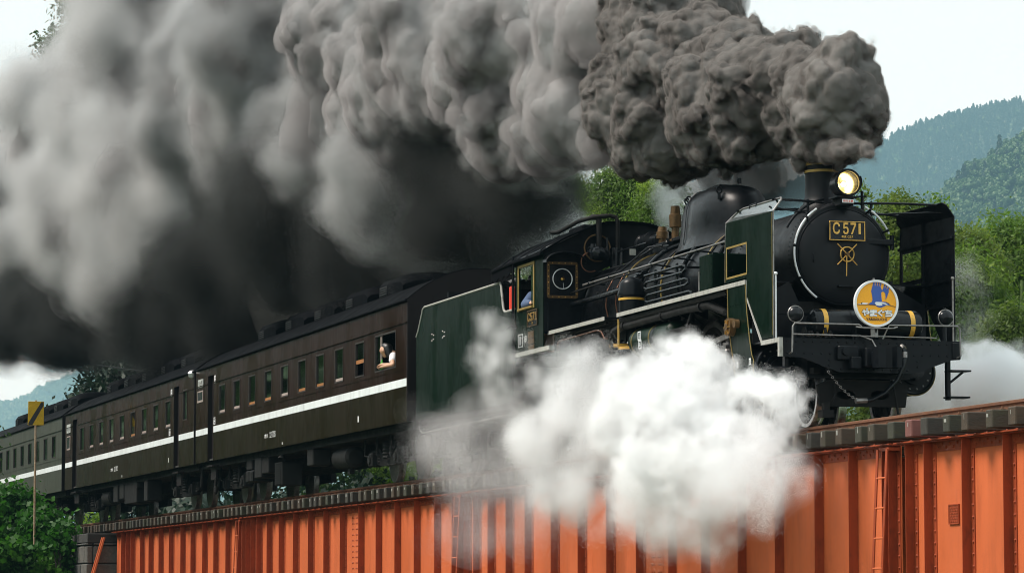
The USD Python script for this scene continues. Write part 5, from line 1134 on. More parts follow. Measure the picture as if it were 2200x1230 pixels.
    for cx in (x1 - 3.1, x0 + 3.1):
        bg = part(c, 'bogie', MB().ext(Polygon([(cx - 1.55, 0.42), (cx - 1.55, 0.62), (cx - 0.7, 0.66), (cx - 0.45, 0.50), (cx + 0.45, 0.50), (cx + 0.7, 0.66), (cx + 1.55, 0.62), (cx + 1.55, 0.42), (cx + 0.5, 0.30), (cx - 0.5, 0.30)]), -1.02, -0.90)
                  .ext(Polygon([(cx - 1.55, 0.42), (cx - 1.55, 0.62), (cx + 1.55, 0.62), (cx + 1.55, 0.42)]), 0.90, 1.02).span((cx - 0.25, -1.0, 0.45), (cx + 0.25, 1.0, 0.80)), M['under'])
        for dx in (-1.05, 1.05):
            part(bg, 'axle_box', MB().span((cx + dx - 0.13, -1.14, 0.30), (cx + dx + 0.13, -0.9, 0.58), 0.025).cyl((cx + dx, -1.14, 0.44), (cx + dx, -1.17, 0.44), 0.09, n=16), M['undergrey'])
            for e in (-0.28, 0.28):
                part(bg, 'coil_spring', MB().lathe([(0, 0.0)] + [(0.03 * k, 0.075 if k % 2 else 0.058) for k in range(9)] + [(0.24, 0)], (cx + dx + e, -0.98, 0.36), (0, 0, 1), 14), M['undergrey'])
            for s in (-1, 1):
                part(c, 'wheel', MB().lathe([(0.068, 0), (0.068, 0.33), (0.062, 0.36), (0.068, 0.43), (-0.02, 0.432), (-0.045, 0.455), (-0.068, 0.455), (-0.068, 0.36), (-0.05, 0.33), (-0.068, 0)], (cx + dx, s * 0.56, 0.43), (0, s, 0), 36), M['steel_worn'], 30)
        part(bg, 'bolster_spring', MB().lathe([(0, 0.0)] + [(0.035 * k, 0.13 if k % 2 else 0.105) for k in range(11)] + [(0.36, 0)], (cx, -1.02, 0.42), (0, 0, 1), 18), M['undergrey'])
        part(bg, 'damper', MB().cyl((cx + 0.55, -1.1, 0.45), (cx + 0.55, -1.1, 0.92), 0.04, n=10).cyl((cx - 0.6, -1.1, 0.52), (cx - 0.6, -1.1, 0.96), 0.03, n=10).tube([(cx - 1.6, -1.1, 0.9), (cx - 1.62, -1.1, 0.55), (cx - 1.3, -1.08, 0.5)], 0.02), M['undergrey'], 30)
    return c


paint_board = paint('route_board', (0.42, 0.45, 0.42), 0.5, var=0.15, scale=9.0)
Z0, Z1 = 2.075, 2.775
wins1 = [(-22.70, -21.05, Z0, Z1 + 0.02, 'wide'), (-24.35, -23.58, Z0, Z1, 'open')]
for k, kind in enumerate(['grey', 'tan', 'tan', 'grey', 'tan', 'tan', 'grey', 'grey']):
    a = -26.11 - 1.717 * k
    wins1.append((a, a + 0.75, Z0, Z1, kind))
C1 = coach('brown passenger coach directly behind the green tender, passenger leaning in its wide window', -20.2, -41.0, wins1, [(-39.50, -38.80)],
           [(-40.80, -40.10, 2.49, 2.77, 'window'), (-40.70, -40.08, 2.86, 3.05, 'board'), (-38.72, -38.55, 2.86, 3.04, 'mark'), (-38.76, -38.56, 1.86, 2.03, 'mark')],
           [-25.4 - 2.95 * k for k in range(5)], 'x', False, -31)
wins2 = [(-42.72, -42.17, 2.15, 2.93, 'plain')] + [(-45.16 - 1.742 * k, -45.16 - 1.742 * k + 0.75, Z0, Z1, ['grey', 'grey', 'grey', 'tan', 'grey', 'grey', 'grey', 'grey', 'plain'][k]) for k in range(9)]
C2 = coach('second brown passenger coach, with the yellow sign mirrored in its side', -41.25, -61.95, wins2, [(-43.97, -43.27), (-60.55, -59.68)],
           [(-44.4, -44.22, 2.86, 3.04, 'mark'), (-44.62, -44.42, 1.86, 2.03, 'mark'), (-61.6, -60.9, 2.72, 2.98, 'board'), (-61.6, -60.95, 2.2, 2.62, 'window')],
           [-47.0 - 2.95 * k for k in range(5)], 'x', True, -52)
wins3 = [(-64.67 - 1.735 * k, -64.67 - 1.735 * k + 0.75, Z0, Z1, 'plain') for k in range(10)]
C3 = coach('rear coach with sky reflection painted in as grey-green at far left behind the yellow sign', -62.6, -83.4, wins3, [(-83.1, -82.4)], [], [-66.3 - 3.0 * k for k in range(5)], 'x', False, -73, olive='greygreen', brown='greygreen')
# lettering and underfloor gear that differ from coach to coach
KATA_MA = [[(0, .85), (.95, .85), (.6, .4)], [(.3, .5), (.65, .1)]]
KATA_I = [[(.9, .95), (.1, .5)], [(.52, .72), (.52, 0)]]
KATA_TE = [[(.2, .95), (.8, .95)], [(0, .65), (1, .65)], [(.55, .65), (.5, .3), (.2, 0)]]
KATA_O = [[(0, .7), (1, .7)], [(.65, 1), (.65, 0)], [(.6, .68), (.1, .15)]]
KATA_HA = [[(.3, .85), (.0, .1)], [(.65, .9), (1, .1)]]
for cc, x, kk, num in ((C1, -32.30, (KATA_O, KATA_HA), '12 703'), (C2, -52.9, (KATA_O, KATA_HA), '12 702')):
    m = MB()
    for i, st in enumerate(kk):
        m.ext(affinity.translate(shapely.union_all([LineString([(u * 0.16, v * 0.10) for u, v in s_]).buffer(0.012, cap_style=2) for s_ in st]), x - 0.62 + 0.2 * i, 1.255), -CYW - 0.004, -CYW - 0.0008)
    m.text_side(num, 0.13, x + 0.22, -CYW - 0.0008, 1.25, 0.0035, squeeze=1.0, center=True)
    part(cc, 'number_lettering', m, M['white_clean'])
    part(cc, 'data_mark', MB().span((x + 1.2, -CYW - 0.003, 1.04), (x + 1.26, -CYW - 0.0008, 1.10)).span((x + 8.2, -CYW - 0.003, 1.18), (x + 8.28, -CYW - 0.0008, 1.3)), M['white_clean'])


def gear(c, items):
    for name, lo, hi, mat in items:
        part(c, name, MB().span(lo, hi, 0.02), M[mat])


gear(C1, [('equipment_box', (-29.3, -1.30, 0.50), (-28.75, -0.9, 0.86), 'undergrey'), ('equipment_box', (-34.6, -1.32, 0.42), (-33.9, -0.9, 0.88), 'undergrey'), ('battery_box', (-35.6, -1.32, 0.36), (-34.75, -0.85, 0.62), 'undergrey'),
          ('battery_box', (-35.6, -1.30, 0.64), (-35.0, -0.85, 0.88), 'under'), ('equipment_box', (-32.6, -1.28, 0.18), (-31.9, -0.8, 0.70), 'undergrey'), ('equipment_box', (-34.0, -1.3, 0.5), (-33.2, -0.9, 0.9), 'under')])
for x in np.arange(-35.5, -34.8, 0.16):
    part(C1, 'battery_door', MB().span((x, -1.335, 0.38), (x + 0.12, -1.321, 0.60)), M['undergrey'])
for z in np.arange(0.22, 0.68, 0.05):
    part(C1, 'cooling_fin', MB().span((-32.55, -1.295, z), (-31.95, -1.281, z + 0.02)), M['undergrey'])
part(C1, 'air_tank', MB().lathe([(0, 0), (0, 0.15), (0.05, 0.22), (1.25, 0.22), (1.30, 0.15), (1.30, 0)], (-27.4, -1.0, 0.58), (1, 0, 0), 28), M['undergrey'], 30)
part(C1, 'drain_cock', MB().span((-26.6, -1.05, 0.24), (-26.4, -0.95, 0.36)), M['undergrey'])
part(C1, 'hanging_lamp', MB().lathe([(0, 0.03), (0.10, 0.09), (0.13, 0.09)], (-31.9, -1.25, 0.86), (0.4, -0.4, -1), 14), M['undergrey'], 30)
gear(C2, [('equipment_box', (-53.9, -1.31, 0.40), (-53.2, -0.9, 0.88), 'undergrey'), ('equipment_box', (-52.9, -1.31, 0.46), (-52.2, -0.9, 0.90), 'undergrey'), ('equipment_box', (-49.0, -1.31, 0.30), (-48.5, -0.9, 0.86), 'undergrey'),
          ('battery_box', (-52.1, -1.30, 0.3), (-50.2, -0.8, 0.88), 'under'), ('equipment_box', (-50.5, -1.31, 0.70), (-50.1, -0.9, 0.88), 'undergrey')])
part(C2, 'air_tank', MB().lathe([(0, 0), (0, 0.15), (0.05, 0.22), (1.25, 0.22), (1.30, 0.15), (1.30, 0)], (-56.6, -1.0, 0.60), (1, 0, 0), 28), M['undergrey'], 30)
gear(C3, [('equipment_box', (-72.5, -1.31, 0.40), (-70.5, -0.9, 0.88), 'under')])
part(C2, 'brake_hose', MB().tube([(-41.1, -0.9, 0.85), (-41.0, -0.95, 0.45), (-40.8, -0.97, 0.28), (-40.6, -0.95, 0.45), (-40.5, -0.9, 0.85)], 0.035, 8), M['undergrey'], 30)
part(C2, 'steam_hose', MB().tube([(-41.6, -1.2, 0.95), (-41.4, -1.22, 0.95), (-41.32, -1.22, 0.85), (-41.35, -1.22, 0.55), (-41.4, -1.22, 0.45)], 0.035, 8), M['undergrey'], 30)
part(C2, 'tail_lamp', MB().lathe([(0, 0.03), (0.06, 0.09), (0.16, 0.10), (0.2, 0.05), (0.2, 0)], (-41.45, -1.46, 3.14), (0.3, -0.2, 1), 16), M['silver'], 30)

# ------------------------------------------------------------------ people and their bottles
import manifold3d as m3


def hull_of(spheres):
    return m3.Manifold.hull_points(np.vstack([np.array(c) + r * _ICO for c, r in spheres]))


_ICO = np.array(trimesh.creation.icosphere(2, 1.0).vertices)


def body(chains, edge=0.03, smooth=8):
    """chains: lists of (centre, radius); neighbours in a chain are joined by tapered bones, all into one surface."""
    parts = []
    for ch in chains:
        for a, b in zip(ch[:-1], ch[1:]):
            parts.append(hull_of([a, b]))
    m = m3.Manifold.batch_boolean(parts, m3.OpType.Add).refine_to_length(edge).to_mesh()
    t = trimesh.Trimesh(m.vert_properties[:, :3], m.tri_verts, process=True)
    trimesh.smoothing.filter_taubin(t, iterations=smooth)
    return np.array(t.vertices), np.array(t.faces)


def hand(wrist, d, up, s=1.0):
    """Palm, four bent fingers of different length and a thumb; d: where it points, up: the back of the hand."""
    w = np.array(wrist, float); d = np.array(d, float) / np.linalg.norm(d)
    up = np.array(up, float); up -= d * (up @ d); up /= np.linalg.norm(up); sd = np.cross(d, up)
    ch = [[(w, 0.026 * s), (w + d * 0.05 * s + sd * 0.022 * s, 0.017 * s), (w + d * 0.09 * s + sd * 0.028 * s, 0.012 * s)], [(w, 0.026 * s), (w + d * 0.09 * s - sd * 0.028 * s, 0.012 * s)], [(w + d * 0.09 * s + sd * 0.028 * s, 0.012 * s), (w + d * 0.09 * s - sd * 0.028 * s, 0.012 * s)]]
    for k, ln in enumerate((0.068, 0.078, 0.072, 0.056)):
        o = w + d * 0.09 * s + sd * (0.030 - 0.02 * k) * s
        p1 = o + (d * 0.45 - up * 0.10) * ln * s; p2 = p1 + (d * 0.28 - up * 0.22) * ln * s; p3 = p2 + (d * 0.08 - up * 0.24) * ln * s
        ch.append([(o, 0.0095 * s), (p1, 0.009 * s), (p2, 0.0085 * s), (p3, 0.0075 * s)])
    o = w + d * 0.03 * s + sd * 0.03 * s
    ch.append([(o, 0.013 * s), (o + (d * 0.025 + sd * 0.025) * s, 0.011 * s), (o + (d * 0.055 + sd * 0.028 - up * 0.012) * s, 0.009 * s)])
    return ch


def head(c, face, r=0.105):
    """Skull, jaw, nose, ears, eyes, mouth as one surface; face: the direction looked in."""
    c = np.array(c, float); f = np.array(face, float) / np.linalg.norm(face)
    s = np.cross(f, [0, 0, 1.0]); s /= np.linalg.norm(s); u = np.cross(s, f)
    ch = [[(c, r), (c + f * 0.03 + u * 0.01, r * 0.92)], [(c + f * 0.03, r * 0.85), (c + f * 0.055 - u * 0.075, r * 0.50), (c + f * 0.075 - u * 0.095, r * 0.30)],
          [(c + f * 0.115 + u * 0.005, 0.012), (c + f * 0.135 - u * 0.028, 0.017)], [(c + f * 0.11 - u * 0.062, 0.016), (c + f * 0.112 - u * 0.062 + s * 0.02, 0.012)]]
    for g in (-1, 1):
        ch.append([(c + s * g * 0.1 - u * 0.01, 0.022), (c + s * g * 0.104 - u * 0.04 - f * 0.01, 0.016)])
        ch.append([(c + f * 0.098 + s * g * 0.035 + u * 0.022, 0.018), (c + f * 0.094 + s * g * 0.055 + u * 0.022, 0.014)])
    return ch


V3 = lambda *a: np.array(a, float)
# the passenger behind the open half of the wide window, arms on the sill, head bent over the hands
pw = thing('person', 'passenger in white short sleeves leaning on the sill of the wide coach window', 'person', (-21.8, -1.15, 1.06))
sh_n, sh_f = V3(-21.90, -1.31, 2.335), V3(-22.12, -1.03, 2.37)
nk, hd_ = V3(-22.08, -1.22, 2.42), V3(-22.20, -1.36, 2.49)
el = V3(-21.60, -1.37, 2.165); wr = V3(-22.05, -1.47, 2.15)
el_f, wr_f = V3(-22.0, -1.30, 2.19), V3(-22.12, -1.46, 2.20)
skin = [[(V3(-21.98, -1.15, 2.31), 0.06), (nk, 0.05), (hd_, 0.06)]] + head(hd_, (-0.75, -0.5, -0.45)) + [[(sh_n, 0.055), (el, 0.042), (wr, 0.028)], [(sh_f, 0.055), (el_f, 0.04), (wr_f, 0.028)]] + hand(wr, (-1, -0.05, 0.05), (0, -0.3, 1)) + hand(wr_f, (-0.9, -0.2, -0.2), (0, 0.3, 1))
bd = part(pw, 'body', body(skin + [[(V3(-21.80, -1.10, 1.70), 0.15), (V3(-21.98, -1.16, 2.22), 0.12)], [(V3(-21.75, -1.1, 1.12), 0.09), (V3(-21.78, -1.1, 1.66), 0.13)]], 0.016, 6), M['skin'], True)
part(bd, 'hair', body([[(hd_ + V3(0.045, 0.03, 0.03), 0.100), (hd_ + V3(0.0, 0.0, 0.06), 0.085)], [(hd_ + V3(0.06, 0.03, 0.0), 0.09), (hd_ + V3(0.10, 0.05, -0.12), 0.06)]], 0.025, 6), M['hair'], True)
part(bd, 'white_sleeves', body([[(sh_n + V3(0.02, 0.02, 0.015), 0.078), ((sh_n * 0.55 + el * 0.45), 0.070)], [(sh_f, 0.075), (sh_f * 0.55 + el_f * 0.45, 0.06)]], 0.02, 5), M['shirt_white'], True)
part(bd, 'dark_vest', body([[(V3(-21.80, -1.10, 1.70), 0.165), (V3(-21.98, -1.16, 2.24), 0.142)], [(sh_n + V3(-0.04, 0.08, -0.03), 0.07), (sh_f + V3(0.0, -0.04, -0.02), 0.075)]], 0.03, 5), M['cloth_dark'], True)
solo('bottle', MB().lathe([(0, 0), (0, 0.032), (0.13, 0.032), (0.17, 0.014), (0.20, 0.014), (0.20, 0)], (-22.20, -1.44, 2.105), (0.1, 0, 1), 14), M['bottle_green'], 'green bottle held on the sill of the wide coach window', 'bottle', smooth=30, loc=(-22.20, -1.44, 2.105))
# the driver in the cab window
dv_ = thing('person', 'driver in a blue work jacket leaning at the cab side window', 'person', (-12.5, -1.0, 1.70))
sn, sf, nk, hd_ = V3(-12.74, -1.22, 2.72), V3(-12.80, -0.86, 2.76), V3(-12.76, -1.04, 2.84), V3(-12.70, -1.06, 2.97)
el, wr = V3(-12.60, -1.37, 2.57), V3(-12.30, -1.36, 2.575)
bd = part(dv_, 'body', body([[(V3(-12.80, -0.98, 2.3), 0.14), (V3(-12.78, -1.0, 2.75), 0.13), (nk, 0.06), (hd_, 0.06)], [(V3(-12.82, -1.06, 1.76), 0.06), (V3(-12.80, -1.04, 2.2), 0.10)], [(V3(-12.84, -0.86, 1.76), 0.06), (V3(-12.80, -0.92, 2.2), 0.10)], [(sn, 0.07), (el, 0.055), (wr, 0.035)], [(sf, 0.07), (V3(-12.55, -0.7, 2.55), 0.055), (V3(-12.30, -0.72, 2.62), 0.035)]] + head(hd_, (1, -0.15, -0.05)) + hand(wr, (1, 0.1, 0), (0, -0.2, 1)) + hand(V3(-12.30, -0.72, 2.62), (1, 0, 0), (0, 0.2, 1)), 0.018, 6), M['skin'], True)
part(bd, 'blue_jacket', body([[(V3(-12.80, -0.98, 2.25), 0.165), (V3(-12.78, -1.0, 2.78), 0.15)], [(sn, 0.095), (el, 0.085), (V3(-12.36, -1.36, 2.575), 0.06)], [(sf, 0.09), (V3(-12.55, -0.7, 2.55), 0.075)]], 0.025, 4), M['cloth_blue'], True)
part(bd, 'cap', body([[(hd_ + V3(0, 0, 0.05), 0.115), (hd_ + V3(0.02, 0, 0.075), 0.108)], [(hd_ + V3(0.06, 0.05, 0.05), 0.02), (hd_ + V3(0.17, 0.04, 0.035), 0.015)], [(hd_ + V3(0.06, -0.05, 0.05), 0.02), (hd_ + V3(0.17, -0.04, 0.035), 0.015)]], 0.025, 4), M['cloth_dark'], True)
# things on the window sills
part_b = MB().lathe([(0, 0), (0, 0.034), (0.14, 0.034), (0.19, 0.014), (0.23, 0.014)], (0, 0, 0), (0, 0, 1), 14)
for x, lab in ((-36.02, 'green bottle with white cap beside a pale can in a coach window'), (-44.95, 'green bottle in the front window of the second coach')):
    b = thing('bottle', lab, 'bottle', (x, -1.37, 2.105), group=None)
    part(b, 'bottle_glass', MB().lathe([(0, 0), (0, 0.036), (0.15, 0.036), (0.20, 0.015), (0.22, 0.015), (0.22, 0)], (x, -1.37, 2.105), (0, 0, 1), 16), M['bottle_green'], 30)
    part(b, 'bottle_cap', MB().cyl((x, -1.37, 2.326), (x, -1.37, 2.355), 0.018, n=12), M['white_clean'], 30)
solo('drink_can', MB().cyl((-36.14, -1.37, 2.105), (-36.14, -1.37, 2.20), 0.035, n=16), M['can_blue'], 'pale blue drink can beside the green bottle in a coach window', 'can', smooth=30, loc=(-36.14, -1.37, 2.105))
# ------------------------------------------------------------------ foliage
def leaf_quads(c, n, size, rng, aspect=0.5, droop=0.0):
    """Many small pointed leaves: centres c, outward directions n."""
    k = len(c)
    nn = n + rng.normal(0, 0.75, (k, 3)); nn /= np.linalg.norm(nn, axis=1)[:, None]
    t = rng.normal(0, 1, (k, 3)); t[:, 2] -= droop; t -= nn * (t * nn).sum(1)[:, None]; t /= np.linalg.norm(t, axis=1)[:, None]
    b = np.cross(nn, t)
    s = size * rng.uniform(0.6, 1.35, (k, 1))
    v = np.stack([c - t * s * 0.5, c + b * s * aspect * 0.5, c + t * s * 0.5, c - b * s * aspect * 0.5], 1).reshape(-1, 3)
    i = np.arange(k)[:, None] * 4
    return v, np.hstack([i, i + 1, i + 2, i + 3])


def clumps(lobes, per, size, rng, aspect=0.5, droop=0.0, shell=0.55):
    """Leaves gathered in sprays that fill ellipsoidal lobes (centre, radii), denser towards the outside."""
    cs, ns = [], []
    for c, r in lobes:
        c, r = np.array(c, float), np.array(r, float)
        m = max(6, int(per * (r[0] * r[1] + r[1] * r[2] + r[0] * r[2]) / 3))
        d = rng.normal(0, 1, (m, 3)); d /= np.linalg.norm(d, axis=1)[:, None]
        rad = shell + (1 - shell) * rng.random((m, 1)) ** 0.6
        tw = c + d * r * rad
        q = rng.integers(5, 12, m)
        off = rng.normal(0, size * 1.15, (q.sum(), 3)); off[:, 2] *= 0.75
        cs.append(np.repeat(tw, q, 0) + off); ns.append(np.repeat(d, q, 0) + np.array([0, 0, 0.35]))
    return leaf_quads(np.vstack(cs), np.vstack(ns), size, rng, aspect, droop)


def lobed_crown(base, top, rad, rng, n, style):
    """Lobes of a crown from z = base to z = top around the trunk (0, 0)."""
    lobes = []
    H_ = top - base
    for k in range(n):
        t = (k + rng.random()) / n
        if style == 'plume':          # bamboo: feathery arching tips, wide below
            z = base + H_ * t
            w = rad * (1 - t) ** 0.55
            a = rng.uniform(0, 2 * math.pi)
            rr_ = w * math.sqrt(rng.random()) * 0.95
            s = 0.10 * H_ * rng.uniform(0.7, 1.2)
            lobes.append(((rr_ * math.cos(a), rr_ * math.sin(a), z), (s * 0.8, s * 0.8, s)))
        else:                         # broadleaf: rounded, uneven
            z = base + H_ * t
            w = rad * math.sqrt(max(0.05, 1 - (2 * t - 0.9) ** 2 * 0.85))
            a = rng.uniform(0, 2 * math.pi)
            rr_ = w * (0.25 + 0.7 * rng.random())
            s = rad * rng.uniform(0.26, 0.46)
            lobes.append(((rr_ * math.cos(a), rr_ * math.sin(a), z), (s, s, s * 0.72)))
    return lobes


def tree(name, label, category, x, y, z0, ztop, rad, mat, seed, style='round', n=26, per=95, size=0.27, low=0.25, group=None, aspect=0.5, droop=0.0, bark='bark', trunk_r=0.16):
    rng = np.random.default_rng(seed)
    t = thing(name, label, category, (x, y, z0), group=group)
    H_ = ztop - z0
    lobes = lobed_crown(H_ * low, H_ * 0.96, rad, rng, n, style)
    tb = MB()
    if style == 'plume':
        for k in range(7):
            a = rng.uniform(0, 6.28); e = rad * 0.55 * rng.random()
            tb.tube([(x + 0.3 * math.cos(a), y + 0.3 * math.sin(a), z0 - 0.3), (x + e * math.cos(a), y + e * math.sin(a), z0 + H_ * 0.5), (x + 1.4 * e * math.cos(a), y + 1.4 * e * math.sin(a), z0 + H_ * rng.uniform(0.8, 0.97))], 0.05, 6)
    else:
        top = np.array([x + rng.uniform(-.3, .3), y, z0 + H_ * 0.8])
        for f0, f1 in ((0, 0.3), (0.3, 0.6), (0.6, 1)):
            p, q = np.array([x, y, z0 - 0.3]) * (1 - f0) + top * f0, np.array([x, y, z0 - 0.3]) * (1 - f1) + top * f1
            tb.cyl(p, q, trunk_r * (1.1 - f0), trunk_r * (1.1 - f1), 10)
        for c, r in lobes[::2]:
            f = min(0.9, max(0.25, (c[2] / H_) * 0.7))
            p = np.array([x, y, z0]) * (1 - f) + top * f
            tb.cyl(p, np.array([x, y, z0]) + np.array(c), trunk_r * 0.45 * (1.05 - f), 0.02, 6)
    part(t, 'trunk', tb, M[bark], 30)
    v, f = clumps(lobes, per, size, rng, aspect, droop)
    part(t, 'crown', MB().add(v + np.array([x, y, z0]), f), M[mat], kind='stuff')
    return t


tree('broadleaf_tree', 'feathery green tree showing between the smokebox and the right smoke deflector', 'tree', -46.96, 19.96, -5.60, 9.45, 1.98, 'leaf_bamboo', seed=1, n=70, low=0.2, size=0.13, per=300)
tree('broadleaf_tree', 'tall narrow tree whose pale tip stands just above the right smoke deflector', 'tree', -54.03, 24.11, -5.60, 10.38, 0.79, 'leaf_bright', seed=2, n=34, low=0.3, size=0.17, per=170)
tree('broadleaf_tree', 'loose small tree crown beside the headlight under the smoke', 'tree', -61.99, 24.91, -5.60, 12.25, 0.85, 'leaf_bamboo', seed=3, n=16, low=0.62, size=0.16, per=150)
tree('broadleaf_tree', 'green tree right of the right smoke deflector below the hill', 'tree', -50.17, 23.53, -5.60, 8.76, 2.07, 'leaf_bamboo', seed=4, n=70, low=0.15, size=0.13, per=300)
tree('bamboo_clump', 'bright feathery bamboo at the right edge of the photo', 'bamboo', -59.00, 28.79, -5.60, 9.69, 3.18, 'leaf_bright', seed=5, style='plume', n=90, low=0.1, size=0.2, per=230, droop=0.8, aspect=0.32, bark='culm')
tree('bamboo_clump', 'low rounded dark bamboo clump above the steam at the right edge', 'bamboo', -42.76, 21.35, -5.60, 5.43, 1.46, 'leaf_bamboo', seed=6, style='plume', n=60, low=0.1, size=0.17, per=260, droop=1.0, aspect=0.32, bark='culm')
tree('bamboo_clump', 'bamboo filling the gap behind the right marker lamp', 'bamboo', -45.70, 21.51, -5.60, 6.94, 2.16, 'leaf_bright', seed=7, style='plume', n=80, low=0.1, size=0.17, per=260, droop=0.8, aspect=0.32, bark='culm')
tree('bamboo_clump', 'bamboo just out of view beyond the right edge', 'bamboo', -54.74, 29.44, -5.60, 8.53, 2.19, 'leaf_bright', seed=8, style='plume', n=60, low=0.1, size=0.22, per=160, droop=0.8, aspect=0.32, bark='culm')
tree('broadleaf_tree', 'bright green tree above the cab roof, behind the safety valves', 'tree', -64.23, 17.36, -5.60, 11.91, 2.78, 'leaf_bright', seed=9, style='plume', droop=0.8, aspect=0.36, n=120, low=0.3, size=0.14, per=300)
tree('broadleaf_tree', 'bright green lower tree left of the one above the cab', 'tree', -70.45, 17.44, -5.60, 12.27, 2.11, 'leaf_bright', seed=10, style='plume', droop=0.8, aspect=0.36, n=100, low=0.3, size=0.14, per=280)
tree('broadleaf_tree', 'small bright tree next to the steam dome', 'tree', -56.41, 15.99, -5.60, 10.39, 0.93, 'leaf_bright', seed=11, style='plume', droop=0.8, aspect=0.36, n=64, low=0.3, size=0.14, per=260)
tree('broadleaf_tree', 'leafy tree rising over the front end of the first coach roof', 'tree', -78.65, 15.03, -5.60, 10.48, 2.58, 'leaf_bright', seed=12, style='plume', droop=0.8, aspect=0.36, n=90, low=0.4, size=0.15, per=260)
tree('broadleaf_tree', 'dim green tree in the smoke above the first coach roof', 'tree', -84.31, 13.60, -5.60, 10.45, 2.33, 'leaf_mid', seed=13, n=40, low=0.4)
tree('broadleaf_tree', 'tree peeping over the tender beside the cab', 'tree', -73.29, 15.64, -5.60, 9.96, 1.65, 'leaf_bright', seed=14, style='plume', droop=0.8, aspect=0.36, n=70, low=0.4, size=0.2, per=150)
tree('dark_tree', 'dark tree standing against the pale sky at left above the second coach', 'tree', -106.87, 8.07, -3.00, 10.26, 2.38, 'leaf_dark', seed=15, n=50, low=0.35, size=0.3, trunk_r=0.2)
tree('dark_tree', 'dark tree in the smoke beside the one against the pale sky', 'tree', -108.10, 11.07, -3.00, 10.12, 2.09, 'leaf_dark', seed=16, n=36, low=0.35, size=0.3)
tree('tall_tree', 'tall tree whose crown edge shows at the upper left beside the smoke', 'tree', -120.36, 9.52, -3.00, 28.73, 3.75, 'leaf_mid', seed=17, n=80, low=0.45, size=0.3, trunk_r=0.35)
tree('overhanging_tree', 'dark leafy tree whose branches reach in at the left edge', 'tree', -51.04, -6.14, -3.20, 3.05, 1.27, 'leaf_mid', seed=18, n=26, low=0.55, size=0.17, per=60, trunk_r=0.12)
tree('shrub', 'bright shrub seen between the wheels under the coach end', 'shrub', -67.10, 10.81, -5.00, 2.07, 1.54, 'leaf_bright', seed=19, n=30, low=0.05, size=0.16, per=150)
tree('shrub', 'bright shrub seen under the second coach by the abutment', 'shrub', -93.13, 4.33, -4.00, 1.41, 1.12, 'leaf_bright', seed=20, n=18, low=0.05, size=0.2)
tree('climbing_vine', 'large vine mound at the lower left in front of the third coach', 'vine', -61.89, -3.15, -3.40, 0.84, 1.63, 'leaf_vine', seed=22, n=80, low=0.05, size=0.19, per=120, aspect=0.85)
tree('climbing_vine', 'vine mound around the foot of the sign pole', 'vine', -59.63, -2.42, -3.60, 0.28, 1.04, 'leaf_vine', seed=23, n=56, low=0.05, size=0.18, per=120, aspect=0.85)
tree('climbing_vine', 'vine growing against the stone abutment', 'vine', -58.03, -2.20, -3.80, -0.08, 0.62, 'leaf_vine', seed=24, n=40, low=0.05, size=0.17, per=120, aspect=0.85)
tree('climbing_vine', 'vine mound at the lower left corner', 'vine', -59.20, -4.62, -3.60, 0.64, 1.52, 'leaf_vine', seed=25, n=50, low=0.05, size=0.19, per=100, aspect=0.85)


# ------------------------------------------------------------------ wooded hills
FWD, RGT = np.array([math.cos(YAW), math.sin(YAW)]), np.array([math.sin(YAW), -math.cos(YAW)])


def hill(name, D, depth, prof, z_base=-7.0, amp=0.05, seed=1, steps=70, rows=16):
    """A ridge across the view: prof is (sideways metres, height) along its crest, D its distance, depth the run of its near slope."""
    U, Zc = np.array(prof).T
    us = np.linspace(U[0], U[-1], steps)
    zc = np.interp(us, U, Zc)
    zc = zc + (meshkit.fbm(np.stack([us / 40, us * 0, us * 0 + seed], -1), 3, seed) - 0.5) * amp * 60
    ts = np.concatenate([np.linspace(0, 1, rows), 1 + np.linspace(0.15, 1.6, 6)])
    P = []
    for t in ts:
        d = D - depth + depth * t
        k = math.sin(min(t, 1) * math.pi / 2) if t <= 1 else 1 - (t - 1) ** 1.2 * 0.45
        n_ = (meshkit.fbm(np.stack([us / 60, us * 0 + d / 60, us * 0], -1), 3, seed + 3) - 0.5) * 2 * amp * zc * math.sin(min(t, 1) * math.pi)
        xy = np.array(CAM[:2]) + FWD * d + us[:, None] * RGT
        P.append(np.column_stack([xy, z_base + (zc - z_base) * k + n_]))
    P = np.array(P)
    g = np.arange(P.size // 3).reshape(len(ts), steps)
    q = np.stack([g[:-1, :-1], g[:-1, 1:], g[1:, 1:], g[1:, :-1]], -1).reshape(-1, 4)
    solo(name, MB().add(P.reshape(-1, 3), q), M['leaf_ground'], kind='structure', smooth=True)
    return P[:rows]


M['leaf_ground'] = paint('wooded_ground', (0.030, 0.055, 0.022), 0.95, var=0.4, scale=0.05)


def conifer_proto(rng, h=9.0):
    cs, ns = [], []
    for k in range(150):
        t = rng.random() ** 0.75
        w = 1.9 * (1 - t) ** 0.8 + 0.12
        a = rng.uniform(0, 6.28)
        cs.append((w * math.cos(a) * rng.uniform(0.55, 1), w * math.sin(a) * rng.uniform(0.55, 1), h * (0.12 + 0.88 * t))); ns.append((math.cos(a), math.sin(a), 0.7))
    v, f = leaf_quads(np.array(cs), np.array(ns), 1.25, rng, 0.7, 0.6)
    c = MB().add(v, f)
    c.lathe([(0, 1.25), (h * 0.45, 0.85), (h * 0.93, 0.03)], (0, 0, h * 0.06), (0, 0, 1), 7)
    return c.mesh()


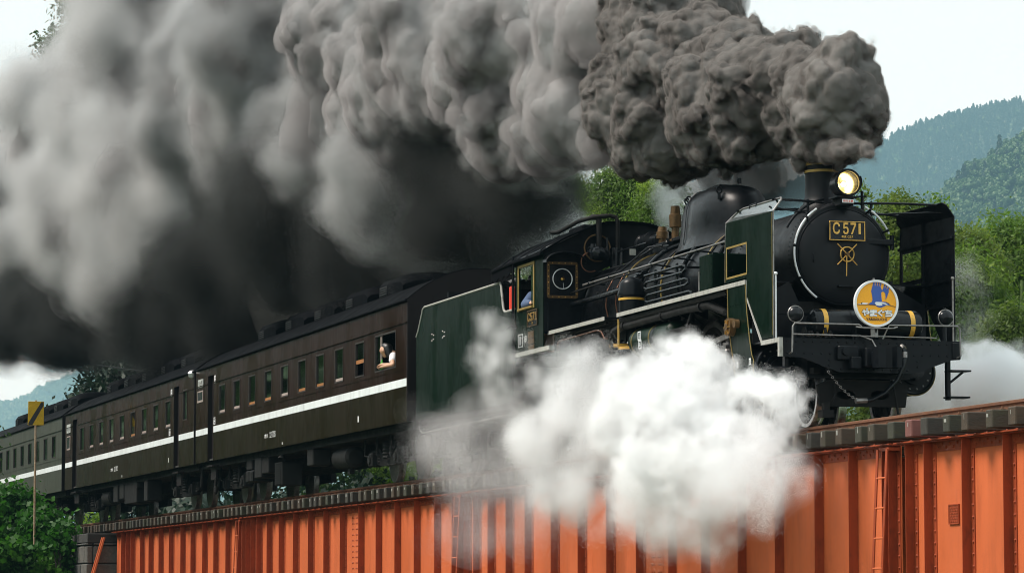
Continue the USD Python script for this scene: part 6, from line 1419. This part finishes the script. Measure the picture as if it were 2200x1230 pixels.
def broad_proto(rng, r=3.0, leaf=1.05, many=34):
    lobes = [((rng.uniform(-1, 1) * r * 0.6, rng.uniform(-1, 1) * r * 0.6, r * (0.7 + 0.8 * rng.random())), (r * 0.48,) * 3) for _ in range(9)]
    cs, ns = [], []
    for c, rad in lobes:
        d = rng.normal(0, 1, (many, 3)); d /= np.linalg.norm(d, axis=1)[:, None]
        cs.append(np.array(c) + d * np.array(rad) * rng.uniform(0.75, 1.05, (many, 1))); ns.append(d + np.array([0, 0, 0.4]))
    v, f = leaf_quads(np.vstack(cs), np.vstack(ns), leaf, rng, 0.75)
    m = MB().add(v, f)
    for c, rad in lobes:
        m.sph(c, rad[0] * 0.78, sub=1)
    return m.mesh()


def forest(name, label, P, protos, mats, weights, spacing, seed, u0, u1, smin, smax):
    """Trees scattered over the near slope of a hill, as one mass."""
    rng = np.random.default_rng(seed)
    A, B, C = P[:-1, :-1].reshape(-1, 3), P[1:, :-1].reshape(-1, 3), P[:-1, 1:].reshape(-1, 3)
    D_ = P[1:, 1:].reshape(-1, 3)
    mid = (A + D_) / 2
    u = (mid[:, :2] - np.array(CAM[:2])) @ RGT
    ok = (u > u0) & (u < u1)
    A, B, C, D_ = A[ok], B[ok], C[ok], D_[ok]
    area = np.linalg.norm(np.cross(B - A, C - A), axis=1)
    n = rng.poisson(area / spacing ** 2)
    idx = np.repeat(np.arange(len(A)), n)
    a, b = rng.random((2, len(idx), 1))
    pts = A[idx] * (1 - a) * (1 - b) + B[idx] * a * (1 - b) + C[idx] * (1 - a) * b + D_[idx] * a * b
    p = path_for('/World', name)
    pi = UsdGeom.PointInstancer.Define(stage, p)
    data(pi.GetPrim(), label, 'forest', kind='stuff')
    targets = []
    for k, (pr, mt) in enumerate(zip(protos, mats)):
        q = f'{p}/tree_{k:03d}' if k else f'{p}/tree'
        usdkit.mesh(stage, q, pr, mt); targets.append(Sdf.Path(q))
    pi.CreatePrototypesRel().SetTargets(targets)
    pi.CreateProtoIndicesAttr(Vt.IntArray.FromNumpy(rng.choice(len(protos), len(pts), p=weights).astype(np.int32)))
    pi.CreatePositionsAttr(Vt.Vec3fArray.FromNumpy(pts.astype(np.float32)))
    s = rng.uniform(smin, smax, (len(pts), 1)) * np.array([1, 1, 1])
    s[:, 2] *= rng.uniform(0.85, 1.2, len(pts))
    pi.CreateScalesAttr(Vt.Vec3fArray.FromNumpy(s.astype(np.float32)))
    an = rng.uniform(0, 2 * math.pi, len(pts))
    pi.CreateOrientationsAttr(Vt.QuathArray([Gf.Quath(float(math.cos(t / 2)), 0.0, 0.0, float(math.sin(t / 2))) for t in an]))
    return len(pts)


rng0 = np.random.default_rng(21)
PC = [conifer_proto(rng0) for _ in range(3)]
PB = [broad_proto(rng0) for _ in range(3)]
HF = hill('hill', 6000, 1600, [(-41.3, 295.3), (124.0, 443.5), (330.7, 624.6), (496.0, 708.6), (628.3, 768.7), (661.4, 786.8), (702.7, 805.7), (744.1, 820.5), (785.4, 835.3), (826.7, 845.2), (909.4, 856.7), (1033.4, 866.6), (1240.1, 838.6), (1570.8, 756.3), (2066.8, 542.3), (2562.8, 213.0)], seed=5, amp=0.03, steps=110, rows=18)
HS = hill('hill', 3000, 850, [(165.3, 116.0), (248.0, 223.0), (330.7, 292.2), (355.5, 319.8), (388.6, 352.7), (421.6, 376.2), (454.7, 395.1), (516.7, 424.7), (620.0, 439.1), (785.4, 391.8), (992.1, 239.5)], seed=8, amp=0.035, steps=80, rows=16)
HL = hill('hill', 9000, 1600, [(-2232.2, 204.6), (-1736.1, 402.2), (-1364.1, 470.1), (-1333.1, 477.5), (-1289.7, 496.0), (-1240.1, 515.8), (-1178.1, 546.6), (-1122.3, 565.2), (-992.1, 612.1), (-843.3, 636.8), (-620.0, 599.7), (-248.0, 377.5)], seed=11, amp=0.03, steps=60, rows=10)
forest('conifer_forest', 'bluish conifer forest covering the far hillside at right', HF, PC + PB[:1], [M['leaf_conifer']] * 3 + [M['leaf_wood']], [0.3, 0.3, 0.3, 0.1], 12.5, 31, 260, 1650, 1.8, 3.2)
forest('hillside_wood', 'green mixed wood on the nearer hillside at right', HS, PB + PC[:1], [M['leaf_wood']] * 3 + [M['leaf_conifer']], [0.3, 0.3, 0.3, 0.1], 10.5, 32, 190, 1020, 1.3, 3.0)
forest('distant_wood', 'pale blue wooded hill in the haze at far left', HL, PB[:2], [M['leaf_wood']] * 2, [0.5, 0.5], 30.0, 33, -1950, -640, 4.0, 7.2)

# the wood on the near bank, out of the picture, that the coaches' sides mirror
rngb = np.random.default_rng(77)
xb, yb = np.meshgrid(np.linspace(-420, -30, 30), np.linspace(-130, -30, 12), indexing='ij')
PBK = np.stack([xb, yb, -6.2 + 0.22 * (-30 - yb)], -1)
UB = np.dot(PBK[..., :2].reshape(-1, 2) - np.array(CAM[:2]), RGT)
forest('bank_wood', 'dense green wood on the near river bank left of the view', PBK, PB, [M['leaf_wood']] * 3, [0.4, 0.3, 0.3], 6.0, 41, -1e4, 1e4, 2.4, 4.0)
solo('bank', MB().add(PBK.reshape(-1, 3), np.stack([np.arange(360).reshape(30, 12)[:-1, :-1], np.arange(360).reshape(30, 12)[:-1, 1:], np.arange(360).reshape(30, 12)[1:, 1:], np.arange(360).reshape(30, 12)[1:, :-1]], -1).reshape(-1, 4)), M['leaf_ground'], kind='structure')
xf, yf = np.meshgrid(np.linspace(-260, -25, 24), np.linspace(9, 60, 8), indexing='ij')
forest('undergrowth', 'low green undergrowth on the far bank behind the bridge', np.stack([xf, yf, np.full_like(xf, -6.0)], -1), [broad_proto(rng0, 3.0, 0.24, 420) for _ in range(3)], [M['leaf_dark']] * 3, [0.4, 0.3, 0.3], 3.6, 43, -1e4, 1e4, 0.8, 1.45)

# ------------------------------------------------------------------ yellow trackside sign and overhead wires
sx, sy = -58.3, -2.9
sg = thing('trackside_sign', 'square yellow sign with a black diagonal bar on a rusty pole beside the track', 'sign', (sx, sy, -0.6))
part(sg, 'pole', MB().cyl((sx, sy, -0.8), (sx, sy, 3.52), 0.033, 0.030, 10), M['pole'], 30)
part(sg, 'board', MB().span((sx + 0.031, sy - 0.235, 2.79), (sx + 0.045, sy + 0.235, 3.49), 0.004), M['yellow_sign'])
part(sg, 'diagonal_bar', MB().ext(Polygon([(sy - 0.225, 2.80), (sy - 0.10, 2.80), (sy + 0.225, 3.38), (sy + 0.225, 3.482), (sy + 0.155, 3.482), (sy - 0.225, 2.85)]), sx + 0.0455, sx + 0.048, 'yz'), M['sign_black'])
part(sg, 'clamp', MB().span((sx - 0.045, sy - 0.05, 3.38), (sx + 0.0305, sy + 0.05, 3.42)).span((sx - 0.045, sy - 0.05, 2.88), (sx + 0.0305, sy + 0.05, 2.92)).cyl((sx + 0.015, sy, 3.44), (sx + 0.015, sy, 3.53), 0.02, n=8), M['pole'])
solo('overhead_wire', MB().tube([(-83.86, -1.57, 6.84), (-86.59, -0.16, 6.85), (-90.13, 2.04, 6.87), (-94.64, 4.51, 6.91)], 0.03, 5), M['wire'], 'thin dark overhead wire across the pale sky at left, lower one', 'wire', loc=(-83.86, -1.57, 6.84))
solo('overhead_wire', MB().tube([(-97.79, 4.23, 7.58), (-99.52, 5.49, 7.5), (-102.79, 8.65, 7.42)], 0.03, 5), M['wire'], 'thin dark overhead wire ending behind the dark tree', 'wire', loc=(-97.79, 4.23, 7.58))

# ------------------------------------------------------------------ smoke and steam
def surface_nets(val, origin, h):
    """The surface val = 0 of a grid (negative inside), as vertices and triangles."""
    s = val < 0
    nx, ny, nz = val.shape
    corner = np.array([[i, j, k] for i in (0, 1) for j in (0, 1) for k in (0, 1)])
    cnt = sum(s[i:nx - 1 + i, j:ny - 1 + j, k:nz - 1 + k].astype(np.int8) for i, j, k in corner)
    act = (cnt > 0) & (cnt < 8)
    idx = -np.ones(act.shape, np.int64); A = np.argwhere(act); idx[act] = np.arange(len(A))
    V = np.stack([val[A[:, 0] + a, A[:, 1] + b, A[:, 2] + d] for a, b, d in corner], 1)
    acc, n = np.zeros((len(A), 3)), np.zeros(len(A))
    for a in range(8):
        for b in range(a + 1, 8):
            if np.abs(corner[a] - corner[b]).sum() == 1:
                x = (V[:, a] < 0) != (V[:, b] < 0)
                t = V[:, a] / np.where(x, V[:, a] - V[:, b], 1)
                p = corner[a] + t[:, None] * (corner[b] - corner[a])
                acc[x] += p[x]; n[x] += 1
    P = (A + acc / n[:, None]) * h + origin
    F = []
    for ax in range(3):
        u, v = (ax + 1) % 3, (ax + 2) % 3
        sl = [slice(1, -1)] * 3; sl[ax] = slice(0, -1)
        s0 = s[tuple(sl)]; sl[ax] = slice(1, None); s1 = s[tuple(sl)]
        E = np.argwhere(s0 != s1)
        if not len(E):
            continue
        flip = s0[tuple(E.T)]
        off = np.ones(3, int); off[ax] = 0
        B = E + off

        def at(du, dv):
            q = B.copy(); q[:, u] += du; q[:, v] += dv
            return idx[tuple(q.T)]
        q = np.stack([at(-1, -1), at(0, -1), at(0, 0), at(-1, 0)], 1); q[~flip] = q[~flip][:, ::-1]
        F.append(q)
    q = np.vstack(F)
    return P, np.vstack([q[:, [0, 1, 2]], q[:, [0, 2, 3]]])


def worley(p, scale, seed, lo, hi):
    """Distance to the nearest of scattered points, in units of their spacing."""
    rng = np.random.default_rng(seed)
    lo, hi = lo - scale * 2, hi + scale * 2
    n = np.ceil((hi - lo) / scale).astype(int)
    g = np.stack(np.meshgrid(*[np.arange(k) for k in n], indexing='ij'), -1).reshape(-1, 3)
    d, _ = cKDTree(lo + (g + rng.random(g.shape)) * scale).query(p, workers=-1)
    return d / scale


def billow(balls, h, octaves, seed=0, k=0.15, swirl=0.35):
    """A billowing cloud: balls (x, y, z, r) melted together, then swollen into cauliflower lumps of several sizes (spacing, height)."""
    S = np.array(balls, float); c, r = S[:, :3], S[:, 3]
    pad = sum(a for _, a in octaves) + 3 * h
    lo = (c - r[:, None]).min(0) - pad; hi = (c + r[:, None]).max(0) + pad
    n = np.ceil((hi - lo) / h).astype(int) + 1
    val = np.full(n, 9e9, np.float32)
    ax = [lo[i] + h * np.arange(n[i]) for i in range(3)]
    for ci, ri in zip(c, r):
        R_ = ri + pad + 0.6
        sl = [slice(max(0, int((ci[i] - R_ - lo[i]) / h)), min(n[i], int((ci[i] + R_ - lo[i]) / h) + 2)) for i in range(3)]
        d = np.sqrt(((ax[0][sl[0]] - ci[0]) ** 2)[:, None, None] + ((ax[1][sl[1]] - ci[1]) ** 2)[None, :, None] + ((ax[2][sl[2]] - ci[2]) ** 2)[None, None]) - ri
        v = val[tuple(sl)]
        hh = np.maximum(k - np.abs(v - d), 0) / k
        val[tuple(sl)] = np.minimum(v, d) - hh * hh * k * 0.25
    band = np.argwhere(np.abs(val) < pad)
    p = band * h + lo
    disp = np.zeros(len(p)); q = p
    for i, (sc, amp) in enumerate(octaves):
        q = q + swirl * sc * (np.stack([meshkit.noise(p / sc * 0.9, seed + 9 + i * 3 + j) for j in range(3)], 1) - 0.5)
        w = worley(q, sc, seed * 10 + i, lo, hi)
        disp += amp * (1 - 1.25 * np.minimum(w, 1.1) ** 2) - amp * 0.3
    val[tuple(band.T)] -= disp
    for a in range(3):
        for e in (0, -1):
            sl = [slice(None)] * 3; sl[a] = e; val[tuple(sl)] = 1
    return val, lo


def cleaned(v, f):
    """Drops flecks that came loose."""
    lab = trimesh.graph.connected_component_labels(trimesh.Trimesh(v, f, process=False).face_adjacency, node_count=len(f))
    f = f[np.bincount(lab)[lab] > 400]
    used = np.unique(f); m = np.zeros(len(v), int); m[used] = np.arange(len(used))
    return v[used], m[f]


def puff(name, label, balls, h, octaves, seed, k, layers, wisps=(), parent=None):
    """A cloud of nested layers, from its thin outside to its thick body: (depth, matter) pairs."""
    rg = np.random.default_rng(seed + 50)
    more = []
    for x, y, z, r in balls:            # smaller lumps budding from the big ones
        for _ in range(9 if parent else 3):
            d = rg.normal(0, 1, 3); d /= np.linalg.norm(d)
            more.append((x + d[0] * r * 0.8, y + d[1] * r * 0.8, z + d[2] * r * 0.8, r * rg.uniform(0.22, 0.42)))
    balls = list(balls) + more
    own = parent or thing(name, label, 'steam', tuple(np.array(balls)[:, :3].mean(0)), kind='stuff')
    val, lo = billow(balls, h, octaves, seed=seed, k=k)
    for depth, mat in layers:
        part(own, 'vapour_body', cleaned(*surface_nets(val + depth, lo, h)), mat, smooth=True, kind='stuff')
    for mat, count, sigma, inside, outside, drop, ragged in wisps:
        scatter(own, val, lo, h, mat, count, sigma, inside, outside, drop, ragged, seed)
    return own


def scatter(own, val, lo, h, mat, count, sigma, inside, outside, drop, ragged, seed):
    """Droplets, in small drifts of optical depth drop, thinning outwards from a cloud: instances of a few drifts."""
    rng = np.random.default_rng(seed + 99)
    p = path_for(own, 'vapour_wisps')
    pi = UsdGeom.PointInstancer.Define(stage, p)
    data(pi.GetPrim(), kind='stuff')
    targets = []
    for k in range(3):
        n = 1500 if sigma < 0.15 else 6000
        c = rng.normal(0, 1, (n, 3)); c *= (np.minimum(np.linalg.norm(c, axis=1), 2.2) / np.linalg.norm(c, axis=1))[:, None] * sigma
        q = f'{p}/drift_{k:03d}' if k else f'{p}/drift'
        usdkit.mesh(stage, q, leaf_quads(c, rng.normal(0, 1, (n, 3)), 0.133 * sigma * math.sqrt(drop * 1500 / n), rng, 0.8), mat)
        targets.append(Sdf.Path(q))
    pts = np.argwhere((val > -inside) & (val < outside))
    v = val[tuple(pts.T)]
    x = pts * h + lo
    w = np.clip((outside - v) / (outside + 0.02), 0, 1) ** 1.5
    if ragged > 0:
        f = meshkit.fbm(x / ragged, 4, seed + 7)
        w = w * np.clip((f - 0.40) / 0.22, 0.02, 1)
    pick = rng.choice(len(pts), count, p=w / w.sum())
    pos = x[pick] + rng.uniform(-0.5, 0.5, (count, 3)) * h - _origin.get('/'.join(own.split('/')[:3]), 0)
    pi.CreatePrototypesRel().SetTargets(targets)
    pi.CreateProtoIndicesAttr(Vt.IntArray.FromNumpy(rng.integers(0, 3, count).astype(np.int32)))
    pi.CreatePositionsAttr(Vt.Vec3fArray.FromNumpy(pos.astype(np.float32)))
    pi.CreateScalesAttr(Vt.Vec3fArray.FromNumpy(np.repeat(rng.uniform(0.5, 1.25, (count, 1)), 3, 1).astype(np.float32)))
    qt = rng.normal(0, 1, (count, 4)); qt /= np.linalg.norm(qt, axis=1)[:, None]
    pi.CreateOrientationsAttr(Vt.QuathArray([Gf.Quath(*map(float, t)) for t in qt]))


def white_body(name, scale):
    return usdkit.material(stage, f'/World/Looks/{name}', {'p': ('principled_bsdf', {'base_color': (0.93, 0.95, 0.965), 'roughness': 1.0, 'specular_ior_level': 0.0, 'subsurface_weight': 1.0, 'subsurface_method': 'random_walk', 'subsurface_radius': (1.0, 1.0, 1.0), 'subsurface_scale': scale})}, [], surface='p.BSDF')


def body_matter(name, a, b, scale=0.8, trans=0.25):
    return usdkit.material(stage, f'/World/Looks/{name}', {'g': ('geometry', {}), 'n': ('noise_texture', {'scale': scale, 'detail': 4.0}), 'r': ('rgb_ramp', {'ramp': [(0.35, a), (0.65, b)]}),
        'd': ('diffuse_bsdf', {}), 't': ('translucent_bsdf', {}), 'm': ('mix_closure', {'fac': trans})},
        [('g.position', 'n.vector'), ('n.fac', 'r.fac'), ('r.color', 'd.color'), ('r.color', 't.color'), ('d.BSDF', 'm.closure1'), ('t.BSDF', 'm.closure2')], surface='m.closure')


def vapour(name, col, density, noise=None, aniso=0.0):
    """noise: (scale, low, high, stretch) thins the vapour out in wisps."""
    n = {'v': ('principled_volume', {'color': tuple(col), 'density': float(density), 'anisotropy': float(aniso)})}
    l = []
    if noise:
        sc, a, b = noise[:3]
        n.update({'g': ('geometry', {}), 'map': ('mapping', {'scale': noise[3] if len(noise) > 3 else (1, 1, 1)}), 'n': ('noise_texture', {'scale': float(sc), 'detail': 5.0, 'roughness': 0.55, 'distortion': 0.3}),
                  'r': ('map_range', {'from_min': float(a), 'from_max': float(b), 'to_min': 0.0, 'to_max': float(density), 'clamp': True})})
        l = [('g.position', 'map.vector'), ('map.vector', 'n.vector'), ('n.fac', 'r.value'), ('r.result', 'v.density')]
    return usdkit.material(stage, f'/World/Looks/{name}', n, l, volume='v.volume')


SP = thing('smoke_plume', 'dark grey coal smoke billowing from the chimney back over the whole train', 'smoke', (-2.6, 0, 3.8), kind='stuff')
V = {'core': vapour('smoke_core', (0.34, 0.32, 0.30), 11.0), 'mid': vapour('smoke_mid', (0.70, 0.695, 0.69), 3.0), 'back': vapour('smoke_back', (0.66, 0.66, 0.66), 2.2, (0.45, 0.28, 0.6)),
     'soft': vapour('smoke_soft', (0.72, 0.725, 0.72), 1.5, (0.5, 0.36, 0.66)), 'dark': vapour('smoke_shaded', (0.06, 0.068, 0.062), 1.7, (0.6, 0.33, 0.66)),  # the dark smoke's low albedo paints in shade under the plume
     'murk': vapour('smoke_murk', (0.10, 0.11, 0.10), 1.6, (0.7, 0.30, 0.60)), 'thin': vapour('smoke_thin', (0.40, 0.42, 0.39), 0.5, (0.5, 0.35, 0.65)),
     'steam': vapour('steam_dense', (1.0, 1.0, 1.0), 4.5, (1.8, 0.34, 0.66)), 'mist': vapour('steam_mist', (1.0, 1.0, 1.0), 2.0, (1.7, 0.40, 0.70)),
     'wisp': vapour('steam_wisp', (1.0, 1.0, 1.0), 2.4, (2.2, 0.46, 0.74)), 'haze': vapour('steam_thin', (1.0, 1.0, 1.0), 0.32, (1.2, 0.40, 0.70))}
B = {'core': body_matter('smoke_body', (0.13, 0.123, 0.115), (0.26, 0.25, 0.238)), 'mid': body_matter('smoke_body_mid', (0.33, 0.327, 0.323), (0.56, 0.56, 0.56), 0.5), 'back': body_matter('smoke_body_back', (0.42, 0.42, 0.418), (0.62, 0.62, 0.62), 0.4),
     'steam': white_body('steam_body', 0.25)}
B['dark_underside'] = body_matter('smoke_body_shaded', (0.05, 0.052, 0.05), (0.11, 0.113, 0.11), 0.3, 0.4)  # black smoke, with the underside's shade put into its colour too
B['pale'] = body_matter('smoke_body_pale', (0.60, 0.60, 0.597), (0.78, 0.78, 0.775), 0.3, 0.45)
B['flake'] = body_matter('steam_flakes', (0.965, 0.975, 0.985), (0.98, 0.985, 0.99), 0.8, 0.5)
puff('', '', [(-2.43, 0.0, 4.15, 0.25), (-2.48, 0.0, 4.33, 0.39), (-2.16, 0.0, 4.48, 0.48), (-1.98, 0.0, 4.68, 0.4), (-4.29, 0.2, 5.01, 0.54), (-3.17, 0.3, 4.82, 0.47), (-4.82, 0.0, 4.9, 0.63), (-4.23, 0.1, 4.53, 0.31), (-7.19, 0.4, 5.69, 0.65), (-6.52, 0.0, 5.07, 0.69), (-7.01, 0.6, 5.78, 0.39), (-9.07, 0.3, 5.97, 0.89), (-9.13, 0.0, 5.19, 0.64), (-9.81, -0.2, 5.03, 0.32), (-10.16, -0.2, 5.65, 0.64), (-10.32, 0.5, 6.86, 0.91), (-7.78, 0.3, 4.79, 0.28)], 0.04, [(1.0, 0.28), (0.5, 0.2), (0.25, 0.14), (0.13, 0.085), (0.07, 0.035)], 1, 0.1, [(0.0, V['core']), (0.035, B['core'])], [(B['core'], 2600, 0.03, 0.02, 0.035, 0.3, 0.5)], SP)
puff('', '', [(-2.52, 0.0, 3.93, 0.17), (-2.98, -0.1, 4.0, 0.11), (-2.28, -0.25, 3.87, 0.11), (-1.73, -0.28, 3.79, 0.11), (-1.46, -0.2, 3.78, 0.11), (-1.3, -0.1, 3.79, 0.09), (-2.52, 0.0, 4.06, 0.28), (-1.79, 0.0, 3.94, 0.14), (-3.49, 0.0, 4.14, 0.08), (-1.21, 0.0, 3.82, 0.06), (-0.89, -0.05, 3.72, 0.05), (-0.76, -0.05, 3.64, 0.03)], 0.025, [(0.26, 0.07), (0.12, 0.035), (0.06, 0.015)], 21, 0.06, [(0.0, V['core']), (0.035, B['core'])], [(B['core'], 500, 0.03, 0.02, 0.04, 0.3, 0.25)], SP)
puff('', '', [(-12.69, 0.9, 7.54, 1.19), (-14.04, 0.5, 7.17, 1.01), (-15.12, 0.2, 6.87, 0.82), (-13.67, 0.0, 6.15, 0.68), (-17.6, 0.3, 7.72, 1.42), (-18.26, 0.0, 6.71, 0.85), (-23.14, 0.5, 8.78, 1.77), (-26.6, 0.5, 8.05, 1.22), (-12.2, 0.0, 5.51, 0.31), (-16.15, 0.3, 6.14, 0.5), (-31.23, 0.8, 9.98, 1.67), (-20.41, 0.3, 7.7, 0.98), (-24.55, 0.4, 8.23, 1.14), (-28.76, 0.6, 8.87, 1.21)], 0.1, [(1.5, 0.55), (0.7, 0.34), (0.32, 0.17), (0.16, 0.06)], 2, 0.2, [(0.0, V['mid']), (0.2, B['mid'])], [(B['mid'], 3000, 0.085, 0.03, 0.12, 0.25, 0.9)], SP)
puff('', '', [(-37.58, 1.0, 10.77, 2.26), (-35.44, 0.4, 8.53, 1.2), (-39.9, 0.6, 9.94, 1.73), (-41.32, 0.2, 9.42, 0.94), (-27.17, 0.5, 6.74, 0.74), (-31.26, 0.6, 8.19, 1.14), (-48.29, 0.9, 11.66, 1.9)], 0.22, [(3.0, 1.1), (1.3, 0.6), (0.6, 0.28)], 3, 0.5, [(0.15, V['back']), (0.7, B['back'])], [(B['back'], 5200, 0.2, 0.25, 0.12, 0.3, 1.6)], SP)
puff('', '', [(-55.2, 1.2, 12.96, 3.14), (-51.6, 0.8, 9.23, 2.62), (-69.8, 1.2, 12.48, 2.95), (-81.89, 1.0, 12.46, 2.57), (-60.94, 0.6, 9.6, 2.15), (-84.97, 0.6, 11.39, 1.93)], 0.32, [(3.2, 1.2), (1.4, 0.7), (0.7, 0.35)], 4, 0.6, [(0.5, V['soft'])], [(B['pale'], 6500, 0.34, 0.8, 0.25, 0.28, 2.4)], SP)
puff('', '', [(-35.09, 1.0, 6.42, 1.85), (-29.87, 1.0, 5.86, 1.12), (-41.79, 0.8, 6.65, 1.77), (-50.11, 0.4, 6.32, 1.67), (-56.2, 0.2, 7.0, 1.37), (-42.79, 0.3, 5.67, 1.19), (-23.85, 0.8, 6.06, 0.75), (-64.47, 0.5, 7.76, 1.4), (-77.31, 0.2, 7.93, 1.23), (-86.9, 0.2, 9.08, 1.51), (-21.0, 0.8, 6.13, 0.41), (-41.56, 1.0, 5.22, 1.06), (-72.99, 0.2, 7.09, 0.63)], 0.3, [(2.8, 1.0), (1.2, 0.6), (0.6, 0.3)], 5, 0.6, [(0.0, V['dark'])], [(B['dark_underside'], 4200, 0.34, 0.6, 0.3, 0.28, 2.4)], SP)  # lower half of the plume, its shade given as smoke colour
puff('', '', [(-11.09, 1.0, 4.93, 0.39), (-10.17, 1.0, 4.63, 0.3), (-8.64, 1.0, 4.52, 0.43), (-6.72, 0.9, 4.3, 0.37), (-6.13, 0.9, 3.92, 0.28), (-7.6, 1.0, 4.09, 0.28), (-9.57, 1.1, 4.41, 0.26)], 0.14, [(1.2, 0.3), (0.5, 0.12)], 16, 0.3, [(0.0, V['murk'])], [], SP)
puff('', '', [(-50.97, 1.5, 5.26, 1.43), (-39.59, 1.5, 5.06, 1.26), (-59.36, 1.5, 5.62, 1.27)], 0.32, [(2.4, 0.8), (1.1, 0.3)], 6, 0.6, [(0.0, V['thin'])], [], SP)
puff('steam_cloud', 'thick white steam bursting from the cylinder in front of the bridge', [(-0.58, -2.0, 0.09, 0.26), (-1.92, -2.0, 0.34, 0.44), (-3.28, -2.1, 0.53, 0.52), (-2.41, -2.2, -0.07, 0.66), (-1.27, -2.1, -0.19, 0.39), (-4.52, -2.1, 0.3, 0.48), (-0.08, -1.9, 0.1, 0.13), (0.6, -1.9, 0.1, 0.06), (-3.61, -2.2, -0.47, 0.42), (-1.65, -2.2, -0.7, 0.35), (-2.11, -2.1, 0.71, 0.25), (-0.82, -2.1, -0.48, 0.19)], 0.045, [(0.8, 0.16), (0.36, 0.12), (0.17, 0.06), (0.09, 0.03)], 7, 0.45, [], [(B['flake'], 7500, 0.042, 0.42, 0.03, 0.3, 0.5), (B['flake'], 700, 0.055, 0.1, 0.13, 0.2, 0.4)])
puff('steam_cloud', 'paler drifting steam spreading left over the bridge and tender wheels', [(-6.8, -2.0, 0.42, 0.63), (-8.33, -2.0, 0.71, 0.43), (-7.66, -2.1, -0.04, 0.64), (-5.3, -2.2, -0.48, 0.64), (-9.45, -2.0, 0.3, 0.37), (-7.66, -2.1, -0.6, 0.32), (-0.12, -2.1, -0.73, 0.36), (0.66, -2.1, -0.81, 0.24), (-1.66, -2.2, -1.14, 0.39), (-6.88, -1.9, 0.95, 0.31), (-3.21, -2.2, -1.01, 0.49)], 0.09, [(1.0, 0.3), (0.45, 0.18), (0.2, 0.08)], 8, 0.4, [], [(B['flake'], 1150, 0.11, 3.0, 0.02, 0.2, 0.8)])
puff('steam_cloud', 'short jet of steam at the leading wheel', [(0.52, -1.6, 0.03, 0.08), (0.28, -1.65, -0.01, 0.12), (0.01, -1.7, -0.09, 0.16), (-0.31, -1.75, -0.19, 0.18)], 0.04, [(0.35, 0.12), (0.16, 0.05)], 15, 0.15, [], [(B['flake'], 260, 0.035, 1.0, 0.01, 0.2, 0.3)])
puff('steam_cloud', 'thin mist veiling the lower side of the tender', [(-11.82, -2.0, 0.15, 0.69), (-14.7, -2.0, 0.35, 0.56), (-12.72, -1.9, 0.73, 0.47), (-9.63, -2.1, -0.24, 0.59), (-13.15, -2.1, -0.27, 0.39), (-16.25, -2.0, 0.5, 0.33), (-9.47, -2.3, -1.05, 0.44), (-12.01, -2.5, -1.22, 0.3)], 0.16, [(1.2, 0.4), (0.5, 0.15)], 9, 0.3, [(0.0, V['haze'])], [(B['flake'], 150, 0.2, 3.0, 0.1, 0.06, 1.0)])
puff('steam_cloud', 'small grey puff rising beside the cab steps', [(-12.72, -1.9, 1.86, 0.36), (-12.11, -1.9, 1.47, 0.37), (-11.35, -1.9, 1.15, 0.33), (-13.15, -1.9, 2.15, 0.17), (-11.75, -1.9, 0.91, 0.34)], 0.06, [(0.7, 0.25), (0.3, 0.12), (0.14, 0.05)], 10, 0.2, [], [(B['flake'], 170, 0.08, 1.0, 0.03, 0.14, 0.4)])
puff('steam_cloud', 'white steam behind the buffer beam at right', [(-5.8, 3.0, 0.72, 0.35), (-4.59, 3.0, 0.65, 0.36), (-3.44, 3.0, 0.62, 0.31), (-5.38, 3.2, 0.95, 0.24), (-4.28, 3.2, 0.93, 0.23), (-6.06, 3.0, 0.95, 0.21), (-2.81, 3.0, 0.58, 0.31), (-1.96, 3.0, 0.4, 0.3)], 0.06, [(0.8, 0.16), (0.36, 0.12), (0.17, 0.06), (0.09, 0.03)], 11, 0.45, [], [(B['flake'], 4200, 0.042, 0.42, 0.03, 0.3, 0.5), (B['flake'], 400, 0.055, 0.1, 0.13, 0.2, 0.4)])
puff('steam_cloud', 'white steam rising behind the cab roof', [(-22.65, 2.2, 4.94, 0.35), (-23.61, 2.2, 4.75, 0.41), (-21.86, 2.2, 4.95, 0.24), (-25.95, 2.5, 5.19, 0.45), (-23.3, 2.4, 5.39, 0.36), (-24.6, 2.4, 5.43, 0.38)], 0.07, [(0.8, 0.28), (0.36, 0.14), (0.16, 0.06)], 12, 0.2, [], [(B['flake'], 420, 0.1, 1.5, 0.04, 0.2, 0.5)])
puff('steam_cloud', 'bluish steam drifting up left of the steam dome', [(-16.1, 2.4, 4.98, 0.25), (-16.49, 2.4, 5.32, 0.25), (-15.27, 2.2, 4.58, 0.2)], 0.07, [(0.8, 0.28), (0.36, 0.12), (0.16, 0.05)], 13, 0.2, [], [(B['flake'], 130, 0.09, 1.5, 0.03, 0.15, 0.4)])
puff('steam_cloud', 'wisps of steam beside the right end of the buffer beam', [(-4.55, 3.0, 2.03, 0.25), (-4.4, 3.0, 1.54, 0.25), (-4.71, 3.0, 2.39, 0.18)], 0.1, [(0.8, 0.28), (0.36, 0.12)], 14, 0.2, [], [(B['flake'], 22, 0.13, 1.5, 0.06, 0.05, 0.5)])


# ------------------------------------------------------------------ the air itself
haze = usdkit.material(stage, '/World/Looks/haze', {'v': ('principled_volume', {'color': (0.42, 0.80, 1.0), 'absorption_color': (1.0, 1.0, 1.0), 'density': 8.5e-05, 'anisotropy': 0.0})}, [], volume='v.volume')
solo('haze', MB().span((-14500, -8200, -9.5), (5600, 10500, 1700.0)), haze, 'pale blue summer haze over the valley and its wooded hills', 'haze', kind='stuff')
